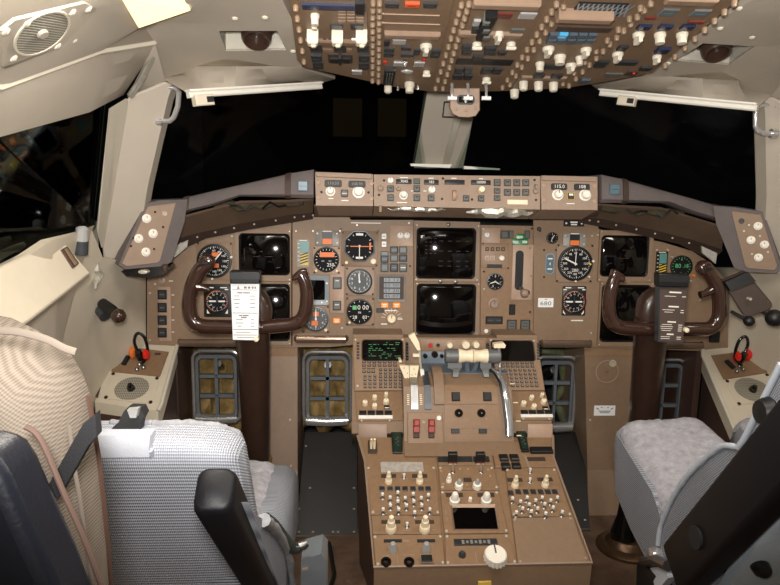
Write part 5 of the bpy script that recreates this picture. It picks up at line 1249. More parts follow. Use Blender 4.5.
    T_ = [atY(x, y, YB-.012) for x, y in top]
    cl = MB().slab(T_, (0, .03, 0)).obj('spring_clip', 'black', t); b2 = cl.modifiers.new('b', 'BEVEL'); b2.width = .003; b2.segments = 2
    MB().slab([TL(T_[0], T_[3], .12)+V((0, -.002, 0)), TL(T_[1], T_[2], .12)+V((0, -.002, 0)), TL(T_[1], T_[2], .62)+V((0, -.002, 0)), TL(T_[0], T_[3], .62)+V((0, -.002, 0))], (0, .002, 0)).obj('clip_plate', 'button_dark' if L else 'black_soft', cl)
mat('brass', (150, 120, 70), .4, metal=.5); mat('card_brown', (76, 62, 56), .6); mat('ink_grey', (120, 118, 122), .7)
wheel(-1); wheel(1)

# ------------------------------------------------------------------ foot wells
def colbox(side):
    L = side < 0
    if L: P_ = [(247, 345.5, .0), (297.5, 345.5, .0), (297.5, 470, -.01), (298, 530, -.05), (240, 530, -.05), (246, 470, -.01)]
    else: P_ = [(584.5, 345.5, .0), (640, 346.5, .0), (636, 470, -.01), (636, 520, -.055), (588, 515, -.055), (587.5, 470, -.01)]
    t = thing('column_cover', 'brown metal cover under the %s instrument panel beside the control column%s' % ('left' if L else 'right', '' if L else ', with placard'), 'panel', V((side*.52, .0, FZ)), 'column covers')
    p = [atY(*q) for q in P_]
    for i in (3, 4): p[i].z = FZ+.002
    m = MB(); m.slab([p[0], p[1], p[2], p[5]], (0, .25, 0)); m.slab([p[5], p[2], p[3], p[4]], (0, .25, 0)); m.obj('cover', 'light_plate' if L else 'panel_brown', t)
    pl = Pl(atY(610, 380, -.003) if not L else atY(275, 380, -.003), (1, 0, 0), (0, .03, 1))
    m = MB(); m.slab([atY(P_[0][0], 346, -.004), atY(P_[1][0], 346, -.004), atY(P_[1][0], 356, -.004), atY(P_[0][0], 356, -.004)], (0, .006, 0)); m.obj('top_strip', 'module_brown', t)
    if not L:
        c = pl.uv(607, 371.5); r = pl.size(607, 371.5, 23)/2; M_ = pl.at(607, 371.5)
        q = MB(M_); q.ring(circ(r, 40), circ(r*.93, 40), 0, .0025); q.obj('circle_outline', 'pale_brown', t); MB(M_).lathe([(.005, 0), (.004, .004), (.0003, .005)], 10).obj('bolt', 'brass', t)
        MB(pl.at(612.5, 363.3)).lathe([(.011, 0), (.011, .004), (.005, .004), (.0045, .001), (.0003, .001)], 18).obj('grommet', 'screw_light', t)
        M_, hw, hh = pl.rect(594, 405.5, 615, 415.5); o = MB(M_).box(-hw, hw, -hh, hh, 0, .0015).obj('placard', 'paper', t, label='small white placard with two black ticks'); q = MB(M_)
        for s in (-1, 1): q.dash(hw*.28, hh*.16, 0, 0, .0019, M=M_ @ Matrix.Translation((s*hw*.68, hh*.4, 0)) @ Matrix.Rotation(s*.6, 4, 'Z'))
        q.dash(hw*1.1, hh*.14, 0, -hh*.1, .0019); q.dash(hw*.9, hh*.12, 0, -hh*.4, .0019); q.dash(hw*.2, hh*.1, -hw*.3, hh*.6, .0019); q.dash(hw*.2, hh*.1, hw*.3, hh*.6, .0019); q.obj('lettering', 'black', o)
    for x, y in (((290, 420), (291, 466)) if L else ((590, 420), (592, 500), (600, 507), (630, 505))): MB(pl.at(x, y)).lathe([(.004, -.002), (.0036, .003), (.0003, .004)], 8).obj('screw', 'screw_light', t)
colbox(-1); colbox(1)

def pedal(label, poly, y0, bars):
    """rudder pedal: bright rim tube, cast grille of six windows, bright toe bar"""
    P_ = [atY(x, y, y0) for x, y in poly]; c = sum(P_, V())/4; u = (P_[1]-P_[0]+P_[2]-P_[3]); W_ = u.length/4; v = (P_[0]-P_[3]+P_[1]-P_[2]); H_ = v.length/4
    pl = Pl(c, u, v); t = thing('rudder_pedal', label, 'pedal', pl.p(0, -H_), 'rudder pedals')
    M_ = pl.mat()
    rim = rrect(W_, H_, W_*.38, 6); MB(M_).tube([(x, y, 0) for x, y in rim], .0055, 8, closed=True).obj('rim', 'chrome', t)
    q = MB(M_); ow = rrect(W_*.84, H_*.86, W_*.3, 4)
    # grille cast: frame and ribs
    q.ring(rrect(W_*.88, H_*.90, W_*.3, 4), rrect(W_*.76, H_*.80, W_*.2, 4), -.012, .004)
    q.box(-W_*.07, W_*.07, -H_*.82, H_*.82, -.012, .003)
    for k in bars: q.box(-W_*.72, W_*.72, k*H_-.0055, k*H_+.0055, -.012, .003)
    q.obj('grille', 'pedal_grey', t)
    q = MB(M_); q.tube([(-W_*.88, -H_*.86, .012), (0, -H_*.88, .016), (W_*.88, -H_*.86, .012)], .016, 12); q.obj('toe_bar', 'chrome', t)
    q = MB(M_); q.tube([(0, H_*.6, -.022), (0, H_*.2, -.12), (0, -H_*.4, -.2)], .012, 8); q.obj('lever_arm', 'steel', t)
pedal('chrome-rimmed rudder pedal left of the left control column', [(194, 351), (240, 351), (240, 422), (193, 422)], .10, (.3, -.25))
pedal('chrome-rimmed rudder pedal between the left column cover and the pedestal', [(303.5, 352), (351, 352), (351, 424), (304, 424)], .10, (.28, -.28))
pedal('chrome-rimmed rudder pedal between the pedestal and the right column cover', [(533, 357), (574, 357), (575, 430), (536, 430)], .10, (.3, -.25))
pedal('chrome-rimmed rudder pedal right of the right control column', [(640, 360), (682, 360), (684, 432), (642, 432)], .10, (.3, -.25))
# quilted ducting behind the pedals
def duct(label, x0, x1, y0, y1, yy, seed):
    rnd = random.Random(seed); a = atY(x0, y0, yy); b = atY(x1, y1, yy); rows_ = []
    for i in range(13):
        row = []
        for j in range(13):
            row.append(V((a.x+(b.x-a.x)*j/12, yy+rnd.uniform(-.02, .02)+.03*math.sin(j*1.3+i*.4), a.z+(b.z-a.z)*i/12)))
        rows_.append(row)
    tag(MB().grid(rows_, (0, .05, 0)).obj('insulation_duct', 'duct_gold', ang=80), label, 'duct')
duct('crumpled gold insulation behind the pedal left of the left control column', 185, 250, 340, 430, .20, 1)
duct('crumpled gold insulation behind the pedal left of the pedestal', 298, 362, 340, 430, .20, 2)
mat('duct_dark', (92, 96, 66), .7, var=.5, scale=20, bump=.6, bscale=60)
tag(MB().tube([atY(541, 350, .2), atY(560, 352, .2), atY(565, 380, .22), atY(556, 400, .24), atY(566, 425, .2)], .016, 10).obj('green_pipe', 'duct_dark'), 'dull green pipework behind the pedal right of the pedestal', 'pipe')

# heel plates
def heel(label, poly, ys, screws):
    P_ = [atY(x, y, yy) for (x, y), yy in zip(poly, ys)]
    t = thing('heel_plate', label, 'floor plate', P_[-1], 'heel plates')
    n = (P_[1]-P_[0]).cross(P_[-1]-P_[0]).normalized(); n = n if n.z > 0 else -n
    MB().slab([p for p in P_], -n*.012).obj('plate', 'heel_black', t)
    k = len(P_); MB().tube([P_[k//2], P_[k//2+1]] if k > 4 else [P_[2], P_[3]], .005, 6).obj('edge_strip', 'steel', t)
    for x, y in screws:
        d = ray(x, y); a = P_[0]; p = CAM + d*((a-CAM).dot(n)/d.dot(n)); MB(Matrix.Translation(p)).lathe([(.004, 0), (.003, .002), (.0003, .003)], 8).obj('screw', 'screw_light', t)
heel('scuffed black heel plate on the floor left of the pedestal', [(305, 432), (357, 432), (357, 537), (296, 537)], (.10, .10, -.150, -.150), [(299, 532), (313, 532), (333, 532), (338, 532), (354, 532), (354, 509), (299, 509), (310, 488), (354, 488), (306, 446)])
mat('scuff_grey', (84, 82, 78), .8, var=.3, scale=50)
heel('black heel plate on the floor between the pedestal and the right column cover', [(535, 432), (584, 432), (590, 530), (575, 530)], (.10, .10, -.14, -.14), [(560, 480), (585, 520), (578, 500)])
# ------------------------------------------------------------------ side consoles
def console(side):
    L = side < 0; nm = 'left' if L else 'right'
    CP = Pl((side*.887, -.055, .70), (1, 0, 0), (0, .096, .062))
    if L:
        top = [(112, 342), (177, 346), (161, 405), (158, 411), (95, 402)]; pan = [(122, 346.5), (169, 352.5), (160, 377), (111.5, 372)]; spk = [(111.5, 373), (160, 378), (153, 404.5), (103.5, 399)]; sc = (132, 389); sr = (17, 11.5)
    else:
        top = [(703, 350), (768, 343), (800, 395), (738, 437), (703, 356)]; pan = [(711, 356), (756, 350.5), (767, 373), (723.5, 380)]; spk = [(724, 381), (768, 374), (785, 398), (737, 406)]; sc = (752.5, 390.5); sr = (17.5, 12)
    t = thing('side_console', 'cream side console along the %s wall with a sloping top' % nm, 'console', V((side*.88, -.2, FZ)), 'side consoles')
    P_ = [CP.hit(*p) for p in top]; n = len(P_)
    m = MB(); m.add(P_+[p+V((0, 0, -.05)) for p in P_], [tuple(range(n))]+[(i, i+n, (i+1) % n+n, (i+1) % n) for i in range(n)]); m.obj('top', 'cream', t)
    q = [p+V((side*.006, 0, -.03)) for p in P_]; m = MB(); m.add(q+[V((p.x, p.y, FZ)) for p in q], [(i, i+n, (i+1) % n+n, (i+1) % n) for i in range(n)]+[tuple(range(n))]); m.obj('side_panel', 'side_brown', t)
    MB().tube([P_[1], P_[2], P_[3]] if L else [P_[0], P_[4], P_[3]], .006, 8).obj('edge_rim', 'liner_edge', t)
    # oxygen mask box
    c = CP.hit(sum(p[0] for p in pan)/4, sum(p[1] for p in pan)/4)
    o = thing('oxygen_mask_panel', 'brown panel with red mask grips and black hose on the %s console' % nm, 'oxygen mask', c, 'oxygen mask panels')
    MB(CP.mat()).prism(CP.poly(pan), -.0004, .004, cham=.001).obj('face_plate', 'module_brown', o)
    s = 1 if L else -1
    def at(px, py, h=.004): return CP.at(px, py) @ Matrix.Translation((0, 0, h))
    g = ((134.5, 358), (148, 360)) if L else ((734, 362), (744.5, 360))
    for i, p in enumerate(g):
        M_ = at(*p); MB(M_).lathe([(.004, 0), (.012, .008), (.014, .022), (.010, .032), (.0003, .034)], 14, sx=.7, sy=1.2).obj('red_grip', 'bright_red' if i or not L else 'orange', o)
    x0 = 141 if L else 739.5; b = at(x0, 360 if L else 362)
    MB(b).lathe([(.010, 0), (.011, .02), (.009, .034), (.0003, .036)], 12).obj('mask_body', 'black_gloss', o)
    y0 = 358 if L else 360
    q = b.translation; up_ = CP.n
    hp = [q+up_*.02, q+up_*.05+CP.u*(-.012*s)+CP.v*.02, q+up_*.075+CP.v*.03, q+up_*.06+CP.u*(.018*s)+CP.v*.025, q+up_*.02+CP.u*(.024*s)+CP.v*.0, q+up_*.012+CP.u*(.012*s)-CP.v*.03]
    MB().tube(smooth_path(hp, 5), .0045, 8).obj('hose', 'black_gloss', o, ang=60)
    for dx, dy in ((-1, 8), (3, 11), (-3.5, 13)): MB(at(x0+dx, y0+dy)).lathe([(.006, 0), (.006, .006), (.003, .009), (.0003, .009)], 8).obj('fitting', 'steel', o)
    M_ = at(*((126.5, 362) if L else (729, 366))); MB(M_ @ Matrix.Rotation(-.15 if L else .35, 4, 'Z')).box(-.006, .006, -.016, .016, 0, .009, cham=.002).obj('slide_switch', 'black', o)
    M_ = at(*((158, 355) if L else (754, 358))); MB(M_).box(-.008, .008, -.003, .003, 0, .002).obj('slot', 'dark_brown', o)
    # loudspeaker
    c = CP.hit(*sc); k = thing('console_speaker', 'cream speaker plate with round perforated patch and black knob, %s console' % nm, 'speaker', c, 'console speakers')
    MB(CP.mat()).prism(CP.poly(spk), -.0004, .003, cham=.001).obj('plate', 'cream', k)
    a = CP.uv(sc[0]-sr[0], sc[1]); b_ = CP.uv(sc[0]+sr[0], sc[1]); r1 = abs(a[0]-b_[0])/2; a = CP.uv(sc[0], sc[1]-sr[1]); b_ = CP.uv(sc[0], sc[1]+sr[1]); r2 = abs(a[1]-b_[1])/2
    MB(CP.at(*sc)).lathe([(r1, .002), (r1, .0036), (.0003, .0036)], 32, sy=r2/r1).obj('grille', 'perforated', k)
    M_ = CP.at(sc[0]-.5, sc[1]+.5); MB(M_).lathe([(.011, .003), (.010, .012), (.006, .022), (.0003, .023)], 16).obj('knob', 'black_gloss', k)
    for x, y in spk: cx, cy = sc; MB(CP.at(x+(cx-x)*.1, y+(cy-y)*.1)).lathe([(.005, .002), (.005, .005), (.0003, .006)], 8).obj('fastener', 'screw_dark', k)
    if L:
        o = MB(CP.at(108.3, 356)).lathe([(.006, 0), (.007, .014), (.005, .018), (.0003, .018)], 12).obj('push_knob', 'black'); tag(o, 'small black push knob on the left console beside the oxygen panel', 'knob')
        q = [CP.hit(71, 362), CP.hit(86, 355), CP.hit(98, 363), CP.hit(83, 373)]; t2 = thing('latch_plate', 'dark maroon diamond latch plate near the tan seat back on the left console', 'latch', sum(q, V())/4)
        mat('maroon', (70, 34, 30), .35); MB().slab(q, CP.n*.008).obj('plate', 'maroon', t2); MB(CP.at(85, 363.5)).lathe([(.007, .006), (.005, .012), (.0003, .013)], 12).obj('bolt', 'chrome', t2)
        q = [CP.hit(98, 398, .002), CP.hit(92, 396, .002), CP.hit(103, 363, .002), CP.hit(106.5, 364, .002)]; tag(MB().slab(q, CP.n*.003).obj('cup_slot', 'side_brown'), 'long dark slot cut in the left console top beside the speaker plate', 'slot')
    else:
        o = MB(CP.at(768.5, 358.5)).lathe([(.006, 0), (.007, .014), (.005, .018), (.0003, .018)], 12).obj('push_knob', 'black'); tag(o, 'small black push knob on the right console beside the oxygen panel', 'knob')
console(-1); console(1)

# ------------------------------------------------------------------ left wall fittings
# sloping cream stowage lid under the side window
q = [atX(-60, 297, -.83), atX(60, 236.5, -.845), atX(92, 274, -.80), atX(33, 320, -.79), atX(-60, 385, -.79)]
t = thing('chart_stowage', 'cream sloping stowage lid under the left side window, small brown slot', 'box', sum(q, V())/5)
m = MB(); m.slab(q, (-.05, 0, -.02)); o = m.obj('lid', 'cream', t); bv = o.modifiers.new('b', 'BEVEL'); bv.width = .006; bv.segments = 2
nl = (q[1]-q[0]).cross(q[2]-q[1]).normalized(); nl = nl if nl.dot(CAM-q[1]) > 0 else -nl
LP = Pl(q[1], (q[1]-q[0]), nl.cross((q[1]-q[0])))
s_ = LP.poly([(60.5, 250), (66, 247), (78, 264), (72.5, 268.5)]); MB(LP.mat()).prism(s_, -.001, .003).obj('slot_frame', 'side_brown', t); s_ = LP.poly([(63, 250), (65, 249), (76, 264.5), (73.5, 266)]); MB(LP.mat()).prism(s_, .003, .0045).obj('slot', 'stud_tan', t)
# window latch
p0, p1, p2 = atX(81, 254, -.845), atX(81.5, 240, -.84), atX(82, 228, -.835)
t = thing('window_latch', 'dark cylindrical latch with bright cap on the left window sill', 'latch', p0)
MB().tube([p0, p1], .014, 14).obj('post', 'dark_steel', t); MB().tube([p1, TL(p1, p2, .6), p2, p2+V((0, 0, .004))], [.014, .0125, .012, .006], 14).obj('cap', 'silver', t)
MB().slab([atX(88, 216, -.90), atX(98, 222, -.90), atX(99, 258, -.88), atX(90, 262, -.87)], (-.02, .0, 0)).obj('bracket', 'liner_edge', t)
# crank with black ball knob
t = thing('window_crank', 'black crank handle with glossy ball knob on the left wall', 'crank', atY(105, 308, -.27))
MB().tube([atY(97, 307, -.27), atY(102, 311, -.29), atY(106, 316, -.30)], [.012, .016, .017], 10).obj('socket', 'dark_steel', t)
MB().tube([atY(102, 303, -.30), atY(112, 311, -.32), atY(117, 315, -.33)], [.013, .015, .012], 10).obj('arm', 'black', t)
MB(Matrix.Translation(atY(118.5, 316, -.335))).lathe([(.001, -.018), (.0105, -.015), (.0165, -.007), (.018, 0), (.0165, .007), (.0105, .015), (.001, .018)], 18).obj('ball_knob', 'horn_brown', t, ang=80)
# crumpled sealing foil at the foot of the pillar
foil('foil_wrap', 'crumpled pale foil at the foot of the left windscreen pillar', atY(98, 262, -.34), atY(96, 288, -.36), .014, 8, 8)
# clip boards at the outer ends of the glareshield
t = thing('chart_clip', 'black chart clip seen edge-on under the left switch box', 'clip', atY(146, 270, -.26))
o = MB().slab([atY(121, 271, -.275), atY(138, 268.5, -.27), (atY(168, 266, -.25)), atY(170, 269, -.25), atY(162, 275, -.26), atY(143, 278, -.27), atY(126, 276, -.275)], (0, .05, .004)).obj('board', 'black_gloss', t)
MB(Matrix.Translation(atY(143, 272, -.28)) @ Matrix.Rotation(PI/2, 4, 'X')).lathe([(.010, -.01), (.008, .002), (.0003, .004)], 14, sx=1.4, sy=.6).obj('thumb_catch', 'screw_light', t)
MB(Matrix.Translation(atY(165, 268, -.25))).lathe([(.006, -.012), (.009, -.004), (.009, .006), (.004, .010)], 12).obj('pivot', 'dark_brown', t)
q = [atY(723, 281.5, -.30), atY(746, 271.5, -.31), atY(773, 304, -.34), atY(769.5, 310.5, -.34), atY(749, 317.5, -.33), atY(744, 316, -.33)]
t = thing('chart_clip', 'dark brown chart board with black clip hanging beside the right control wheel', 'clip', sum(q, V())/6)
o = MB().slab(q, (0, .012, .004)).obj('board', 'dark_brown', t); bv = o.modifiers.new('b', 'BEVEL'); bv.width = .003; bv.segments = 2
q2 = [p+V((0, -.010, 0)) for p in (q[0], q[1], TL(q[1], q[2], .28), TL(q[0], q[5], .26))]; MB().slab(q2, (0, .016, 0)).obj('clip', 'black', t)
MB(Matrix.Translation(atY(750, 299, -.345)) @ Matrix.Rotation(PI/2, 4, 'X')).lathe([(.004, -.01), (.004, .003), (.0003, .004)], 8).obj('rivet', 'screw_light', t)
for p, r, l_ in (((749, 321, -.33), .014, 'round black knob under right chart board, nearer the control wheel'), ((774.5, 318, -.36), .022, 'larger round dark knob right of the chart board')):
    c = atY(*p); o = thing('ball_knob', l_, 'knob', c); MB(Matrix.Translation(c)).lathe([(.001, -r), (r*.6, -r*.8), (r*.93, -r*.38), (r, 0), (r*.93, r*.38), (r*.6, r*.8), (.001, r)], 18).obj('ball', 'black', o, ang=80)
    MB().tube([c+V((0, .004, .0)), c+V((-.004, .07, .01))], .005, 8).obj('stem', 'dark_steel', o)
# lower lips of the instrument panels
for th_, x0, x1, y in ((t1, 178, 243, 343), (t2, 295, 347, 339.5), (t5, 541, 592, 344), (t5, 661, 704, 345.5)):
    a, b = atY(x0, y, -.022), atY(x1, y, -.022); q = MB(); q.tube([a+V((.0, .02, 0)), a+V((.006, 0, 0)), TL(a, b, .5), b-V((.006, 0, 0)), b+V((0, .02, 0))], .0115, 10, flat=.75); q.obj('lower_lip', 'lip_steel', th_)
mat_ = None
# cable bundles on the floor right of the heel plate
tag(MB().tube([V((-.335, -.2, FZ+.006)), V((-.315, -.35, FZ+.006)), V((-.335, -.5, FZ+.006)), V((-.31, -.7, FZ+.006))], .006, 6).obj('floor_cable', 'cable'), 'dark cable lying on the floor along the left side of the pedestal', 'cable')
# ------------------------------------------------------------------ overhead panel
OP = Pl(OH.p(0, 0, .014), OH.u, OH.v)
oh = thing('overhead_console', 'brown overhead panel frame on the cockpit ceiling, edged with rows of tan studs', 'panel', OP.p(0, -.2, -.014))
out = [(278, -60), (289, 0), (297, 60), (304, 67), (368, 81), (400, 88), (437, 92), (505, 91), (566, 88), (600, 82.5), (652, 73), (738, -1), (800, -60)]
MB(OP.mat()).prism(OP.poly(out), -.03, 0).obj('frame', 'overhead_brown', oh)
def studs(p0, p1, n, m='stud_tan', r=.0052, t=oh):
    for k in range(n):
        x = p0[0]+(p1[0]-p0[0])*k/(n-1); y = p0[1]+(p1[1]-p0[1])*k/(n-1)
        MB(OP.at(x, y)).lathe([(r, -.0005), (r, .006), (r*.75, .010), (.0003, .011)], 10).obj('stud', m, t)
studs((373, 1), (372.5, 79), 12); studs((379.5, 1), (378.5, 80), 13)
studs((469, 2), (443, 87), 13); studs((461.5, 3), (435.5, 87), 11)
studs((556.5, 2), (502.5, 86), 12); studs((563.5, 4), (510, 83), 10)
studs((651, 1), (569, 84), 13); studs((640.5, 6), (563, 82), 8)
studs((296, 6), (304, 60), 6); studs((734, 1), (665, 64), 8)
def omod(name, label, poly, m='overhead_brown'):
    q = OP.poly(poly); c = (sum(p[0] for p in q)/len(q), sum(p[1] for p in q)/len(q)); t = thing(name, label, 'panel', OP.p(*c), 'overhead modules')
    MB(OP.mat()).prism(q, -.0004, .003, cham=.001).obj('face_plate', m, t); return t
def obox(t, x0, y0, x1, y1, m, name='button', h=.007, z=.002, leg=None, cham=.001):
    # the picture box is the visible face: use the plane at its own height
    M_, hw, hh = OP.rect(x0, y0, x1, y1, h*.4); o = MB(M_).box(-hw, hw, -hh, hh, z, h, cham=min(cham, hh*.3, hw*.3)).obj(name, m, t)
    if leg: MB(M_).dash(hw*1.1, hh*.25, 0, 0, h+.0004).obj('legend', leg, o)
    return o
def oledge(t, x0, y0, x1, y1, h=.016, m='ledge_brown'):
    a, b_ = OP.uv(x0, y1, h), OP.uv(x1, y1, h); s = MB(OP.mat()).box(a[0], b_[0], a[1]-.002, a[1]+.016, .002, h, cham=.002).obj('ledge', m, t)
def oknob(t, x, y, w, h_=.026, m='oh_knob', kind='bar'):
    h = h_*.72; r = OP.size(x, y, w)/2; M_ = OP.at(x, y, h*.25); q = MB(M_)
    q.lathe([(r*1.0, .002), (r*1.02, h*.35), (r*.9, h*.5), (r*.86, h*.52)], 16); o = q.obj('knob', m, t)
    if kind == 'bar': MB(M_).prism([(-r*.45, -r*1.0), (r*.45, -r*1.0), (r*.35, r*1.0), (-r*.35, r*1.0)], h*.5, h, cham=r*.15).obj('pointer', m, o)
    elif kind == 'tee': MB(M_).prism([(-r*1.1, -r*.4), (r*1.1, -r*.4), (r*1.1, r*.4), (-r*1.1, r*.4)], h*.5, h*.75, cham=r*.15).obj('pointer', m, o)
    else: MB(M_).lathe([(r*.85, h*.5), (r*.8, h), (.0003, h)], 16).obj('cap', m, o)
    return o
# column one
c1 = omod('overhead_module', 'overhead module at far left of overhead panel, three white levers in a row', [(296, -8), (367, -8), (368.5, 77), (306, 64)])
obox(c1, 302, 3.5, 366, 8, 'navy_glass', 'blue_bar', .008); obox(c1, 355, -3, 364.5, 8, 'black', 'knob_block', .02)
for i in range(3):
    for j in range(4): obox(c1, 338+i*9, 9.8+j*3.2, 346+i*9, 12.2+j*3.2, 'ledge_brown', 'button', .005)
oknob(c1, 315, 16, 9, .03, kind='cap'); oknob(c1, 314.5, 23.5, 7, .02, kind='cap')
for x in (336.5, 357): obox(c1, x-6.5, 23.5, x+6.5, 28, 'button_dark', 'scale_window', .006)
for x in (313.5, 338, 362):
    M_ = OP.at(x, 34.5, .008); r = OP.size(x, 35, 10)/2
    o = MB(M_).prism([(-r*1.2, -r*1.1), (r*.7, -r*1.1), (r, -r*.2), (r, r*1.2), (-r*1.2, r*1.2)], .002, .028, cham=.003).obj('lever', 'oh_knob', c1); MB(M_).box(-r*.45, r*.45, -r*.7, r*.3, .028, .031, cham=.001).obj('lever_key', 'ivory', o)
obox(c1, 351.5, 38, 358, 40, 'white', 'bar', .006); obox(c1, 323, 37.5, 327, 40.5, 'dark_brown', 'button', .005); obox(c1, 328.5, 38, 331.5, 40, 'black', 'button', .005)
oledge(c1, 306, 42.5, 368, 45, .010, 'overhead_brown')
for x in (316, 340, 363): obox(c1, x-6, 44, x+6, 51, 'button_dark', 'display_window', .006, leg='dark_brown')
obox(c1, 322.5, 48, 333, 51, 'ledge_brown', 'label', .004); obox(c1, 346.5, 48, 352, 51, 'ledge_brown', 'label', .004)
for x, y in ((316.5, 56.5), (364, 56.5), (317.8, 63.2), (364, 64)): obox(c1, x-5.2, y-3, x+5.2, y+3, 'button_dark', 'button', .01, leg='button_grey')
o = obox(c1, 328, 53.5, 352.5, 62, 'dark_brown', 'switch_window', .005); obox(c1, 330, 57, 338, 61, 'black', 'button', .009); obox(c1, 338.5, 54.5, 341.5, 60.5, 'black', 'selector', .016); obox(c1, 342.5, 57, 350.5, 61, 'black', 'button', .009)
obox(c1, 352, 70, 362, 73.5, 'silver', 'display_window', .006)
# column two
c2 = omod('overhead_module', 'overhead module with a plain brown plate and an orange light, left of the middle', [(384, -8), (456, -8), (431, 88), (383, 82)])
for x0, x1, m_ in ((385, 399, 'button_dark'), (405, 419.5, 'red_amber'), (423.5, 437, 'button_dark')): obox(c2, x0, 1.5, x1, 5.5, m_, 'annunciator', .008, leg='dark_brown' if m_ != 'button_dark' else 'button_grey')
for y in (13.5, 22.5): obox(c2, 380, y, 440, y+.6, 'pale_brown', 'seam', .0045)
oledge(c2, 384, 33, 440, 38.5, .012)
obox(c2, 392.5, 38.5, 406, 43, 'silver', 'display_window', .006); obox(c2, 384, 40, 389.5, 44, 'black', 'button', .008)
for b_ in ((384, 47, 394, 50), (384, 51.5, 394, 55), (401, 46, 411, 48.3), (401, 53, 414, 55), (414, 48, 420, 53), (431, 49, 440, 56)): obox(c2, *b_, 'button_dark', 'button', .008, leg='button_grey')
oknob(c2, 426, 46.5, 12, .03); obox(c2, 393.5, 61.5, 407, 65, 'silver', 'display_window', .006); obox(c2, 414, 61.5, 424.5, 65.5, 'silver', 'display_window', .006)
for p, m_ in (((385, 62), 'bright_red'), ((424, 60), 'red'), ((412, 56), 'screw_light')): MB(OP.at(*p, .004)).cyl(.004, .002, .006, n=10).obj('lamp', m_, c2)
obox(c2, 384, 68, 394.5, 82, 'black', 'lever_housing', .014)
for x in (386.6, 389.2, 391.8): obox(c2, x-.5, 70, x+.5, 80, 'button_grey', 'rib', .0155)
M_ = OP.at(388, 88, .011); r = OP.size(388, 88, 7.5)/2; MB(M_).lathe([(r*.8, -.002), (r, .008), (r, .020), (r*.6, .023), (.0003, .023)], 14).obj('lever_grip', 'oh_knob', c2)
M_ = OP.at(409.5, 86.5, .011); r = OP.size(409, 88, 9)/2; o = MB(M_).lathe([(r*1.1, .002), (r*1.1, .012), (r*.9, .014), (r*.85, .025), (.0003, .026)], 14).obj('knob', 'oh_knob', c2)
MB(OP.at(407, 72.5, .006)).lathe([(.014, .002), (.013, .006), (.0003, .008)], 18, sx=1, sy=.6).obj('oval_lamp', 'silver', c2); oknob(c2, 426.5, 72.5, 7, .028, kind='tee')
for x, y in ((398, 84), (418, 83), (405, 59)): toggle(OP, x, y, c2, .014, (0, -.3), 'chrome')
# column three
c3 = omod('overhead_module', 'overhead module right of the middle with a black lever, white tee knobs, dark slot', [(476, -8), (552, -8), (499, 88), (449, 88)])
oledge(c3, 472, 4, 540, 9, .014)
obox(c3, 519, 12, 536, 17.5, 'silver', 'display_window', .006); obox(c3, 496, 12, 512, 17, 'red_dark', 'annunciator', .006, leg='button_grey'); obox(c3, 473, 19, 480, 24, 'silver', 'button', .008); obox(c3, 472, 26, 481, 31, 'button_dark', 'button', .01)
o = obox(c3, 481, 12, 491.5, 36, 'black', 'black_lever', .018)
for y in (16, 24, 31): obox(c3, 483, y, 489.5, y+3, 'button_grey', 'lever_plate', .021)
obox(c3, 510, 28, 524, 32.5, 'button_grey', 'display_window', .006)
oknob(c3, 498.5, 34.5, 11.5, .03); oledge(c3, 458, 32.5, 522, 37.5, .010)
oknob(c3, 477, 44.5, 9, .03, kind='tee'); oknob(c3, 511, 44.5, 9, .03, kind='tee')
for b_ in ((462, 44, 472, 48), (462, 49, 472, 53), (484.5, 46, 496, 49.5), (484.5, 50, 496, 53), (473, 54.5, 483, 58), (498, 50, 506, 53)): obox(c3, *b_, 'button_dark', 'button', .009, leg='dark_brown')
obox(c3, 456, 58.5, 513, 64, 'black', 'dark_slot', .005)
for b_ in ((455, 67, 462.5, 71.5), (464, 67, 472, 71.5), (453, 73.5, 462.5, 77.5), (464, 73.5, 472, 77.5), (481.5, 67, 492, 72), (493, 67, 501.5, 72)): obox(c3, *b_, 'button_dark', 'button', .009, leg='button_grey')
oknob(c3, 486.5, 79.5, 8, .03, kind='tee')
# landing-light handle plate hanging at the front edge
HP = Pl(atY(465, 92, -.40), (1, 0, 0), (0, -.1, 1))
t = thing('light_switch_plate', 'rounded brown plate hanging from the front of the overhead panel, black rocker, chrome toggles', 'switch', HP.o)
hp_ = HP.poly([(450.5, 88), (480, 88), (480, 110), (476, 116), (469, 117.5), (459, 117), (453, 114), (450, 108)])
o = MB(HP.mat()).prism(hp_, -.012, 0, cham=.002).obj('plate', 'ledge_brown', t)
M_, hw, hh = HP.rect(456.5, 95, 474.5, 104.7); MB(M_).rbox(hw, hh, hh*.8, -.001, .002).obj('recess', 'black', t)
for s in (-1, 1): MB(M_).box(s*hw*.45-hw*.36, s*hw*.45+hw*.36, -hh*.6, hh*.6, .001, .008, cham=.002).obj('rocker', 'black_gloss', t)
MB(M_).dash(hw*.08, hh*1.3, 0, 0, .0025).obj('divider', 'white', t)
for x, y in ((456, 109.5), (466, 110.5), (475.5, 108)): MB(HP.at(x, y)).lathe([(.0035, 0), (.003, .002), (.0003, .0025)], 8).obj('screw', 'stud_tan', t)
for x in (452.5, 468.5, 486.7):
    p = atY(x, 86, -.415); o = MB().tube([p+V((0, .01, .006)), p+V((0, 0, -.012)), p+V((0, 0, -.026))], [.004, .003, .003], 8).obj('toggle', 'chrome', t if x < 480 else c3)
    MB().tube([p+V((-.010, 0, -.026)), p+V((.010, 0, -.026))], .0042, 8).obj('tee_bar', 'white', o)
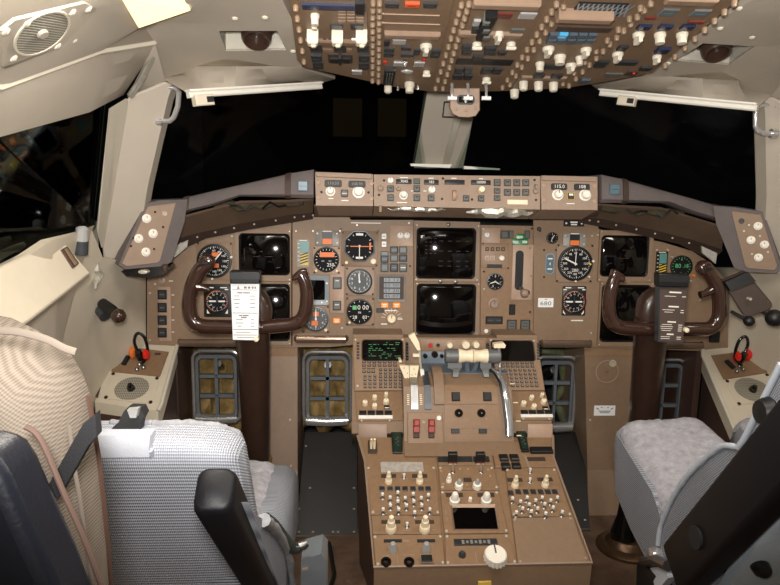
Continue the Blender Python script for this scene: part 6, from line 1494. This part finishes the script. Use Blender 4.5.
# column four
c4 = omod('overhead_module', 'overhead module right of the middle with a dark grille and a ring of white knobs', [(568, -8), (640, -8), (588, 60), (558, 86), (512, 87)])
M_, hw, hh = OP.rect(574, 4, 624, 16, .006); o = MB(M_).box(-hw, hw, -hh, hh, .002, .006).obj('grille', 'black', c4)
g = MB(M_)
for k in range(11):
    x = -hw+hw*2*k/10; g.add([(x-.002, -hh, .0064), (x+.001, -hh, .0064), (x+.012, hh, .0064), (x+.009, hh, .0064)], [(0, 1, 2, 3)]); g.add([(x-.002, hh, .0066), (x+.001, hh, .0066), (x+.012, -hh, .0066), (x+.009, -hh, .0066)], [(0, 1, 2, 3)])
g.obj('lattice', 'bezel_blue', o)
oledge(c4, 556, 16, 612, 23, .022); obox(c4, 556, 26, 612, 31, 'dark_brown', 'dark_strip', .005)
for i in range(5):
    for j in range(2): obox(c4, 549+i*9.6-j*2, 32.5+j*5.2, 557.5+i*9.6-j*2, 36.2+j*5.2, 'blue_lens' if (i, j) == (1, 0) else 'button_blue_dark', 'button', .009, leg='button_grey' if (i, j) != (1, 0) else 'white')
for x, y, w_, k in ((548.5, 49, 12, 'bar'), (560, 57, 12, 'cap'), (571, 65.5, 11, 'bar'), (579.5, 58, 8, 'cap'), (586, 50, 11, 'bar'), (540, 64, 9, 'cap')): oknob(c4, x, y, w_, .028, kind=k)
obox(c4, 544, 63.5, 564, 67.5, 'button_dark', 'button_row', .008); obox(c4, 533, 73.5, 544, 77, 'button_dark', 'button', .008); obox(c4, 551, 73.5, 562, 77.5, 'button_dark', 'button', .008)
for x, y in ((514.5, 94), (523.5, 86), (538.5, 86.5), (553.5, 87)):
    M_ = OP.at(x, y-1, .011); r = OP.size(x, y, 8.6)/2; MB(M_).lathe([(r*1.05, .004), (r, .012), (r*.9, .022), (r*.6, .024), (.0003, .024)], 12).obj('knob', 'oh_knob', c4, ang=25)
oledge(c4, 520, 78, 566, 80, .008)
# column five
c5 = omod('overhead_module', 'overhead module at far right of overhead panel, three white knobs in a row', [(658, -8), (726, -8), (655, 66), (600, 79), (577, 83), (592, 66)])
oledge(c5, 664, 2, 716, 5, .010, 'ledge_brown')
for b_ in ((660, 8, 677, 14.5), (691.5, 9, 709, 15)): obox(c5, *b_, 'dial_grey', 'display_window', .006, leg='teal')
for b_ in ((645, 16, 656, 18), (688, 20, 704, 22)): obox(c5, *b_, 'red_dark', 'annunciator', .006)
for x in (638.5, 660, 682): obox(c5, x-1, 24, x+12, 28, 'navy_glass', 'button', .008); oknob(c5, x, 35, 11.5, .03, kind='cap' if x > 640 else 'bar')
oknob(c5, 617.8, 54.5, 11, .028, kind='bar'); oknob(c5, 658-1, 57, 9, .026, kind='bar'); obox(c5, 656, 47, 669, 51.5, 'navy_glass', 'button', .009)
for b_ in ((596, 60, 607, 66), (616, 60, 637, 63.5), (640, 66, 651, 69), (618, 45, 627, 49)): obox(c5, *b_, 'button_dark', 'button', .008)
obox(c5, 604, 72.5, 622, 75.5, 'button_grey', 'display_window', .006); obox(c5, 626, 70.5, 637, 74.5, 'dark_brown', 'annunciator', .006); MB(OP.at(634, 73, .006)).cyl(.003, .004, .009, n=8).obj('lamp', 'bright_red', c5)
obox(c5, 580, 78.5, 589, 82, 'button_blue_dark', 'button', .008)
# ------------------------------------------------------------------ seats
from mathutils import noise as NZ
def fur(p, k=.004, s=60): return NZ.noise(V(p)*s)*k + NZ.noise(V(p)*s*2.7)*k*.5
def super_ring(cx, cy, z, hw, hd, n=40, e=4.0, tilt=0):
    out = []
    for k in range(n):
        a = 2*PI*k/n; c, s_ = math.cos(a), math.sin(a)
        out.append(V((cx+hw*math.copysign(abs(c)**(2/e), c), cy+hd*math.copysign(abs(s_)**(2/e), s_), z)))
    return out
def seat_back(prof, cx, hw, hd, e=4.5, rtop=.05):
    """padded back lofted along a leaning spine: prof = (y, z) from bottom to top"""
    rings = []; n = len(prof)
    for i, (y, z) in enumerate(prof):
        rings.append(super_ring(cx, y, z, hw, hd, e=e))
    y, z = prof[-1]; dy, dz = prof[-1][0]-prof[-2][0], prof[-1][1]-prof[-2][1]; l_ = math.hypot(dy, dz); dy, dz = dy/l_, dz/l_
    for k in range(1, 7):
        a = PI/2*k/6; q = rtop*math.sin(a); s_ = rtop*(1-math.cos(a)); rings.append(super_ring(cx, y+dy*q, z+dz*q, hw-s_*1.9, hd-s_*.8, e=e))
    return rings
# --- captain's seat
cs = thing('pilot_seat', 'grey mesh-covered left pilot seat seen from behind, black armrest raised beside it', 'seat', V((-.63, -.85, FZ)), 'pilot seats')
SX = -.637; HWd = .226
prof = [(-.88, .48), (-.925, .58), (-.975, .69), (-1.03, .79), (-1.065, .846)]
cs_rings = seat_back(prof, SX, HWd, .062); MB().loft(cs_rings).obj('backrest', 'mesh_grey', cs, ang=75)
# recessed rear panel and the white band over its top
rb = [(-.975, .60), (-1.035, .72), (-1.10, .835), (-1.13, .880)]
q = MB(); q.grid([[V((x, y-.006, z)) for x in (-.80, -.70, -.60, -.508)] for y, z in rb], (0, .02, 0)); q.obj('rear_panel', 'mesh_grey', cs)
for a, b_ in ((0, 1), (1, 2), (2, 3)): pass
q = MB(); q.tube([V((-.508, y-.008, z)) for y, z in rb], .004, 6); q.obj('seam_piping', 'piping', cs)
q = MB(); q.grid([[V((x, y, z)) for x in (-.86, -.74, -.62, -.508)] for y, z in ((-1.141, .872), (-1.141, .884), (-1.134, .897))], (0, .02, 0)); q.obj('top_band', 'white_band', cs)
hb = [atY(108, 432, -1.10), atY(118, 423, -1.09), atY(124, 411, -1.085), (atY(128, 408.5, -1.085)), atY(141, 409, -1.085), atY(144, 416, -1.09), atY(140, 424, -1.095), atY(139, 433, -1.10)]
o = MB().slab(hb, (0, .02, .0)).obj('headrest_bracket', 'black_soft', cs); MB().slab([atY(127, 410, -1.10), atY(138, 409, -1.10), atY(136, 418, -1.10), atY(130, 418, -1.10)], (0, .01, 0)).obj('bracket_tab', 'silver', o)
# serged upper edge along the inboard shoulder
e_ = [cs_rings[i][3] for i in range(2, len(cs_rings))] + [cs_rings[-1][k] for k in range(5, 10)]
rnd = random.Random(2); ep = smooth_path(e_, 5); MB().tube(ep, [.0045+rnd.uniform(-.001, .0015) for _ in ep], 8).obj('shoulder_edging', 'sheep_edge', cs, ang=80)
# fold lines over the shoulder (stretched cover)
# side wing lower down with fleece edging
wg = [(249, 502), (254, 513), (264, 520), (278, 534), (288, 556), (293, 592), (281, 592), (266, 552)]
P_ = [atX(x, y, -.372) for x, y in wg]; o = MB().slab(P_, (-.012, 0, 0)).obj('side_wing', 'mesh_side', cs)
wl = smooth_path([atX(x, y, -.370) for x, y in wg[2:6]], 6); MB().tube(wl, [.007+rnd.uniform(-.0015, .0015) for _ in wl], 8).obj('wing_edging', 'sheep_edge', cs, ang=80)
# cushion with sheepskin
def cushion(x0, x1, ys, zs, th, name, t, m='mesh_side', r=.03):
    rings = []
    n = 9
    for i, (y, z) in enumerate(zip(ys, zs)):
        hw, cx = (x1-x0)/2, (x0+x1)/2; k = .86 if i in (0, len(ys)-1) else 1
        rings.append([V((cx+(hw*k)*sx, y, zz)) for sx, zz in ((-1, z-th), (1, z-th), (1, z-r), (.97, z-r*.4), (.9, z-r*.08), (.5, z), (0, z+.004), (-.5, z), (-.9, z-r*.08), (-.97, z-r*.4), (-1, z-r))])
    return MB().loft(rings).obj(name, m, t, ang=70)
def fleece(x0, x1, ys, zs, name, t, nx=16, seed=0):
    rows_ = []; N = 30
    def zi(y):
        for a in range(len(ys)-1):
            lo, hi = sorted((ys[a], ys[a+1]))
            if lo-1e-6 <= y <= hi+1e-6: f_ = (y-ys[a])/(ys[a+1]-ys[a]); return zs[a]+(zs[a+1]-zs[a])*f_
        return zs[-1]
    for i in range(N+1):
        y = ys[0]+(ys[-1]-ys[0])*i/N; row = []
        for j in range(nx*2+1):
            s_ = -1+j/nx; x = (x0+x1)/2+(x1-x0)/2*s_; drop = .022*max(0, abs(s_)-.86)/.14; z = zi(y)+.008-drop*1.0
            d_ = fur((x, y, 0.3*seed), .005, 55)
            if i == 0: z -= .02
            row.append(V((x+d_*.3, y, z+d_)))
        rows_.append(row)
    return MB().grid(rows_, (0, 0, -.010)).obj(name, 'sheepskin', t, ang=80)
ys, zs = (-.64, -.67, -.80, -.95, -1.0), (.635, .652, .655, .65, .64)
cushion(-.87, -.376, ys, zs, .12, 'seat_cushion', cs); fleece(-.86, -.405, ys[0:5], zs[0:5], 'sheepskin_cover', cs, 20)
# inboard armrest, folded up
def armrest(side, P, w_, t, lab=None):
    """P: end points of the arm's centre line on its plane, w_ depth, thickness across"""
    a, b_ = P; d = (b_-a).normalized(); n = V((1, 0, 0)).cross(d).normalized()
    L = (b_-a).length; M_ = Matrix(((1, n.x, d.x, a.x), (0, n.y, d.y, a.y), (0, n.z, d.z, a.z), (0, 0, 0, 1)))
    q = MB(M_); th, hh = w_
    q.loft([[V((x, y, z)) for x, y in rrect(th*k, hh*k, .010, 4)] for z, k in ((0, .9), (.006, 1), (L-.012, 1), (L-.003, .93), (L, .8))])
    o = q.obj('armrest', 'armrest_black', t, ang=50); return o, M_, L
a, b_ = V((-.392, -.965, .565)), V((-.400, -1.285, .902))
o, M_, L = armrest(-1, (a, b_), (.0195, .023), cs)
# seat adjusting lever and track box
lp = [atY(264, 518, -.95), atY(274, 526, -.95), atY(283, 538, -.945), atY(292, 548, -.94), atY(300, 547.5, -.935), atY(307, 543, -.93)]
MB().tube(smooth_path(lp, 4), [.010]*12+[.0085]*4+[.006]*5, 10).obj('seat_lever', 'lever_green', cs, ang=60)
MB().tube([lp[4]-V((.004, 0, -.001)), TL(lp[4], lp[5], .6), lp[5]], [.007, .0075, .006], 10).obj('lever_tip', 'steel', cs)
MB().slab([atY(301, 560, -.93), atY(321, 554, -.93), atY(326, 560, -.93), atY(327, 620, -.93), atY(300, 620, -.93)], (0, .06, 0)).obj('track_box', 'pedal_grey', cs)
MB().slab([atY(302, 569, -.934), atY(308, 568, -.934), atY(308, 570, -.934), atY(302, 571, -.934)], (0, .003, 0)).obj('track_label', 'light_plate', cs)
MB().lathe([(.20, FZ), (.20, FZ+.03), (.06, FZ+.06), (.05, .46), (.12, .5), (.12, .53)], 24, Matrix.Translation((-.63, -.82, 0))).obj('seat_base', 'dark_steel', cs)

# --- first officer's seat
fs = thing('pilot_seat', 'grey sheepskin-covered right pilot seat with a long black armrest folded against its back', 'seat', V((.53, -.75, FZ)), 'pilot seats')
ys = (-.55, -.575, -.66, -.755, -.88, -.95); zi_ = (.682, .692, .652, .625, .60, .59)
# inboard thigh pad: mesh side plus sheepskin top
def pad(x0, x1, zin, zout, th, name, t):
    rings = []
    for i, y in enumerate(ys):
        zl, zr = zin[i], zout[i]; k = .02 if i == 0 else 0
        rings.append([V((x0+.012*(i == 0), y, zl-th)), V((x1, y, zr-th)), V((x1, y, zr-.02-k)), V((x1-.012, y, zr-.004-k)), V(((x0+x1)/2, y, (zl+zr)/2-k)), V((x0+.012, y, zl-.004-k)), V((x0, y, zl-.02-k))])
    MB().loft(rings).obj(name, 'mesh_side', t, ang=50)
    rows_ = []; N, K = 26, 16
    for i in range(N+1):
        f_ = i/N*(len(ys)-1); a = min(int(f_), len(ys)-2); g = f_-a; y = ys[a]+(ys[a+1]-ys[a])*g; row = []
        for j in range(K+1):
            s_ = j/K; x = x0+.002+(x1-x0+.006)*s_; zl = zin[a]+(zin[a+1]-zin[a])*g; zr = zout[a]+(zout[a+1]-zout[a])*g
            e = min(s_, 1-s_); z = zl+(zr-zl)*s_+.008-(.022*max(0, .1-e)/.1)-(.02 if i == 0 else 0); d_ = fur((x, y, 1.7), .005, 60)
            row.append(V((x, y+d_*.5, z+d_)))
        rows_.append(row)
    MB().grid(rows_, (0, 0, -.010)).obj('sheepskin_cover', 'sheepskin', t, ang=80)
zo = (.690, .706, .70, .682, .65, .63)
pad(.31, .492, zi_, zo, .15, 'thigh_pad', fs); pad(.575, .75, zo, zi_, .15, 'thigh_pad', fs)
cushion(.32, .74, (-.70, -.74, -.9, -1.0), (.58, .585, .57, .55), .10, 'seat_pan', fs)
# skirt of the inboard pad: the mesh cover hangs to a point
sk = [(616.5, 434), (617, 487), (626, 512), (640, 540), (652, 568), (664, 590), (664, 540), (659, 512), (652, 492), (636, 466)]
MB().slab([atX(x, y, .308) for x, y in sk], (.03, 0, 0)).obj('side_skirt', 'mesh_side', fs)
# back
fp = [(-.82, .50), (-.875, .60), (-.945, .72), (-1.02, .83), (-1.11, .96)]
MB().loft(seat_back(fp, .53, .215, .062)).obj('backrest', 'mesh_grey', fs, ang=75)
wg = [(661, 586), (658, 545), (661, 525), (671, 501), (680, 486), (691, 472), (712, 452.5), (724, 446), (738, 447.5), (745, 437), (758, 410), (781, 364), (800, 380), (764, 470), (700, 560)]
P_ = [atX(x, y, .306) for x, y in wg]; MB().slab(P_, (.03, 0, 0)).obj('side_wing', 'mesh_side', fs)
wl = smooth_path([atX(x, y, .303) for x, y in wg[1:9]], 6); rnd = random.Random(5); MB().tube(wl, [.0042+rnd.uniform(-.0006, .001) for _ in wl], 8).obj('wing_piping', 'piping', fs, ang=80)
wl = smooth_path([atX(x, y, .303) for x, y in wg[8:12]], 6); MB().tube(wl, .0045, 8).obj('wing_piping', 'piping', fs, ang=80)
# rear cover, crumpled pale cloth
rows_ = []
for i in range(25):
    f_ = i/24; row = []
    for j in range(25):
        g = j/24; x = .322+.41*g; y = -.885-.30*f_-.02*math.sin(g*PI); z = .47+.50*f_
        d_ = NZ.noise(V((x*9, z*5, 2)))*.018+NZ.noise(V((x*22+z*14, z*9, 5)))*.010; row.append(V((x, y-.03+d_, z)))
    rows_.append(row)
MB().grid(rows_, (0, .02, 0)).obj('rear_cover', 'back_cover', fs, ang=80)
pa = lambda x, y: atX(x, y, .283)
c0 = (pa(671, 547)+pa(693, 592))/2; c1 = (pa(780, 414)+pa(812, 473))/2
o, M_, L = armrest(1, (c0, c1+(c1-c0)*.12), (.021, .043), fs)
MB(M_).lathe([(.018, 0), (.018, .004), (.0003, .005)], 20, M_ @ Matrix.Translation((-.021, .0, .12)) @ Matrix.Rotation(-PI/2, 4, 'Y')).obj('pivot_cap', 'black_soft', o)
MB().lathe([(.018, 0), (.022, .012), (.016, .024), (.0003, .026)], 16, Matrix.Translation(atX(776, 412, .315)) @ Matrix.Rotation(-PI/2, 4, 'Y')).obj('recline_knob', 'black', fs)
MB().lathe([(.012, 0), (.014, .012), (.010, .022), (.0003, .024)], 14, Matrix.Translation(atX(745, 553, .345)+V((0, -.03, 0))) @ Matrix.Rotation(PI/2, 4, 'X')).obj('rear_knob', 'black', fs)
# hinge hardware at the foot of the back
MB().lathe([(.016, -.01), (.018, .0), (.014, .010), (.0003, .012)], 16, Matrix.Translation(atX(656, 556, .30)) @ Matrix.Rotation(-PI/2, 4, 'Y')).obj('hinge', 'chrome', fs)
MB().tube([atX(644, 562, .30), atX(656, 560, .29), atX(668, 566, .29)], .010, 8).obj('hinge_arm', 'steel', fs)
MB().slab([atX(637, 563, .30), atX(645, 566, .295), atX(660, 580, .29), atX(664, 600, .28), atX(636, 596, .29)], (.03, .01, 0)).obj('lock_lever', 'black', fs)
MB().slab([atX(650, 568, .298), atX(664, 566, .29), atX(668, 578, .285), atX(656, 592, .285)], (.02, .005, 0)).obj('bracket', 'white_band', fs)
MB().lathe([(.20, FZ), (.20, FZ+.03), (.06, FZ+.05), (.05, .44), (.1, .47)], 24, Matrix.Translation((.55, -.78, 0))).obj('seat_base', 'dark_steel', fs)

# --- round floor base with tapered post
c = atZ(626, 548, FZ)
t = thing('floor_post', 'dark metal post on round brass-stained floor base ahead of the right seat', 'post', c)
MB(Matrix.Translation(c)).lathe([(.082, 0), (.082, .008), (.075, .014), (.058, .018), (.05, .03), (.046, .034)], 32).obj('base', 'bronze', t)
MB(Matrix.Translation(c)).lathe([(.036, .03), (.034, .05), (.020, .10), (.014, .16), (.011, .30), (.010, .36)], 20, Matrix.Translation(c+V((-.012, -.0, 0)))).obj('post', 'black_gloss', t)
MB().tube([c+V((.0, -.02, .13)), c+V((.02, -.045, .10)), c+V((.032, -.05, .05)), c+V((.035, -.05, .03))], [.006, .010, .012, .010], 8).obj('foot_lever', 'black_gloss', t)
MB().tube([c+V((.015, -.055, .11)), c+V((.022, -.055, .108))], .006, 8).obj('pin', 'chrome', t)

# --- observer seat nearest the camera
ob = thing('observer_seat', 'tan woven seat back with black strap and dark plastic shell, nearest at left', 'seat', V((-.68, -1.48, FZ)))
yb = -1.38
po = [(-60, 306), (0, 310), (22, 314), (45, 325), (66, 338), (80, 350), (91, 368), (98, 388), (103, 415), (108, 445), (113, 490), (117, 530), (121, 585), (128, 680), (-60, 680)]
F = [atY(x, y, yb) for x, y in po]
n = len(F); rings = []
cx = V((-.66, yb, .85))
for dy, k in ((-.095, .93), (-.085, .965), (-.05, .99), (-.015, 1.0), (0, .96)): rings.append([V((cx.x+(p.x-cx.x)*k, p.y+dy, cx.z+(p.z-cx.z)*k)) for p in F])
MB().loft(rings).obj('cushion', 'tan_weave', ob, ang=60)
# seam roll under the top
sr = smooth_path([atY(x, y, yb-.10) for x, y in ((-20, 330), (10, 331), (28, 334), (48, 340), (64, 348), (76, 352))], 5); MB().tube(sr, [.0025]*len(sr), 8, flat=.6).obj('seam_roll', 'tan_seam', ob)
sr = smooth_path([atY(x, y, yb-.10) for x, y in ((69, 425), (73, 460), (80, 500), (86, 545), (94, 600))], 5); MB().tube(sr, .0014, 8, flat=.7).obj('vertical_seam', 'tan_seam', ob)
# dark edge binding down the inboard side
sr = [p+V((.0, -.02, 0)) for p in F[7:14]]; MB().tube(sr, .0022, 6).obj('edge_binding', 'side_brown', ob)
st = [atY(x, y, yb-.108) for x, y in ((83, 424), (95, 414), (97, 436), (88, 446), (57, 500), (47, 487))]
MB().slab(st, (0, .008, 0)).obj('strap', 'strap_black', ob)
ys_ = -1.545
sh = [(-60, 425), (8, 426), (22, 430), (32, 436), (42, 452), (60, 495), (80, 540), (97, 585), (130, 680), (-60, 680)]
S_ = [atY(x, y, ys_+.04) for x, y in sh]; o = MB().slab(S_, (0, -.04, 0)).obj('back_shell', 'navy_shell', ob); bv = o.modifiers.new('b', 'BEVEL'); bv.width = .008; bv.segments = 3
rm = smooth_path([p+V((.002, -.0, .002)) for p in S_[2:9]], 5); MB().tube(rm, .0018, 8).obj('shell_rim', 'tan_rim', ob)
MB().lathe([(.16, FZ), (.16, FZ+.03), (.05, FZ+.05), (.05, .60)], 20, Matrix.Translation((-.72, -1.46, 0))).obj('seat_base', 'dark_steel', ob)
# kick panels beside the foot wells
for s in (-1, 1): MB().slab([V((s*.80, .02, FZ)), V((s*.80, .5, FZ)), V((s*.80, .5, .76)), V((s*.80, .02, .76))], (s*.02, 0, 0)).obj('trim_'+('6' if s < 0 else '7'), 'side_brown', kind='structure')
# ------------------------------------------------------------------ light
w = bpy.data.worlds.new('night'); SC.world = w; w.use_nodes = True
w.node_tree.nodes['Background'].inputs[0].default_value = (.0012, .0012, .0016, 1)
def area(name, loc, tgt, size, power, col, sy=None):
    l = bpy.data.lights.new(name, 'AREA'); l.energy = power; l.color = col; l.size = size
    if sy: l.shape = 'RECTANGLE'; l.size_y = sy
    o = bpy.data.objects.new(name, l); COL.objects.link(o); o.location = loc
    o.rotation_euler = (V(tgt)-V(loc)).to_track_quat('-Z', 'Y').to_euler(); return o
l = bpy.data.lights.new('camera_flash', 'SPOT'); l.energy = 100; l.color = (1, .96, .92); l.spot_size = math.radians(112); l.spot_blend = 1.0; l.shadow_soft_size = .035
fl = bpy.data.objects.new('camera_flash', l); COL.objects.link(fl); fl.location = CAM + CU*.06 - CR*.02 + CF*.0
fl.rotation_euler = (CF + CU*.30 + CR*.02).to_track_quat('-Z', 'Y').to_euler()
for s in (-1, 1):
    area('ceiling_dome_lamp', (s*.55, -.95, 1.50), (s*.35, -.9, .5), .3, 8, (1, .93, .84))
area('aft_ceiling_lamp', (0, -1.2, 1.60), (0, -1.3, .5), .3, 2.5, (1, .93, .84))
SC.view_settings.view_transform = 'Standard'; SC.view_settings.look = 'None'; SC.view_settings.gamma = 1; SC.view_settings.use_curve_mapping = False
SC.view_settings.exposure = .0
SC.cycles.max_bounces = 8; SC.cycles.use_denoising = True
